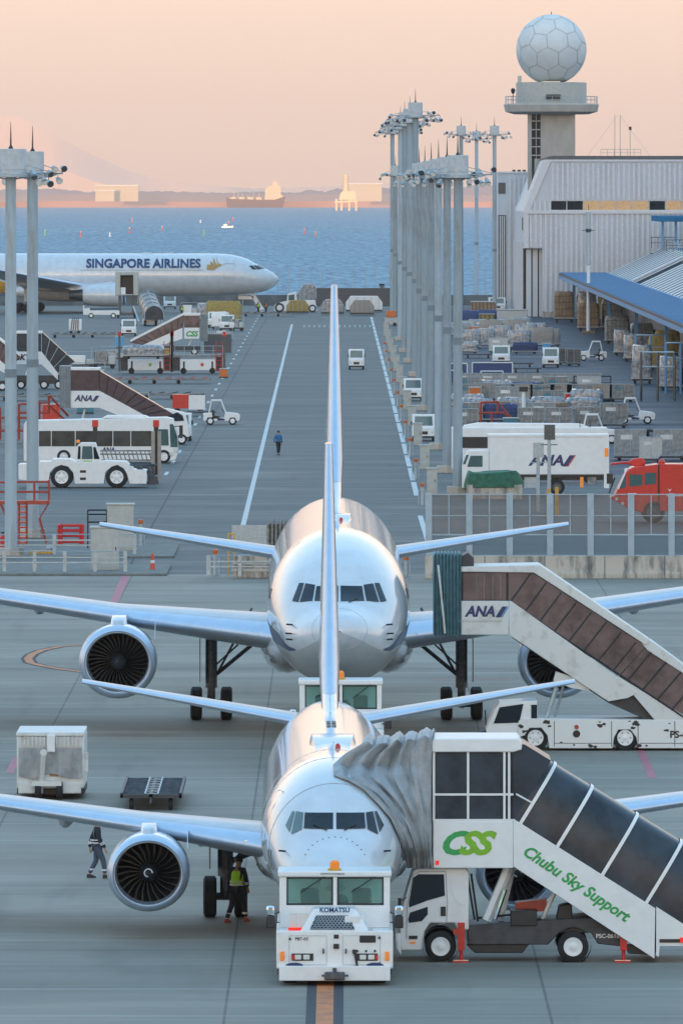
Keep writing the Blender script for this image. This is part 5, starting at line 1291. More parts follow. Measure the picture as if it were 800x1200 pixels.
def cabinet(x0, x1, ytop, yb, label, m='cab', group='grey utility cabinets'):
    q = PX((x0 + x1) / 2, yb); w_ = (x1 - x0) / q.s; h = (yb - ytop) / q.s
    t = thing('utility_cabinet', label, 'utility cabinet', q.loc, 0, group)
    B().box(-w_ / 2 + .03, w_ / 2 - .03, 0, w_ * .8, .15, h - .1).out('body', m, t, bev=.01)
    B().box(-w_ / 2 - .03, w_ / 2 + .03, -.05, w_ * .8 + .05, h - .1, h).out('roof_panel', m, t, bev=.02)
    B().box(-w_ / 2, w_ / 2, 0, w_ * .8, 0, .15).out('plinth', 'conc', t)
    B().box(-w_ / 2 + .1, w_ / 2 - .1, -.02, 0, .25, h - .2).out('door', m, t, bev=.004)
    B().box(w_ / 2 - .2, w_ / 2 - .16, -.045, -.02, h * .48, h * .56).out('handle', 'black', t)
    return t
cabinet(106, 140, 617, 671, 'tall pale cabinet standing behind the near left guard rail', group='tall pale cabinets on the left kerbs')
cabinet(125, 157, 590, 648, 'tall pale cabinet on the second left kerb, beside the bollard', group='tall pale cabinets on the left kerbs')
for k in range(12):
    D0 = 600 + 56 * k - (3 if k == 1 else 0); s = F / D0; x = 400 + (5.78 + .0 * k) * s
    if k < 9: cabinet(x - .36 * s, x + .36 * s, YH + (H - 1.72) * s, YH + H * s, f'{ORD[k]} grey cabinet from the camera in the row beside the right lane line')
    else: cabinet(x - .36 * s, x + .36 * s, YH + (H - 1.72) * s, YH + H * s, f'{ORD[k]} grey cabinet from the camera in the row beside the right lane line')
def bollard(x, yb, h, label, m='galv', group='bollards with orange caps'):
    q = PX(x, yb); t = thing('bollard', label, 'bollard', q.loc, 0, group)
    B().cyl((0, 0, 0), (0, 0, h - .25), .11, n=12).out('post', m, t); B().lathe((0, 0, h - .25), [(0, .13), (.22, .15), (.25, .08)], 'z', 12).out('cap', 'orange', t)
    B().bar((-.22, .05, 0), (-.22, .05, h * .7), .08).bar((-.22, .05, h * .7), (.2, .05, h * .7), .06).bar((.2, .05, 0), (.2, .05, h * .7), .08).out('hoop', 'galv', t)
for k in range(11):
    D0 = 580 + 51 * k; s = F / D0; bollard(400 + 4.98 * s, YH + H * s, 1.4, f'{ORD[k]} orange capped bollard from the camera along the right lane line')
bollard(165, 642, 1.55, 'orange capped bollard at the end of the second left kerb')
bollard(252, 675, 1.35, 'orange capped bollard standing alone left of the second tailplane root')
bollard(475.5, 676, 1.1, 'orange capped bollard just right of the second airliner crown')
# yellow hoop
q = PX(271, 674); t = tag(B().bar((-.15, 0, 0), (-.15, 0, 2.1), .09).bar((.15, 0, 0), (.15, 0, 2.1), .09).bar((-.15, 0, 2.1), (.15, 0, 2.1), .09).out('hoop_barrier', 'yel'), 'narrow yellow steel hoop left of the concrete blocks', 'hoop barrier'); t.location = q.loc
# road cone
q = PX(179, 670); t = thing('traffic_cone', 'red traffic post with white band on asphalt right of the left kerb', 'traffic cone', q.loc)
B().box(-.2, .2, -.2, .2, 0, .06).out('base', 'red', t, bev=.02); B().cyl((0, 0, .05), (0, 0, .95), .15, .05, 14).out('cone', 'red', t); B().cyl((0, 0, .45), (0, 0, .6), .115, .098, 14).out('band', 'refl', t)
# blocks behind the second tailplane
q = PX(316, 678); t = thing('blast_screen', 'corrugated grey blast screen on concrete blocks left of the second airliner', 'blast screen', q.loc)
vs = []; b = B()
n_ = 17
for k in range(n_ + 1):
    X_ = -.1 + k * 1.7 / n_ * 1.0; b.box(X_, X_ + .05, .2 + .12 * (k % 2), .3 + .12 * (k % 2), 1.2, 2.85 + .12 * (k % 2))
b.box(-.15, 1.65, .32, .4, 1.2, 2.75); b.out('corrugated_sheet', 'alud', t)
for k in range(2): B().box(-1.8 + k * 1.75, -.1 + k * 1.75, .2, 1.5, 0, 1.15).out('concrete_block', 'conc', t, bev=.05)
B().box(-1.75, -.2, .3, 1.3, 2.0, 2.9).out('sheet_panel', 'galv', t) if False else None
B().box(-1.9, .0, .15, .2, .35, .5).box(-1.9, 1.6, .15, .2, .7, .85).out('rail', 'galv', t)
q = PX(292, 640); o = tag(B().box(-.95, 1.1, 0, .1, .0, 1.15).out('sheet_panel', 'galv'), 'pale sheet panel leaning beside the corrugated blast screen', 'panel'); o.location = q.loc
# racks and steps at the far left
def frame(name, label, cat, q, segs, m, y0=0, depth=1.2, t_=.09, pname='frame'):
    t = thing(name, label, cat, q.loc); 
    for dy in (0, depth):
        b = B()
        for a, c_ in segs:
            p0, p1 = q.p(*a), q.p(*c_); b.bar((p0[0], dy, p0[1]), (p1[0], dy, p1[1]), t_)
        b.out(pname, m, t)
    b = B()
    for a, c_ in segs[:: max(1, len(segs) // 6)]: p0 = q.p(*a); b.bar((p0[0], 0, p0[1]), (p0[0], depth, p0[1]), t_)
    b.out('cross_bar', m, t); return t
q = PX(83, 640)
frame('tool_rack', 'dark red steel rack standing behind the left guard rails', 'rack', q, [((69, 640), (69, 615)), ((97, 640), (97, 615)), ((69, 616), (97, 616)), ((68, 622), (98, 622)), ((69, 628), (97, 628)), ((69, 635), (97, 635)), ((72, 640), (72, 616)), ((94, 640), (94, 616))], 'red', depth=.8, t_=.14)
q = PX(40, 640)
t = frame('maintenance_steps', 'red maintenance steps between the two left floodlight masts', 'steps', q, [((-6, 566), (-6, 588)), ((10, 566), (10, 588)), ((57, 563), (57, 590)), ((40, 566), (40, 588)), ((-10, 577), (57, 577)), ((57, 590), (46, 608)), ((46, 608), (54, 637)), ((0, 590), (10, 612)), ((22, 590), (22, 640)), ((31, 590), (31, 640)), ((-10, 566), (57, 565))], 'redo', depth=1.6, t_=.07)
b = B()
for k in range(8): y = 594 + k * 6; p0 = q.p(22, y); p1 = q.p(31, y); b.box(p0[0], p1[0], -.05, .3, p0[1] - .04, p0[1] + .04)
b.out('tread', 'red', t); p0 = q.p(-12, 588); p1 = q.p(58, 588); B().box(p0[0], p1[0], 0, 1.6, p0[1] - .15, p0[1] + .05).out('deck', 'redo', t)
q = PX(115, 645)
t = frame('bicycle_rack', 'black tubular rack leaning beside the tall pale cabinet', 'rack', q, [((103, 645), (103, 598)), ((103, 598), (125, 598)), ((104, 603), (125, 603)), ((103, 612), (125, 612)), ((125, 598), (125, 645))], 'black', depth=.6, t_=.07)
for k in range(7): q = PX(36.5 + k * 4.3, 652); o = tag(B().box(-.09, .09, 0, .25, 0, .2).out('wheel_chock', 'yel', bev=.03), 'small yellow wheel chock in the line on the left kerb', 'wheel chock', 'yellow wheel chocks in a line'); o.location = (q.loc[0], q.loc[1], .12)
q = PX(4, 645); t = thing('fire_extinguisher', 'red fire extinguisher at the left edge behind the guard rail', 'fire extinguisher', q.loc)
B().lathe((0, 0, 0), [(0, .16), (.75, .16), (.85, .06)], 'z', 14).out('cylinder', 'red', t); B().cyl((0, 0, .85), (0, 0, .98), .05).box(-.12, .12, -.03, .03, .95, 1.0).out('valve', 'black', t)
q = PX(60, 648); o = tag(B().lathe((0, 0, 0), [(0, .2), (.25, .26), (.42, .15), (.45, .02)], 'z', 12).out('sandbag', 'wrap'), 'small white plastic sack behind the yellow chocks', 'sack'); o.location = q.loc

# ================================================================ GENERIC GROUND EQUIPMENT
def uld(w_=2.3, h=1.62, d_=1.5, cut=.35, m='alub', plate='tealp', name='cargo_container'):
    t = thing(name, 'container', 'cargo container', (0, -500, 0))
    B().prism([(-w_ / 2, .35), (w_ / 2 - cut, .35), (w_ / 2, .35 + cut * 1.1), (w_ / 2, .35 + h), (-w_ / 2, .35 + h)], 0, d_).out('shell', m, t, bev=.02)
    b = B(); f = .05
    for a, c_ in (((-w_ / 2, .35), (w_ / 2 - cut, .35)), ((w_ / 2 - cut, .35), (w_ / 2, .35 + cut * 1.1)), ((w_ / 2, .35 + cut * 1.1), (w_ / 2, .35 + h)), ((w_ / 2, .35 + h), (-w_ / 2, .35 + h)), ((-w_ / 2, .35 + h), (-w_ / 2, .35)), ((0, .36), (0, .35 + h))): b.bar((a[0], -.01, a[1]), (c_[0], -.01, c_[1]), f)
    b.out('edge_frame', 'galv', t)
    B().box(-w_ * .30, w_ * .06, -.02, -.005, .35 + h * .62, .35 + h * .80).out('label_plate', plate, t)
    B().box(-w_ / 2, w_ / 2, 0, d_, .2, .34).out('base_pallet', 'chassis', t)
    for x in (-w_ * .35, w_ * .35): B().wheel(x, .15, .14, .14, .1, 'y').out('wheel', 'rubber', t)
    return t
def pallet(w_=2.9, h=1.6, d_=2.2, m='wrap', seed=0, net=False, name='wrapped_pallet'):
    rd = random.Random(seed); t = thing(name, 'pallet', 'loaded pallet', (0, -500, 0))
    rings = []
    for j in range(6):
        v = j / 5; z = .45 + h * v; row = []
        for k in range(28):
            a = 2 * math.pi * k / 28; c_, s_ = math.cos(a), math.sin(a); e = .28 if j < 4 else .45
            x = math.copysign(abs(c_) ** e, c_) * w_ / 2; y = math.copysign(abs(s_) ** e, s_) * d_ / 2
            f = 1 - (.10 if j == 5 else 0) + rd.uniform(-.03, .03) * (1 if j else 0); row.append((x * f, y * f + d_ / 2, z + (rd.uniform(-.08, .05) if j > 3 else 0)))
        rings.append(row)
    B().loft(rings).out('load', m, t, ang=50)
    B().box(-w_ / 2 - .05, w_ / 2 + .05, -.03, d_ + .03, .36, .44).out('base_plate', 'galv', t)
    B().box(-w_ / 2, w_ / 2, .1, d_ - .1, .22, .355).out('dolly_deck', 'chassis', t)
    for x in (-w_ * .36, w_ * .36): B().wheel(x, .12, .15, .15, .12, 'y').out('wheel', 'rubber', t)
    if net:
        b = B()
        for k in range(6): x = -w_ * .42 + k * w_ * .168; b.bar((x, -.04, .45), (x + .05, -.02, .45 + h * .95), .035)
        for k in range(4): z = .6 + k * h * .25; b.bar((-w_ * .49, -.04, z), (w_ * .49, -.04, z + .04), .035)
        b.out('net', 'chassis', t)
    return t
def tractor(face=-1, closed=False, driver=True):         # baggage tractor seen from its side, nose towards face
    t = thing('baggage_tractor', 'tractor', 'baggage tractor', (0, -500, 0)); f = face
    def X(*p): return [(f * x, z) for x, z in p]
    B().prism(X((-1.45, .35), (-1.45, .95), (-.75, 1.0), (-.7, .55), (.25, .55), (.35, 1.05), (1.35, .95), (1.55, .80), (1.55, .35), (1.25, .35), (1.15, .6), (.75, .6), (.65, .32), (-.55, .32), (-.65, .6), (-1.1, .6), (-1.2, .35)), 0, 1.35).out('body', 'white', t, bev=.03)
    for x in (-.88, .95): wheel(t, f * x, .12, .33, .22, 'y', -1); wheel(t, f * x, 1.22, .33, .22, 'y', 1)
    b = B()
    for y in (.05, 1.3):
        for a, c_ in (((-1.0, .95), (-.78, 1.98)), ((.38, 1.0), (.02, 1.98)), ((-.78, 1.98), (.02, 1.98))): b.bar((f * a[0], y, a[1]), (f * c_[0], y, c_[1]), .09)
    b.out('roll_frame', 'white', t)
    B().box(min(f * -.82, f * .06), max(f * -.82, f * .06), 0, 1.35, 1.98, 2.06).out('roof', 'white', t, bev=.02)
    B().prism(X((-.75, .6), (-.75, 1.25), (-.6, 1.25), (-.5, .75), (-.1, .72), (-.1, .6)), .3, 1.05).out('seat', 'black', t)
    B().bar((f * .3, .5, 1.0), (f * .1, .5, 1.25), .05).cyl((f * .08, .3, 1.27), (f * .08, .7, 1.27), .03).out('steering_wheel', 'black', t)
    B().box(min(f * 1.5, f * 1.6), max(f * 1.5, f * 1.6), .1, 1.25, .35, .5).out('bumper', 'black', t)
    for y in (.2, 1.05): B().box(min(f * 1.38, f * 1.5), max(f * 1.38, f * 1.5), y, y + .15, .78, .9).out('headlight', 'lamp', t)
    B().box(min(f * -.3, f * .3), max(f * -.3, f * .3), -.01, .0, .36, .52).out('step_panel', 'blue', t)
    return t
def cabtruck(w_=1.9, h=2.15, name='tow_vehicle', gm='glassg'):     # small cab vehicle seen from the front
    t = thing(name, 'vehicle', 'tow vehicle', (0, -500, 0))
    B().prismx([(0, .3), (0, 1.05), (.12, 1.2), (.32, h), (2.0, h), (2.0, 1.0), (3.4, .9), (3.4, .3)], -w_ / 2, w_ / 2).out('body', 'white', t, bev=.05)
    B().add([(-w_ * .40, .125, 1.26), (w_ * .40, .125, 1.26), (w_ * .38, .285, h - .14), (-w_ * .38, .285, h - .14)], [(0, 1, 2, 3)]).out('windscreen', gm, t, smooth=False)
    B().box(-.35, .35, -.02, .01, .55, .80).out('grille', 'black', t)
    for sg in (-1, 1):
        B().lathe((sg * w_ * .38, 0, .72), [(-.03, .08), (0, .10)], 'y', 12).out('headlight', 'lamp', t)
        B().box(sg * w_ * .5, sg * (w_ * .5 + .12), .05, .12, 1.3, 1.6).out('mirror', 'black', t)
        B().prismx([(.4, 1.2), (.55, h - .15), (1.8, h - .15), (1.8, 1.2)], sg * (w_ / 2 + .004), sg * (w_ / 2 + .01)).out('side_window', gm, t)
        for y in (.5, 2.7): wheel(t, sg * (w_ / 2 - .12), y, .32, .22, 'x', sg)
    B().box(-w_ * .5, w_ * .5, -.08, .02, .25, .42).out('bumper', 'black', t)
    B().lathe((0, 1, h), [(0, .08), (.15, .06), (.16, .01)], 'z', 10).out('beacon_light', 'orange', t)
    return t
def row(maker, items, group):       # items: (x, yb, label, extra scale)
    src = None
    for x, yb, lb, *sc_ in items:
        l = at(x, yb)
        if src is None: src = maker; src.location = l; src['label'] = lb; src['group'] = group; o = src
        else: o = dup(src, l, lb, group=group)
        if sc_: o.scale = sc_[0] if hasattr(sc_[0], '__len__') else (sc_[0],) * 3
    return src
def nth(k, n): return ORD[k]

# --- right yard
row(uld(2.25, 1.9, 1.6, .5, 'alub', 'cream'), [(738, 540, 'pale aluminium container behind the red fire truck, nearest the white truck'), (785, 540, 'pale aluminium container behind the red fire truck, at the right edge', (1.05, 1, 1)), (830, 540, 'pale aluminium container behind the red fire truck, beyond the right edge')], 'pale containers behind the red fire truck')
row(uld(1.6, 1.5, 1.5, .3, 'galv', 'cream'), [(762, 543, 'small grey container between two pale containers behind the red fire truck')], 'grey containers')
row(uld(2.25, 1.7, 1.6, .5, 'alud', 'cream'), [(719, 502, 'beige weathered container beside the white tractor above the white truck roof'), (688, 504, 'beige weathered container second left of the white tractor', (.9, 1, .9)), (655, 505, 'beige weathered container third left of the white tractor', (.95, 1, .9)), (622, 505, 'beige weathered container fourth left of the white tractor, behind the slim lamp pole', (.95, 1, .9)), (545, 506, 'beige weathered container just right of the front short mast', (.9, 1, .9))], 'weathered containers above the white truck')
A = uld(2.25, 1.25, 1.6, .1, 'alud', 'tealp')
row(A, [(x, 471, f'{ORD[k]} container from the left in the row with teal labels', (1, 1, 1.0)) for k, x in enumerate((549, 588, 635, 678, 728))], 'containers with teal labels')
K = uld(2.0, 1.3, 1.6, .05, 'kraft', 'card')
row(K, [(567, 470, 'brown carton load left in the row with teal labelled containers'), (611, 471, 'brown carton load in the middle of the row with teal labelled containers'), (657, 471, 'brown carton load right in the row with teal labelled containers'), (704, 471, 'brown carton load at the right end of the row with teal labelled containers')], 'carton loads among the labelled containers')
A2 = uld(2.3, 1.25, 1.6, .1, 'alub', 'cream')
row(A2, [(545 + 29 * k, 457, f'{ORD[k]} container from the left in the back row behind the teal labels') for k in range(6)], 'containers in the back row')
Wp = pallet(2.9, 1.0, 2.0, 'wrap', 3)
row(Wp, [(558, 487, 'low plastic wrapped pallet beside the front short mast'), (601, 486, 'low plastic wrapped pallet behind the orange steps'), (641, 485, 'low plastic wrapped pallet right of the slim lamp pole', (1.0, 1, 1)), (683, 484, 'low plastic wrapped pallet left of the white tractor', (1.05, 1, .9))], 'low wrapped pallets')
W2 = pallet(2.9, 1.15, 2.0, 'card', 5, True)
row(W2, [(578, 493, 'netted brown carton pallet behind the orange steps'), (648, 492, 'netted brown carton pallet left of the open white tractor', (.9, 1, .9))], 'netted carton pallets')
tr = tractor(1); tr.location = at(744, 497); tr['label'] = 'open white tractor facing right beyond the beige containers'; tr['group'] = 'white baggage tractors'; tr.scale = (1.05,) * 3
tr2 = tractor(-1); tr2.location = at(694, 423); tr2['label'] = 'white tractor facing left on the open dark yard asphalt'; tr2['group'] = 'white baggage tractors'; tr2.scale = (1.08, 1.08, 1.08)
dup(tr, at(259, 498), 'white open tractor facing right beside the dashed lane line on the left', scale=1.0)
dup(tr, at(700, 520), 'white open tractor half hidden behind the white truck box', scale=1.1)
dl = dolly(at(697, 510), 'empty black pallet dolly just behind the white truck box', 'empty dollies in the cargo yard', L_=3.0)
dup(dl, at(742, 512), 'empty black pallet dolly below the open white tractor', group='empty dollies in the cargo yard'); dup(dl, at(765, 512), 'empty black pallet dolly rightmost below the open white tractor', group='empty dollies in the cargo yard')
for k, (x, y) in enumerate(((552, 383), (573, 383), (594, 384), (612, 386), (628, 384), (560, 420), (608, 431), (617, 437))): dup(dl, at(x, y), f'{ORD[k]} dark dolly among the far wrapped pallets of the yard', group='dark dollies in the far yard')
# orange steps
q = PX(585, 500)
frame('maintenance_steps', 'orange red maintenance steps among containers behind the white truck', 'steps', q, [((563, 500), (563, 472)), ((583, 484), (583, 470)), ((563, 472), (583, 471)), ((558, 484), (590, 484)), ((583, 471), (607, 500)), ((590, 484), (607, 500)), ((576, 500), (576, 484)), ((595, 500), (595, 486)), ((558, 500), (558, 484))], 'redo', depth=1.4, t_=.16)
# blue containers
for k, (x0_, x1_, z0_, z1_, y) in enumerate(((553, 600, 442, 425, 446), (527, 547, 440, 426, 446), (520, 541, 447, 434, 450), (563, 589, 447, 435, 451))):
    q = PX((x0_ + x1_) / 2, y); w_ = (x1_ - x0_) / q.s; h = (y - z1_) / q.s
    t = thing('tarpaulin_cart', ('wide blue sided cart with white rim, largest of the blue carts', 'blue sided cart touching the near mast', 'low blue sided cart in front of the one by the mast', 'low blue sided cart in front of the widest one')[k], 'cargo cart', q.loc, 0, 'blue sided cargo carts')
    B().box(-w_ / 2, w_ / 2, 0, 1.8, .3, h).out('side_curtain', 'bluecn', t); b = B()
    for a, c_ in (((-w_ / 2, .3), (-w_ / 2, h)), ((-w_ / 2, h), (w_ / 2, h)), ((w_ / 2, h), (w_ / 2, .3))): b.bar((a[0], -.05, a[1]), (c_[0], -.05, c_[1]), .12)
    b.out('rim_frame', 'white', t); B().box(-w_ / 2, w_ / 2, 0, 1.8, .15, .3).out('chassis', 'chassis', t)
c0 = cabtruck(); c0.location = at(645, 431); c0['label'] = 'white tow vehicle facing the camera, pulling two dark carts in the yard'; c0['group'] = 'small white cab vehicles'; c0.scale = (.92, 1, 1.0)
dup(c0, at(587, 427), 'white tow vehicle facing the camera among wrapped pallets in the yard', scale=(1.0, 1, .95), group='small white cab vehicles')
dup(c0, at(417.5, 433), 'white vehicle driving towards the camera on the taxiway beside the big tail fin', scale=(.87, .9, 1.0), group='small white cab vehicles')
dup(c0, at(496, 517), 'white vehicle parked between the cabinets and the second short mast', scale=(.92, 1, .95), group='small white cab vehicles')
dup(c0, at(484, 470), 'white vehicle parked beyond, between the cabinets and the far short masts', scale=(.92, 1, .95), group='small white cab vehicles')
dc = uld(1.5, 1.5, 1.5, .02, 'gear', 'chassis', 'dark_cart')
row(dc, [(662, 428, 'dark box cart just behind the white tow vehicle in the yard'), (672, 429, 'dark box cart trailing last behind the white tow vehicle in the yard')], 'dark carts in the yard')
lab = ['far left beside the masts', 'second from the mast', 'behind the white tow vehicle among pallets', 'right of that tow vehicle', 'rightmost of the far group']
row(pallet(2.8, 1.9, 2.0, 'wrap', 8), [(x, y, f'wrapped pallet in the far yard group, {lab[k]}') for k, (x, y) in enumerate(((549, 410), (566, 408), (586, 404), (608, 410), (616, 402)))], 'wrapped pallets in the far yard')
row(pallet(2.6, 1.8, 2.0, 'kraft', 9), [(634, 408, 'beige carton pallet standing at the edge of the open asphalt', (1.15, 1, 1.1)), (603, 398, 'beige carton pallet in the far yard behind the wrapped ones'), (575, 398, 'beige carton pallet left in the far yard behind the wrapped ones'), (646, 407, 'beige carton pallet right against the one at the asphalt edge', (.8, 1, 1.0))], 'beige carton pallets')
row(pallet(2.7, 1.6, 2.2, 'tarp', 12), [(549, 381, 'dark blue covered load leftmost at the back of the yard'), (570, 380, 'dark blue covered load second at the back of the yard'), (600, 381, 'dark blue covered load rightmost at the back of the yard')], 'dark blue covered loads')
row(pallet(2.9, 1.9, 2.2, 'alub', 14), [(560, 391, 'grey covered load at the back left of the yard', (.9, 1, .8)), (584, 391, 'grey covered load at the back middle of the yard', (.9, 1, .8)), (611, 389, 'grey covered load at the back right of the yard', (.9, 1, .8)), (540, 395, 'grey covered load hidden partly by the near mast')], 'grey covered loads')
for x, y, m_, w_, h, lb, nm in ((566, 378, 'card', 3.4, 2.9, 'brown slatted crate standing by the annex door', 'crate'), (600, 382, 'galv', 4.2, 2.2, 'pale grey covered cart near the hangar corner', 'covered_cart'), (562, 379, 'yeltarp', 3.8, 1.4, 'yellow netted load in front of the brown slatted crate', 'netted_load'), (582, 350 + 2, 'white', 2.2, 1.3, 'small white van parked by the water near the hangar annex', 'van')):
    if nm == 'van': dup(c0, at(x, 365), lb, scale=(1.4, 1, 1)); continue
    q = PX(x, y); t = thing(nm, lb, nm.replace('_', ' '), (q.loc[0], q.loc[1] - (8 if nm == 'netted_load' else 0), 0))
    B().box(-w_ / 2, w_ / 2, 0, 2.4, .2, h).out('body', m_, t, bev=.08); b = B()
    for k in range(7): X_ = -w_ / 2 + .1 + k * (w_ - .2) / 6; b.box(X_ - .05, X_ + .05, -.06, 0, .2, h - .05)
    b.out('batten', 'chassis' if m_ != 'galv' else 'galv', t); B().box(-w_ / 2 - .1, w_ / 2 + .1, -.1, 2.5, h, h + .12).out('lid', 'galv', t)
# cargo stacked under and in front of the canopy
rd = random.Random(21)
pr = [pallet(2.9, 2.2, 2.2, 'card', 31, True), pallet(2.9, 2.6, 2.2, 'yeltarp', 32), pallet(2.8, 2.3, 2.2, 'wrap', 33), pallet(2.9, 2.4, 2.2, 'alud', 34, True)]
kn = ['netted brown carton stack', 'yellow tarpaulin covered stack', 'silvery wrapped stack', 'grey weathered stack']; used = [0] * 4; i = 0
for ry, (D0, x0_, x1_) in enumerate(((1330, 31.5, 46), (1255, 33, 39), (1160, 34, 39), (1075, 34.2, 39), (990, 33.8, 39.5), (900, 33.6, 39.5))):
    x = x0_; c_ = 0
    while x < x1_:
        k = (i * 3 + ry) % 4 if ry else (0, 2, 1, 3, 0, 1)[c_ % 6]; lb = f'{kn[k]}, {ORD[c_]} from the left, {ORD[ry]} row from the hangar under the canopy'
        if not used[k]: o = pr[k]; o.location = (x, D0, 0); o['label'] = lb; o['group'] = 'cargo stacked under the canopy'; used[k] = 1
        else: o = dup(pr[k], (x, D0 + rd.uniform(-2, 2), 0), lb, group='cargo stacked under the canopy')
        o.scale = (rd.uniform(.95, 1.05), 1, rd.uniform(.9, 1.3) + (.5 if ry < 2 else 0)); x += 3.15; c_ += 1; i += 1
row(pallet(2.2, 2.3, 2.2, 'wrap', 41), [(729, 437 - 20, 'shiny wrapped stack left of the blue yard posts', (.9, 1, 1.1)), (752, 450, 'shiny wrapped stack right of the brown board by the blue posts', (.9, 1, 1.4)), (786, 458, 'shiny wrapped stack at the right edge below the canopy', (1.0, 1, 1.2)), (742, 424, 'shiny wrapped stack under the row of blue posts', (1, 1, 1.1)), (775, 428, 'shiny wrapped stack behind the right edge stack', (1, 1, 1.0))], 'shiny wrapped stacks')
q = PX(744, 443); o = tag(B().box(-.45, .45, 0, .1, 0, 1.5).out('board', 'card', bev=.02), 'brown upright board beside the blue yard posts', 'board'); o.location = q.loc
for k, (xa_, xb_, y0_, y1_) in enumerate(((745, 780, 393, 441), (780, 815, 402, 462), (751, 790, 413, 470))):
    q = PX(xa_, y1_); t = thing('yard_rack', ('blue steel rack frame behind the brown board', 'blue steel rack frame at the right edge', 'dark low rack frame nearest the open asphalt')[k], 'rack', q.loc, 0, 'steel racks at the cargo shed')
    w_ = (xb_ - xa_) / q.s; h = (y1_ - y0_) / q.s; b = B()
    for X_ in (0, w_ * .5, w_):
        for y in (0, 2.5): b.bar((X_, y, 0), (X_, y, h), .16)
    b.out('upright', 'lsteel' if k < 2 else 'gear', t); b = B()
    for z in (h, h * .7): 
        for y in (0, 2.5): b.bar((0, y, z), (w_, y, z), .12)
    b.out('beam', 'galv', t)

# --- white box truck behind the fence
q = PX(541, 580)
def P(*pts): return q(*pts)
t = thing('box_truck', 'large white high box truck with blue lettering behind the glazed fence', 'truck', q.loc)
B().prism(P((541, 568), (541, 545), (546, 531), (549, 528), (571, 528), (573, 532), (573, 570), (541, 572)), 0, 2.3).out('cab', 'white', t, bev=.04)
B().prism(P((547, 547), (551, 534), (565, 534), (565, 547)), -.02, -.004).out('side_window', 'glassg', t)
B().prism(P((542, 544), (546, 533), (549, 533), (545, 544)), -.02, -.004).out('windscreen', 'glassg', t)
B().box(q.p(573, 0)[0], q.p(712, 0)[0], -.08, 2.45, q.p(0, 556)[1], q.p(0, 511)[1]).out('cargo_box', 'white', t, bev=.03)
B().box(q.p(571, 0)[0], q.p(713, 0)[0], -.12, 2.5, q.p(0, 512)[1], q.p(0, 509)[1]).out('roof_rim', 'white', t, bev=.02)
B().box(q.p(707, 0)[0], q.p(713, 0)[0], -.13, 2.5, q.p(0, 572)[1], q.p(0, 512)[1]).out('rear_frame', 'white', t)
B().box(q.p(573, 0)[0], q.p(706, 0)[0], .2, 2.2, q.p(0, 563)[1], q.p(0, 556)[1]).out('chassis', 'chassis', t)
B().prism(P((577, 556), (706, 556), (706, 559), (577, 559)), -.05, .1).out('side_skirt', 'black', t)
for x in (566, 652): wheel(t, q.p(x, 0)[0], .15, .5, .3, 'y', -1, 'gear'); wheel(t, q.p(x, 0)[0], 2.1, .5, .3, 'y', 1, 'gear')
B().lathe((q.p(652, 0)[0], .12, .52), [(-.25, .62), (.1, .62)], 'y', 24, 1, False).out('mudguard', 'white', t)
for x in (681, 710): B().box(q.p(x - 2, 0)[0], q.p(x + 2, 0)[0], -.17, -.12, q.p(0, 571 if x < 700 else 535)[1], q.p(0, 559 if x < 700 else 525)[1]).out('marker_light', 'blight', t)
B().box(q.p(614, 0)[0], q.p(630, 0)[0], 0, .4, q.p(0, 572)[1], q.p(0, 557)[1]).out('tank', 'galv', t)
B().box(q.p(688, 0)[0], q.p(698, 0)[0], 0, .3, q.p(0, 568)[1], q.p(0, 558)[1]).out('tool_box', 'alud', t)
c0_ = q.p(645, 540); text('ANA', .92, 'blue', t, c0_[0] - .30, -.09, c0_[1], sx_=1.1, shear=.25, bold=.04)
B().prism([(c0_[0] + .72, c0_[1] - .36), (c0_[0] + 1.02, c0_[1] - .36), (c0_[0] + 1.5, c0_[1] + .36), (c0_[0] + 1.2, c0_[1] + .36)], -.094, -.084).out('logo_bar', 'blue', t)
B().prism([(c0_[0] + 1.03, c0_[1] - .36), (c0_[0] + 1.12, c0_[1] - .36), (c0_[0] + 1.6, c0_[1] + .36), (c0_[0] + 1.51, c0_[1] + .36)], -.094, -.084).out('logo_bar', 'red', t)
q = PX(545, 566)
t = thing('box_truck', 'long white truck just behind the lettered truck, only its low roof showing', 'truck', q.loc)
B().box(q.p(529, 0)[0], q.p(711, 0)[0], 0, 2.4, .9, q.p(0, 501)[1]).out('cargo_box', 'white', t, bev=.06)
B().prism(q((543, 499), (560, 496), (680, 497), (690, 501), (690, 503), (543, 503)), .3, 2.1).out('roof_fairing', 'white', t, bev=.03)
for x in (679, 691): 
    b = B(); X_ = q.p(x, 0)[0]; z = q.p(0, 501)[1]; b.bar((X_, 0, z), (X_, 0, z + .45), .05).bar((X_, 0, z + .45), (X_, .6, z + .45), .05).bar((X_, .6, z), (X_, .6, z + .45), .05); b.out('grab_rail', 'black', t)
for x in (545, 690): wheel(t, q.p(x, 0)[0], .2, .5, .3, 'y', -1)
B().box(q.p(541, 0)[0], q.p(571, 0)[0], -.02, .0, q.p(0, 525)[1], q.p(0, 512)[1]).out('dark_panel', 'black', t)
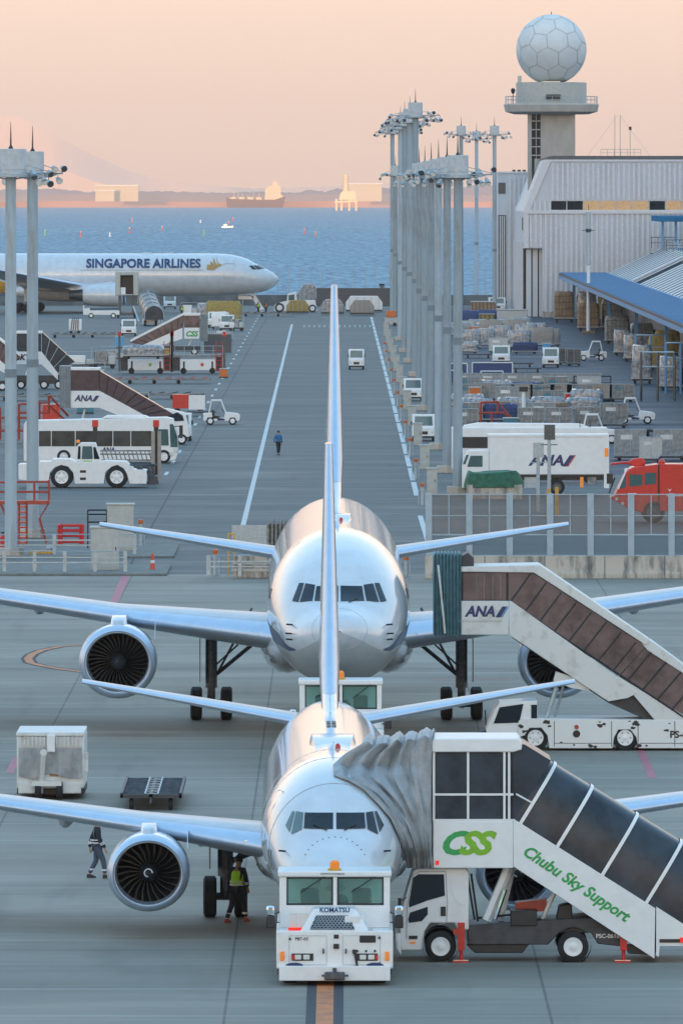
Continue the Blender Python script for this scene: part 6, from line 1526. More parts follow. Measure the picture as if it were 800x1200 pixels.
# green tarp over something, bollard lamps behind the fence
q = PX(578, 585); t = thing('tarpaulin_heap', 'green tarpaulin draped over a low concrete block in front of the lettered truck', 'tarpaulin', q.loc)
rings = []
for j in range(5):
    z = q.p(0, 572)[1] + (1.0) * j / 4; rings.append([(math.copysign(abs(math.cos(a)) ** .5, math.cos(a)) * (1.85 - .25 * j * j / 16 + .06 * math.sin(5 * a)), .9 + .8 * math.sin(a), z + .1 * math.sin(3 * a + j) * (1 if j else .6)) for a in [2 * math.pi * k / 30 for k in range(30)]])
B().loft(rings).out('tarpaulin', 'gtarp', t, ang=70); B().box(-1.7, 1.8, .2, 1.6, 0, q.p(0, 572)[1] + .2).out('block', 'conc', t)
for x, y, h, mm, lb in ((630, 600, 4.2, 'galv', 'grey pole with cross bars before the lettered truck'), (643, 603, 5.4, 'galv', 'tall thin pole with grey box on top before the lettered truck'), (642, 606, 1.7, 'yel', 'yellow post behind the glazed fence, left one'), (652, 604, 1.7, 'yel', 'yellow post behind the glazed fence, right one')):
    q = PX(x, y); t = thing('pole', lb, 'pole', q.loc); B().cyl((0, 0, 0), (0, 0, h), .11, n=10).out('post', mm, t)
    if h > 4: B().box(-.3, .35, -.15, .15, h - .9, h).bar((-.5, 0, h - 1.2), (.5, 0, h - 1.2), .06).out('fitting', 'galv' if h < 5 else 'gear', t)

# --- red fire truck
q = PX(725, 613)
def P(*pts): return q(*pts)
t = thing('fire_truck', 'red airport fire truck with roof water cannon behind the glazed fence', 'fire truck', q.loc)
B().prism(P((718, 584), (722, 576), (734, 552), (740, 548), (771, 544), (771, 599), (752, 601), (738, 597), (722, 588)), 0, 2.8).out('cab', 'red', t, bev=.05)
B().prism(P((772, 544), (860, 544), (860, 599), (772, 599)), -.03, 2.85).out('body', 'red', t, bev=.03)
B().prism(P((725, 572), (733, 555), (733, 570), (731, 572)), -.02, -.004).out('windscreen', 'glassg', t)
B().prism(P((737, 556), (752, 556), (752, 569), (737, 570)), -.02, -.004).out('side_window', 'glassg', t)
B().prism(P((755, 554), (768, 554), (768, 567), (755, 568)), -.02, -.004).out('side_window', 'glassg', t)
p0, p1 = q.p(724, 573), q.p(733, 552); B().bar((p0[0], -.03, p0[1]), (p1[0], -.03, p1[1]), .08).out('windscreen_pillar', 'white', t)
B().box(q.p(770.5, 0)[0], q.p(771.5, 0)[0], -.04, 0, q.p(0, 598)[1], q.p(0, 545)[1]).out('body_gap', 'black', t)
B().prism(P((714, 546), (716, 543), (738, 541), (742, 538), (752, 537), (756, 540), (756, 546), (744, 547), (732, 544)), 1.0, 1.5).out('water_cannon', 'red', t, bev=.06)
B().prism(P((742, 550), (744, 546), (752, 546), (754, 549)), .9, 1.6).out('cannon_mount', 'red', t)
B().lathe((q.p(775, 0)[0], .5, q.p(0, 545)[1]), [(-.05, .2), (.2, .2), (.33, .1), (.35, .02)], 'z', 14).out('beacon_light', 'red', t)
B().lathe((q.p(734, 0)[0], .3, q.p(0, 551)[1]), [(-.1, .15), (.08, .14), (.12, .02)], 'z', 12).out('roof_lamp', 'white', t)
for x, y in ((722, 585), (729, 590)): B().lathe((q.p(x, 0)[0], -.02, q.p(0, y)[1]), [(-.06, .07), (0, .1)], 'y', 12).out('headlight', 'lamp', t)
b = B(); p0, p1 = q.p(713, 578), q.p(720, 560); b.bar((p0[0], .2, p0[1]), (p1[0], .4, p1[1]), .1); X_, Z_ = q.p(714, 561); b.box(X_ - .18, X_ + .18, .1, .3, Z_ - .3, Z_ + .3); b.out('mirror', 'black', t)
B().prism(P((714, 583), (722, 580), (722, 588), (716, 586)), .1, 2.7).out('front_bumper', 'red', t)
for x in (765, 845): wheel(t, q.p(x, 0)[0], .2, .66, .45, 'y', -1, 'gear'); wheel(t, q.p(x, 0)[0], 2.5, .66, .45, 'y', 1, 'gear')
B().prism(P((735, 578), (745, 578), (745, 579.6), (735, 579.6)), -.03, -.005).prism(P((780, 580), (800, 580), (800, 581.5), (780, 581.5)), -.05, -.03).out('stripe', 'white', t)
p_ = q.p(784, 574.5); B().prism([(p_[0] - .12, p_[1] + .1), (p_[0], p_[1] - .08), (p_[0] + .12, p_[1] + .1), (p_[0], p_[1] + .02)], -.05, -.03).out('emblem', 'white', t)

# --- left side: white heavy tow tractor
q = PX(105, 572)
def P(*pts): return q(*pts)
t = thing('aircraft_tractor', 'large white aircraft tow tractor seen from its side in front of the bus', 'tow tractor', q.loc)
B().prism(P((22, 560), (22, 544), (46, 543), (46, 541), (60, 541), (62, 538), (82, 538), (89, 541), (120, 541), (124, 540), (148, 541), (156, 549), (156, 550), (172, 551), (172, 567), (152, 567), (149, 556), (145, 549), (138, 545), (131, 547), (124, 553), (122, 567), (88, 567), (86, 554), (80, 547), (72, 545), (64, 548), (59, 554), (57, 566), (22, 562)), 0, 2.8).out('body', 'white', t, bev=.04)
B().prism(P((89, 541), (91, 522), (95, 519), (112, 519), (119, 541)), .15, 1.6).out('cab', 'white', t, bev=.03)
B().prism(P((96, 538), (97, 523), (108, 523), (109, 538)), .12, .148).out('side_window', 'glassg', t)
B().prism(P((110.5, 538), (109.5, 524), (112, 524), (117, 538)), .12, .148).out('windscreen', 'glass', t)
B().prism(P((91, 538), (92, 523), (94.5, 523), (94.5, 538)), .12, .148).out('rear_window', 'glass', t)
for x in (72.5, 137): wheel(t, q.p(x, 0)[0], .18, .72, .45, 'y', -1); wheel(t, q.p(x, 0)[0], 2.6, .72, .45, 'y', 1)
B().prism(P((94, 551), (101, 551), (101, 554), (94, 554)), -.02, .0).prism(P((94, 559.5), (101, 559.5), (101, 562.5), (94, 562.5)), -.02, .0).out('vent', 'black', t)
B().prism(P((98, 540), (108, 540), (108, 543), (98, 543)), .1, .145).out('label_plate', 'lime', t)
B().lathe((q.p(91.5, 0)[0], .6, q.p(0, 519)[1]), [(-.02, .12), (.15, .11), (.2, .02)], 'z', 12).out('beacon_light', 'blight', t)
b = B()
for p0, p1 in (((152, 545), (184, 545)), ((155, 555), (178, 552)), ((172, 566), (186, 566)), ((176, 545), (178, 566)), ((160, 548), (182, 560)), ((166, 545), (166, 552))):
    a, c_ = q.p(*p0), q.p(*p1); b.bar((a[0], .5, a[1]), (c_[0], .5, c_[1]), .16)
b.out('lift_gear', 'gear', t)
B().prism(P((176, 560), (184, 558), (186, 568), (174, 568)), .3, .9).out('coupling', 'chassis', t)
t = thing('belt_loader', 'raised cargo loader posts with pink red tops beside the white bus', 'loader', PX(148, 568).loc)
q = PX(148, 568); q.loc = t.location
for x in (111, 182.5):
    X_ = q.p(x, 0)[0]; B().box(X_ - .15, X_ + .15, 1.5, 1.8, .6 if x > 150 else 1.8, q.p(0, 501)[1]).out('post', 'black', t)
    B().box(X_ - .2, X_ + .2, 1.45, 1.85, q.p(0, 501)[1], q.p(0, 493)[1]).out('post_cap', 'red', t)
b = B(); 
for z in (529, 533, 540): b.bar((q.p(117, 0)[0], 1.6, q.p(0, z)[1]), (q.p(186, 0)[0], 1.6, q.p(0, z)[1]), .10)
for k in range(14): x = 119 + k * 5; b.bar((q.p(x, 0)[0], 1.6, q.p(0, 529)[1]), (q.p(x + 3, 0)[0], 1.6, q.p(0, 540)[1]), .08)
b.out('deck_lattice', 'alud', t); b = B()
for x in (179, 186.5): b.box(q.p(x, 0)[0] - .12, q.p(x, 0)[0] + .12, 1.3, 1.5, .3, q.p(0, 506)[1])
b.out('guide_rail', 'kraft', t)
B().prism(q((150, 545), (180, 545), (182, 566), (172, 566), (160, 552)), 1.2, 2.6).out('chassis', 'chassis', t)
# bus
q = PX(118, 543)
def P(*pts): return q(*pts)
t = thing('bus', 'long white apron bus facing right with dark windows behind the tow tractor', 'bus', q.loc)
B().prism(P((28, 540), (28, 498), (31, 493), (195, 489), (203, 491), (208, 510), (209, 530), (206, 539), (196, 541), (30, 541)), 0, 2.5).out('body', 'white', t, bev=.05)
B().prism(P((120, 490), (125, 487), (170, 487), (176, 490)), .4, 2.1).out('roof_unit', 'white', t, bev=.03)
for x0_, x1_ in ((46, 60), (61, 88), (89, 112), (114, 132), (133, 153), (154, 178)): B().prism(P((x0_, 523), (x0_, 505), (x1_, 505), (x1_, 523)), -.02, .0).out('window', 'tintw', t) if 'tintw' in M else B().prism(P((x0_, 523), (x0_, 505), (x1_, 505), (x1_, 523)), -.02, -.002).out('window', 'glass', t)
B().prism(P((186, 522), (186, 503), (197, 503), (198, 522)), -.02, -.002).out('driver_window', 'glassg', t)
B().prism(P((200, 524), (199, 497), (203, 497), (208, 512), (208.5, 524)), -.02, -.002).out('windscreen', 'glassg', t)
for x in (75, 192): wheel(t, q.p(x, 0)[0], .1, .48, .28, 'y', -1)
for x, y in ((201, 532), (206, 528)): B().lathe((q.p(x, 0)[0], -.02, q.p(0, y)[1]), [(-.08, .12), (0, .16)], 'y', 12).out('headlight', 'lamp', t)
b = B(); X_, Z_ = q.p(207, 500); b.bar((X_ - .3, .1, Z_), (X_ + .3, -.3, Z_ + .05), .06).box(X_ + .2, X_ + .45, -.45, -.25, Z_ - .8, Z_ + .1); b.out('mirror', 'black', t)
c_ = q.p(127, 527); text('ANA', .42, 'blue', t, c_[0], -.01, c_[1], shear=.25, bold=.04)
q = PX(213, 517); t = dup(c0, at(210, 517), 'white van nose showing beyond the front of the apron bus', scale=(1.0, 1, 1.0), group='small white cab vehicles')

# --- further stair trucks on the left, one builder
def stair_truck(q, label, plat, stair, bell, roofz, m, face, txt=None, logo=None, w_=2.4, cabx=None, cabw=30, chassis=None, ribs=8, wh=()):
    t = thing('passenger_stair_truck', label, 'stair truck', q.loc); P = q
    (x0_, x1_, zb_, zm_, zt_) = plat           # platform: left, right, bottom, sill, roof rows
    B().box(q.p(x0_, 0)[0], q.p(x1_, 0)[0], 0, w_, q.p(0, zb_)[1], q.p(0, zm_)[1]).out('platform', 'white', t, bev=.02)
    B().box(q.p(x0_, 0)[0], q.p(x1_, 0)[0], .04, w_ - .04, q.p(0, zm_)[1] + .003, q.p(0, zt_ + 3)[1] - .003).out('platform_glazing', m, t)
    B().box(q.p(x0_, 0)[0] - .05, q.p(x1_, 0)[0] + .05, -.05, w_ + .05, q.p(0, zt_ + 3)[1], q.p(0, zt_)[1]).out('platform_roof', 'white', t, bev=.03)
    B().prism(P(*stair), .04, w_ - .04).out('stair_canopy', m, t)
    a, b_, c_, d_ = stair                       # top near, top far, bottom far, bottom near
    B().prism(P(d_, c_, (c_[0], c_[1] + (zb_ - zm_) * .55), (d_[0], d_[1] + (zb_ - zm_))), 0.0, w_).out('stringer', 'white', t)
    B().prism(P((a[0], a[1] - 3), (b_[0], b_[1] - 3), (b_[0], b_[1] - .3), (a[0], a[1] - .3)), -.02, w_ + .02).out('canopy_roof', 'white' if roofz else m, t) if roofz else None
    b = B()
    for k in range(ribs + 1):
        u = k / ribs; p0 = q.p(a[0] + (b_[0] - a[0]) * u, a[1] + (b_[1] - a[1]) * u); p1 = q.p(d_[0] + (c_[0] - d_[0]) * u, d_[1] + (c_[1] - d_[1]) * u); b.bar((p0[0], .02, p0[1]), (p1[0], .02, p1[1]), .07)
    b.out('canopy_rib', 'galv' if m == 'tintk' else 'black', t)
    if bell:
        rings = []
        for k in range(9): X_ = q.p(bell[0] + (bell[1] - bell[0]) * k / 8, 0)[0]; e = .12 * (k % 2); rings.append([(X_, -.1 + e, q.p(0, bell[3])[1]), (X_, -.1 + e, q.p(0, bell[2])[1]), (X_, w_ + .1 - e, q.p(0, bell[2])[1]), (X_, w_ + .1 - e, q.p(0, bell[3])[1])])
        B().loft(rings).out('bellows', 'hood', t, ang=20)
    if chassis: B().prism(P(*chassis), .3, w_ - .3).out('chassis_frame', 'chassis', t)
    if cabx: B().prism(P(*cabx), .05, w_ - .1).out('cab', 'white', t, bev=.03)
    for x, r in wh: wheel(t, q.p(x, 0)[0], .15, r, .28, 'y', -1); wheel(t, q.p(x, 0)[0], w_ - .2, r, .28, 'y', 1)
    b = B(); p0 = q.p((x0_ + x1_) / 2, zb_); b.bar((p0[0], .5, p0[1]), (p0[0] - .5, .5, .8), .16).bar((p0[0], w_ - .5, p0[1]), (p0[0] - .5, w_ - .5, .8), .16); b.out('lift_ram', 'white', t)
    if txt:
        c_ = q.p(*txt[1]); text(txt[0], txt[2], txt[3], t, c_[0], -.02, c_[1], shear=.25, bold=.04)
        if txt[0] == 'ANA': B().prism([(c_[0] + .65, c_[1] - .22), (c_[0] + .92, c_[1] - .22), (c_[0] + 1.22, c_[1] + .22), (c_[0] + .95, c_[1] + .22)], -.03, -.015).out('logo_bar', 'blue', t)
    return t
q = PX(150, 521)
stair_truck(q, 'white stair truck with brown tunnel sloping right behind the apron bus', (83, 117, 478, 458, 431), [(116, 434), (206, 487), (176, 490), (117, 458)], (70, 83, 429, 478), 0, 'tintp', 1,
            ('ANA', (98, 467), .62, 'blue'), cabx=[(184, 512), (184, 482), (196, 479), (216, 484), (221, 500), (222, 512)], chassis=[(90, 512), (200, 512), (200, 504), (90, 504)], wh=((110, .42), (213, .40)))
B().prism(q((196, 488), (208, 483), (214, 487), (216, 493), (200, 494)), .02, .045).out('side_window', 'glass', bpy.context.scene.objects[-1] if False else [o for o in bpy.data.objects if o.get('label', '').startswith('white stair truck with brown tunnel sloping right')][0])
q = PX(60, 456)
stair_truck(q, 'white stair truck with grey ribbed tunnel behind the two left masts', (20, 49, 427, 412, 388), [(49, 389), (88, 424), (68, 437), (49, 412)], None, 0, 'tintk', 1,
            ('SKY', (27, 419), .75, 'black'), chassis=[(20, 450), (80, 450), (80, 440), (20, 440)], wh=((25, .42), (52, .42), (69, .42)), ribs=4)
q = PX(5, 458)
stair_truck(q, 'white stair truck with brown tunnel cut off by the left edge', (-34, -14, 424, 408, 386), [(-14, 388), (24, 418), (12, 432), (-14, 410)], None, 1, 'tintb', 1, chassis=[(-30, 452), (14, 452), (14, 446), (-30, 446)], wh=((-16, .42), (3, .42)))
q = PX(205, 416)
stair_truck(q, 'small white stair truck with brown tunnel and green emblem sloping left', (216, 234, 397, 384, 367), [(216, 369), (153, 401), (168, 404), (214, 384)], (235, 243, 368, 400), 1, 'tintb', -1, ('CSS', (224.5, 391.5), .85, 'green'), chassis=[(170, 412), (235, 412), (235, 405), (170, 405)], wh=((183, .4), (228, .4)))
# stair tunnel pointing at the long airliner, seen from its foot
s_ = 8.45; t = thing('passenger_stair_truck', 'stair truck docked at the long airliner, its blue glazed tunnel seen end on', 'stair truck', ((177 - 400) / s_, F / s_ , 0))
rs = []
for k in range(9):
    u = k / 8; yy = -2 + 12 * u; zz = .9 + 2.0 * u; xx = .5 - 1.2 * u
    rs.append([(xx + 1.35 * math.cos(a), yy, zz + 1.9 * (max(0, math.sin(a)) ** .7)) for a in [math.pi * i / 12 for i in range(13)]])
B().loft(rs).out('stair_canopy', 'tintk', t)
for k in (0, 2, 4, 6, 8):
    b = B(); r0 = rs[k]
    for p0, p1 in zip(r0, r0[1:]): b.bar((p0[0], p0[1] - .04, p0[2] + .03), (p1[0], p1[1] - .04, p1[2] + .03), .10)
    b.out('canopy_rib', 'galv', t)
b = B()
for i in (3, 6, 9):
    for r0, r1 in zip(rs, rs[1:]): b.bar((r0[i][0], r0[i][1], r0[i][2] + .04), (r1[i][0], r1[i][1], r1[i][2] + .04), .08)
b.out('glazing_bar', 'galv', t)
b = B(); r0 = rs[-1]
for k in range(9):
    u = k / 8; b.loft([[(r0[i][0] * 1.0 + (.25 + .1 * (k % 2)) * math.cos(math.pi * i / 12), 10.1 + u * 1.6 + e, r0[i][2] + (.25 + .1 * (k % 2)) * math.sin(math.pi * i / 12)) for i in range(13)] for e in (0, .16)], caps=False, closed=False)
b.out('hood_ring', 'hood', t)
b = B(); b.bar((-1.6, -1, .6), (-2.6, 8, 2.6), .25).bar((1.6, -1, .4), (.6, 8, 2.4), .2); b.out('lift_ram', 'galv', t)
B().box(-1.2, 1.0, 0, 10, .35, .9).out('chassis_frame', 'white', t)
for x in (-.8, .7): B().wheel(x, -.2, .4, .4, .3, 'x').out('wheel', 'rubber', t)
q = PX(149, 372); t = thing('hooded_dock', 'grey hooded loading box with dark opening against the side of the long airliner', 'boarding dock', (q.loc[0], q.loc[1] - 4, 0))
X0_, X1_ = q.p(136, 0)[0], q.p(163, 0)[0]
b = B(); zb_, zt_ = q.p(0, 346)[1], q.p(0, 318)[1]
b.box(X0_, X0_ + .75, 0, 3, zb_, zt_).box(X1_ - .75, X1_, 0, 3, zb_, zt_).box(X0_ + .75, X1_ - .75, 0, 3, zt_ - .55, zt_).box(X0_ + .75, X1_ - .75, 0, 3, zb_, zb_ + .2); b.out('hood', 'cab', t, bev=.2)
B().box(X0_ + .75, X1_ - .75, 1.5, 2, zb_ + .2, zt_ - .55).out('opening', 'black', t)
B().box(X0_ + .8, X0_ + 1.5, .2, .6, zb_ + .2, zb_ + 1.2).out('locker', 'white', t)
b = B(); b.box(-1.2, -.8, .8, 1.2, .6, zb_).box(.8, 1.2, .8, 1.2, .6, zb_).box(-1.5, 1.5, .5, 3.5, .35, .8); b.out('support', 'gear', t)
for x in (-1.2, 1.2): B().wheel(x, .6, .4, .4, .3, 'x').out('wheel', 'rubber', t)

# --- loaders and dollies in the middle left
def loader(x, yb, label):
    q = PX(x, yb); t = thing('cargo_loader', label, 'cargo loader', q.loc, 0, 'white cargo loaders')
    B().box(-1.85, 1.85, 0, 2.4, .35, 1.5).out('engine_housing', 'white', t, bev=.04)
    for X_ in (-1.45, 1.5): B().box(X_ - .09, X_ + .09, -.02, 0, .5, 1.3).out('vent', 'black', t)
    B().box(.3, .6, -.02, 0, .8, 1.1).out('label_plate', 'lime' if x < 190 else 'red', t)
    B().box(-2.4, 2.6, 0, 2.8, 1.75, 1.95).out('deck', 'alud', t)
    b = B()
    for k in range(6): X_ = -2.4 + k; b.bar((X_, 0, 1.95), (X_, 0, 2.9), .07)
    b.bar((-2.4, 0, 2.9), (2.6, 0, 2.9), .07).bar((-2.4, 0, 2.4), (2.6, 0, 2.4), .05); b.out('railing', 'galv', t)
    for X_ in (-2.75, 2.75):
        B().box(X_ - .12, X_ + .12, .2, .5, .2, 3.9).out('post', 'gear', t); B().box(X_ - .16, X_ + .16, .15, .55, 3.9, 4.4).out('post_cap', 'red', t)
    b = B(); b.box(-2.6, -1.9, .3, 1.5, .3, 1.7).box(1.9, 2.5, .3, 1.5, .3, 1.7); b.out('scissor_frame', 'chassis', t)
    b = B()
    for k in range(5): b.bar((1.9, -.1, .4 + .5 * k), (2.5, -.1, .4 + .5 * k), .08)
    b.bar((1.9, -.1, .3), (1.9, -.1, 3.4), .08).bar((2.5, -.1, .3), (2.5, -.1, 3.4), .08); b.out('ladder', 'red', t)
    for X_ in (-1.5, 1.5): B().wheel(X_, .1, .32, .32, .25, 'y').out('wheel', 'rubber', t)
    return t
l1 = loader(171, 438, 'white cargo loader with red post tops, left one of two behind the dollies'); l2 = loader(232, 438, 'white cargo loader with red ladder, right one of two by the lane dashes')
pw = pallet(4.2, 1.0, 2.0, 'wrap', 51); pw.location = (*at(168, 439)[:2], 1.6); pw['label'] = 'wrapped load lying on the deck of the left cargo loader'
b = None
def longdolly(x0_, x1_, yb, label, m='gear'):
    q = PX((x0_ + x1_) / 2, yb); L_ = (x1_ - x0_) / q.s; t = thing('pallet_dolly', label, 'cargo dolly', q.loc, 0, 'empty flat dollies on the left')
    B().box(-L_ / 2, L_ / 2, 0, 2.4, .38, .50).out('frame', m, t); B().box(-L_ / 2, L_ / 2, -.05, -.005, .42, .56).out('side_rail', 'alud', t)
    b = B()
    for k in range(max(3, int(L_ / 1.2))): X_ = -L_ / 2 + .3 + k * 1.2; b.bar((X_, .2, .52), (X_ + .7, .5, .68), .09)
    b.out('stop_lever', 'red' if 'red' in label else 'black', t)
    for k in range(max(2, int(L_ / 2.5))): B().wheel(-L_ / 2 + .5 + k * 2.4, .15, .2, .2, .15, 'y').out('wheel', 'rubber', t)
    return t
longdolly(118, 247, 450, 'long flat dolly with red levers in front of the cargo loaders'); longdolly(165, 240, 468, 'flat dark dolly nearest the white open tractor')
longdolly(60, 142, 396, 'thin dark dolly train behind the small stair truck, on the left'); longdolly(0, 70, 470, 'dark dolly passing behind both left masts'); longdolly(85, 140, 462, 'flat dark dolly beyond the platform of the brown tunnelled stairs')
longdolly(284, 345, 371, 'dark dolly train under the nose of the long airliner')
q = PX(232, 490); o = thing('baggage_cart', 'red and white cart beyond the bus front', 'cart', at(205, 484)); B().box(-.2, 1.2, 0, 1.2, .4, 1.6).out('red_side', 'red', o); B().box(1.2, 2.6, 0, 1.2, .3, 1.5).out('white_side', 'white', o); B().wheel(.2, .1, .25, .25, .15, 'y').wheel(2.2, .1, .25, .25, .15, 'y').out('wheel', 'rubber', o)
dup(dl, at(236, 488), 'small dark dolly behind the open tractor by the lane dashes', scale=.8)
# red steps behind masts, far left
q = PX(42, 520)
frame('maintenance_steps', 'red maintenance steps behind the left masts beyond the bus', 'steps', q, [((0, 516), (0, 478)), ((8, 516), (8, 478)), ((22, 516), (22, 474)), ((46, 516), (46, 470)), ((22, 474), (58, 472)), ((22, 484), (58, 484)), ((57, 464), (57, 485)), ((58, 464), (80, 488)), ((57, 475), (84, 500)), ((0, 490), (40, 490)), ((0, 505), (40, 505)), ((30, 516), (46, 484))], 'redo', depth=1.8, t_=.13)
# ground equipment around the long airliner
gp = thing('ground_power_unit', 'small white ground unit with open pipes left of the long dolly', 'ground unit', at(88, 391))
B().box(-.8, .9, 0, 1.2, .4, 1.9).out('body', 'white', gp, bev=.1); b = B()
for k in range(4): b.bar((-.5 + .3 * k, -.05, .5), (-.3 + .25 * k, -.1, 2.1), .12)
b.out('pipe', 'gear', gp); B().wheel(-.5, 0, .2, .2, .15, 'y').wheel(.5, 0, .2, .2, .15, 'y').out('wheel', 'rubber', gp)
q = PX(119, 373); t = thing('belt_loader', 'low white belt loader on the asphalt under the long airliner engine', 'belt loader', q.loc)
B().prism(q((98, 369), (98, 362), (105, 361), (106, 364), (140, 364), (140, 369)), 0, 1.9).out('body', 'white', t, bev=.03); B().bar(( -2.3, .9, 1.3), (2.6, .9, 1.4), .3).out('belt', 'gear', t); B().bar((-2.6, .3, .7), (-2.6, .3, 1.9), .2).out('seat', 'white', t)
for x in (107, 133): wheel(t, q.p(x, 0)[0], .1, .40, .25, 'y', -1)
for x, y, lb in ((199, 362, 'white cab vehicle close under the belly of the long airliner'), (151, 394, 'white cab vehicle in front of the blue glazed stair tunnel'), (252, 384, 'white cab vehicle right of the small stair truck'), (266, 388, 'white cab vehicle behind the slatted screen by the lane dashes')):
    dup(c0, at(x, y), lb, scale=(1.0, 1, 1.0), group='small white cab vehicles')
q = PX(255, 413); t = thing('slatted_screen', 'grey slatted ramp box beside the lane dashes near the small stair truck', 'screen', q.loc)
B().box(q.p(239, 0)[0], q.p(271, 0)[0], 0, 3, 0, q.p(0, 391)[1]).out('box', 'gear', t); b = B()
for k in range(14): X_ = q.p(239 + k * 2.35, 0)[0]; b.box(X_, X_ + .12, -.05, 0, q.p(0, 392)[1], q.p(0, 388)[1])
b.out('slat', 'galv', t)
for x, y, m_, w_, h, d_, lb in ((258, 386, 'white', 2.4, 1.9, 3, 'white cover box left of the slatted screen'), (262, 378, 'yeltarp', 5.0, 2.6, 3, 'yellow covered load beside the nose of the long airliner'), (241, 377, 'wrap', 2.4, 2.2, 3, 'grey wrapped load below the belly of the long airliner')):
    p_ = pallet(w_, h, d_, m_, int(x), name='covered_load'); p_.location = at(x, y); p_['label'] = lb; p_['category'] = 'covered load'
# row by the sea wall
q = PX(351, 366)
t = thing('cargo_tractor', 'white cargo tractor with large wheel beside a yellow container near the sea wall', 'tractor', q.loc)
B().prism(q((321, 364), (322, 357), (330, 354), (336, 353), (337, 344), (347, 342), (348, 352), (369, 352), (372, 364), (369, 365)), 0, 2.6).out('body', 'white', t, bev=.05)
B().prism(q((338, 352), (338, 346), (345, 345), (345, 352)), -.02, -.002).out('side_window', 'glassg', t)
wheel(t, q.p(327.5, 0)[0], .1, .72, .4, 'y', -1); wheel(t, q.p(366, 0)[0], .1, .6, .4, 'y', -1)
def block(x0_, x1_, yt, yb, m_, lb, nm, cut=0, D_=3, dy=0):
    q = PX((x0_ + x1_) / 2, yb); w_ = (x1_ - x0_) / q.s; h = (yb - yt) / q.s; t = thing(nm, lb, nm.replace('_', ' '), (q.loc[0], q.loc[1] + dy, 0))
    B().prism([(-w_ / 2, .4), (w_ / 2, .4), (w_ / 2, h * .6), (w_ / 2 - h * .3, h), (-w_ / 2 + h * .3, h), (-w_ / 2, h * .6)], 0, D_).out('body', m_, t, bev=.05)
    b = B()
    for k in range(5): X_ = -w_ * .4 + k * w_ * .2; b.bar((X_, -.04, .45), (X_, -.04, h * .95), .07)
    b.out('strap', 'galv', t); B().box(-w_ / 2, w_ / 2, 0, D_, .15, .39).out('base', 'chassis', t)
block(336, 362, 351, 367, 'yeltarp', 'yellow contoured container in front of the white cargo tractor', 'cargo_container', dy=-9)
block(349, 375, 333, 358, 'wrap', 'tall pinkish wrapped load behind the yellow contoured container', 'wrapped_load')
block(376, 403, 351, 369, 'wrap', 'silver contoured container directly behind the tail fin near the sea wall', 'cargo_container')
block(410, 438, 351, 369, 'kraft', 'beige contoured container right of the tail fin near the sea wall', 'cargo_container', dy=-6)
block(405, 448, 347, 366, 'white', 'white cargo carrier frame behind the beige contoured container', 'cargo_carrier')
block(444, 450, 333, 352, 'cab', 'pale upright cabin at the sea wall right of the white carrier', 'cabin')
q = PX(458, 382); t = thing('work_platform', 'small orange topped machine at the far end of the cabinet row', 'machine', q.loc); B().box(-.7, .7, 0, 1.2, 1.2, 2.1).out('hood', 'orange', t, bev=.05); B().box(-.9, .9, 0, 1.5, .35, 1.15).out('body', 'cab', t); B().wheel(-.5, 0, .25, .25, .2, 'y').wheel(.5, 0, .25, .25, .2, 'y').out('wheel', 'rubber', t)
# sea wall with railing posts
t = thing('sea_wall', 'dark concrete sea wall with thin net posts along the water', 'wall', (0, SHORE - 2, 0))
M['swall'] = mat('sea_wall_concrete', (.16, .18, .19), .9, var=.4, scale=.3)
B().box(-160, 160, 0, 1, 0, 1.7).out('wall', 'swall', t)
B().box(-4, 8, -8, -7, 0, 2.9).out('wind_screen', 'slate2', t)
for k in range(24):
    X_ = -12 + 3.2 * k * .55; B().cyl((X_, .4, 1.7), (X_, .4, 6.2), .06, n=6).out('net_post', 'galv', t)
q = PX(300, 366); t = thing('nose_stairs', 'white mobile steps under the nose of the long airliner', 'steps', q.loc)
B().prism(q((294, 346), (298, 344), (309, 362), (304, 364)), 0, 1.2).out('flight', 'white', t); B().box(-2.9, -.4, 0, 1.2, 2.0, 2.5).out('platform', 'white', t); B().bar((-2, .3, 0), (-2, .3, 2), .12).bar((.5, .3, 0), (-.4, .3, 2), .12).out('leg', 'galv', t)

# ================================================================ BAY: ships, beacon tower, far buildings
def sea_z(D): return -4 - D * D / (2 * RE)
M['hullred'] = mat('ship_hull', (.10, .05, .08), .6); M['shipw'] = mat('ship_superstructure', (.60, .50, .36), .5)
D0 = 15500; s_ = F / D0; t = thing('cargo_ship', 'sunlit cargo ship with dark hull on the horizon of the bay', 'ship', ((299 - 400) / s_, D0, 0))
def sp(x, y): return ((x - 299) / s_, H - (y - YH) / s_)
def SP(*p): return [sp(*a) for a in p]
B().prism(SP((265, 230), (268, 233), (300, 234), (322, 234), (334, 230), (331, 244), (266, 244)), 0, 22).out('hull', 'hullred', t)
B().prism(SP((310, 234), (311, 222), (315, 218), (329, 218), (329, 228), (333, 231), (325, 235)), 2, 20).out('superstructure', 'shipw', t)
B().prism(SP((319, 218), (320, 213), (325, 213), (326, 218)), 6, 14).out('funnel', 'shipw', t)
b = B()
for x, y in ((274, 222), (279, 226), (284, 227), (290, 228), (297, 225), (303, 226), (317, 212)): a, c_ = sp(x, y), sp(x, 234); b.bar((a[0], 8, a[1]), (c_[0], 8, c_[1]), 1.0)
for x in (270, 280, 290, 300): a = sp(x, 231); b.box(a[0], a[0] + 9, 4, 18, sp(0, 235)[1], a[1])
b.out('deck_gear', 'shipw', t)
D0 = 10640; s_ = F / D0; t = thing('beacon_tower', 'sunlit white beacon tower on a legged platform out in the bay', 'lighthouse', ((405 - 400) / s_, D0, 0))
def SP(*p): return [((x - 405) / s_, H - (y - YH) / s_) for x, y in p]
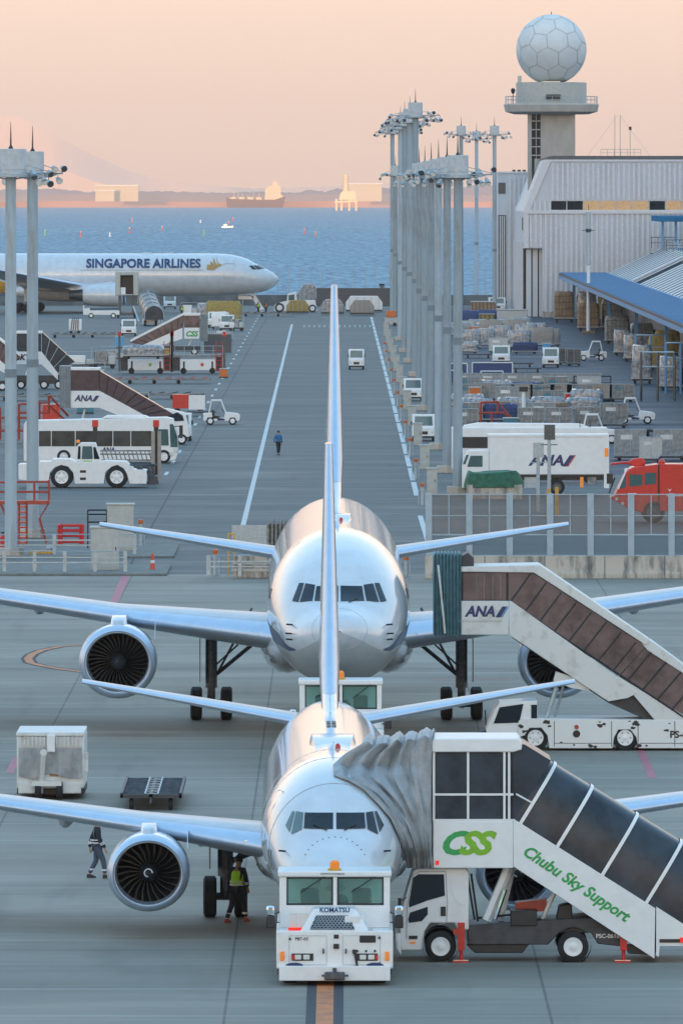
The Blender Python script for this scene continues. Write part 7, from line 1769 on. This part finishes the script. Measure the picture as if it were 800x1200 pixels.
B().prism(SP((397, 234), (399, 226), (402, 224), (416, 224), (417, 234)), 0, 16).out('deck_house', 'shipw', t)
B().lathe((0, 8, H - (224 - YH) / s_), [(0, 3.5), (10, 3.2), (14, 2.8), (14.2, 3.6), (16, 3.6), (20, 2.2), (21, .5)], 'z', 16).out('lantern_tower', 'shipw', t)
for x in (394, 400, 409, 417): X_ = (x - 405) / s_; B().box(X_ - 1, X_ + 1, 2, 4, sea_z(D0) - 1, H - (233 - YH) / s_).out('leg', 'shipw', t)
B().prism(SP((392, 236), (418, 234), (418, 236.5), (392, 238)), 1, 15).out('platform', 'shipw', t)
for x0_, x1_, y0_, y1_, D0, lb in ((112, 162, 218, 236, 20500, 'wide pale building lit by the low sun on the far shore, left'), (409, 447, 216, 236, 20500, 'low pale building lit by the low sun on the far shore behind the beacon tower'), (112, 134, 224, 236, 20400, 'lower wing in front of the wide pale building on the far shore')):
    s_ = F / D0; t = thing('factory_building', lb, 'building', ((x0_ - 400) / s_, D0, 0)); w_ = (x1_ - x0_) / s_; zt_ = H - (y0_ - YH) / s_; zb_ = H - (y1_ - YH) / s_
    B().box(0, w_, 0, 60, zb_, zt_).out('wall', 'shipw2', t) if 'shipw2' in M else B().box(0, w_, 0, 60, zb_, zt_).out('wall', 'shipw', t)
    B().box(-2, w_ + 2, -3, 62, zt_, zt_ + 2.5).out('roof', 'cream', t)
rd = random.Random(5)
vs_ = []
for k, (x, y, hh_, mm) in enumerate(((155, 261, 5, 'orange'), (152, 273, 5, 'red'), (53, 276, 5, 'lime'), (95, 278, 5, 'orange'), (268, 266, 6, 'orange'), (273, 259, 5, 'red'), (239, 276, 5, 'lime'), (357, 274, 5, 'red'), (370, 277, 4, 'orange'), (190, 270, 4, 'red'), (129, 277, 3, 'white'), (235, 261, 3, 'white'))):
    # depth from the row on the curved water
    A_ = 1 / (2 * RE); Bq = (y - YH) / F; Cq = H + 4; D0 = (Bq - math.sqrt(max(0, Bq * Bq - 4 * A_ * Cq))) / (2 * A_); X_ = (x - 400) * D0 / F
    t = thing('buoy', f'{dict(orange="orange", red="red", lime="green", white="white")[mm]} sea buoy on the bay, {ORD[k]} listed from the left edge' if False else f'small {dict(orange="orange", red="red", lime="green", white="white")[mm]} sea buoy on the bay, ' + ('above the letter S on the long airliner', 'above the middle of the long airliner', 'beside the right left mast', 'left above the blue lettering', 'below the cargo ship, nearest its bow mark', 'directly under the cargo ship', 'above the nose section lettering end', 'second from the big tail fin', 'beside the big tail fin top', 'in the middle of the bay left of centre', 'between two coloured buoys at left', 'below the far shore left of the ship')[k], 'buoy', (X_, D0, sea_z(D0)), 0, 'sea buoys on the bay')
    B().cyl((0, 0, -.3), (0, 0, .8), 1.6, 1.3, 12).out('float', mm, t); B().cyl((0, 0, .8), (0, 0, hh_), .6, .3, 8).out('tower', mm, t); B().box(-.6, .6, -.6, .6, hh_, hh_ + 1).out('top_mark', mm, t); t.scale = (.45,) * 3
A_ = 1 / (2 * RE); Bq = (267 - YH) / F; D0 = (Bq - math.sqrt(Bq * Bq - 4 * A_ * 24)) / (2 * A_)
t = thing('fishing_boat', 'tiny sunlit fishing boat on the bay below the cargo ship', 'boat', ((266 - 400) * D0 / F, D0, sea_z(D0)))
B().loft([[(x, a * w_, z) for a, z in ((-1, .2), (0, -.3), (1, .2), (1, 1.3 + e), (-1, 1.3 + e))] for x, w_, e in ((-5, 1.2, 0), (0, 1.6, 0), (4, 1.1, .5), (6, .1, 1.1))]).out('hull', 'white', t); B().box(-3, 0, -1, 1, 1.3, 3.4).out('wheelhouse', 'white', t); B().bar((-1, 0, 3.4), (-1, 0, 6), .2).out('mast', 'white', t); t.scale = (.6,) * 3

# ================================================================ MORE YARD CLUTTER SEEN IN THE PHOTOGRAPH
G = 'containers packed across the middle of the yard'
srcs = [uld(2.25, 1.55, 1.6, .45, 'alub', 'white'), uld(2.25, 1.4, 1.6, .1, 'alud', 'tealp'), pallet(2.9, 1.2, 2.0, 'wrap', 61), pallet(2.9, 1.2, 2.0, 'tarp', 62, True), uld(2.2, 1.5, 1.6, .3, 'galv', 'white')]
nm_ = ['aluminium container', 'weathered container with teal label', 'wrapped pallet', 'blue covered pallet', 'grey container']; used2 = [0] * 5
rd = random.Random(77)
for r_, (yb, x0_, x1_) in enumerate(((479, 548, 708), (464, 548, 720), (497, 548, 640), (415, 546, 628), (393, 546, 640))):
    x = x0_; c_ = 0; s_ = S(yb)
    while x < x1_ and c_ < 16:
        k = rd.choice((0, 1, 2, 3, 4) if r_ < 3 else (2, 3, 2, 4)); l = at(x + rd.uniform(-2, 2), yb)
        lb = f'{nm_[k]}, {ORD[c_]} from the left in the {("middle", "upper", "front", "far", "farthest")[r_]} packed yard row'
        if not used2[k]: o = srcs[k]; o.location = l; o['label'] = lb; o['group'] = G; used2[k] = 1
        else: o = dup(srcs[k], l, lb, group=G)
        o.scale = (1, 1, rd.uniform(.7, 1.05)); x += 2.75 * s_ * rd.uniform(.9, 1.4); c_ += 1
for k in range(5):
    if not used2[k]:
        for c in list(srcs[k].children): bpy.data.objects.remove(c)
        bpy.data.objects.remove(srcs[k])
# black pipe frame standing between the container rows
q = PX(700, 458)
frame('pipe_frame', 'long thin black pipe frame above the teal labelled containers', 'frame', q, [((612, 458), (612, 449)), ((612, 449), (715, 449)), ((672, 458), (672, 441)), ((672, 441), (715, 441)), ((715, 460), (715, 441))], 'black', depth=.5, t_=.12)
q = PX(770, 470)
# things in the middle left: stowed tow bars, carts, hoses
k = 0
for x, yb, m_, w_, h in ((95, 432, 'white', 3.2, 1.4), (122, 432, 'alud', 2.6, 1.9), (104, 441, 'chassis', 3.4, 1.0), (134, 424, 'wrap', 2.6, 1.3), (160, 476, 'kraft', 2.2, .8), (128, 476, 'alud', 2.6, 1.1), (196, 425, 'yeltarp', 1.3, 1.6), (262, 402, 'white', 2.2, 1.5), (277, 388, 'wrap', 2.0, 1.6), (250, 371, 'chassis', 3.0, 1.6), (222, 371, 'white', 2.4, 1.7)):
    q = PX(x, yb); t = thing('equipment_cart', ('white equipment cart right of the grey ribbed stair tunnel', 'tall open equipment cart right of the grey ribbed stair tunnel', 'low dark equipment cart under the grey ribbed stair tunnel foot', 'silvery covered cart left of the first cargo loader', 'low tan cart left of the flat dark dolly', 'weathered cart above the brown sloping stair tunnel', 'yellow machine between the two cargo loaders', 'white cart at the slatted screen by the lane dashes', 'silvery cart beyond the slatted screen by the dashes', 'dark cart under the belly of the long airliner', 'white cart under the belly of the long airliner')[k], 'equipment cart', q.loc); k += 1
    B().box(-w_ / 2, w_ / 2, 0, 1.5, .3, .45).out('chassis', 'chassis', t)
    B().box(-w_ / 2 + .2, w_ * .15, .1, 1.3, .45, h).out('housing', m_, t, bev=.06)
    B().box(w_ * .18, w_ / 2 - .1, .1, 1.2, .45, h * .72).out('side_box', 'galv', t, bev=.05)
    b = B(); b.bar((-w_ / 2, 0, .45), (-w_ / 2, 0, h + .4), .07).bar((w_ / 2, 0, .45), (w_ / 2, 0, h + .4), .07).bar((-w_ / 2, 0, h + .4), (w_ / 2, 0, h + .4), .07); b.out('rail', 'galv', t)
    for X_ in (-w_ * .35, w_ * .35): B().wheel(X_, .05, .24, .24, .16, 'y').out('wheel', 'rubber', t)

# colour accents and loose kit between the rows
for k, (x, yb, w_, h, m_, lb) in enumerate(((556, 474, 1.0, 1.5, 'orange', 'orange crate at the left end of the teal labelled row'), (633, 489, 1.6, .9, 'kraft', 'tan crate beside the slim lamp pole in the yard'), (670, 476, 1.2, 1.1, 'red', 'red crate between teal labelled containers'), (599, 505, 1.3, 1.0, 'tealp', 'teal crate under the orange steps'), (710, 470, .9, 1.4, 'lblue', 'light blue crate at the right of the teal labelled row'), (640, 415, 1.0, 1.2, 'lblue', 'light blue crate by the beige carton pallets'), (728, 398, 1.2, 1.8, 'lblue', 'light blue crate under the canopy edge'), (762, 402, 1.4, 1.6, 'tealp', 'teal crate under the canopy'), (556, 395, 1.3, 1.3, 'orange', 'orange crate at the back of the yard'), (60, 497, 1.4, 1.6, 'red', 'red crate behind the left masts above the bus'), (140, 408, 1.0, 1.4, 'lblue', 'light blue crate left of the small stair truck'), (262, 443, .8, .9, 'orange', 'orange crate beside the right cargo loader'), (100, 485, 1.4, 1.0, 'tealp', 'teal crate under the brown tunnelled stairs'))):
    q = PX(x, yb); t = thing('crate', lb, 'crate', q.loc)
    B().box(-w_ / 2, w_ / 2, 0, 1.2, .12, h).out('body', m_, t, bev=.03); B().box(-w_ / 2 - .05, w_ / 2 + .05, -.05, 1.25, 0, .11).out('skid', 'chassis', t); B().box(-w_ / 2 - .03, w_ / 2 + .03, -.03, 1.23, h, h + .07).out('lid', 'galv', t)
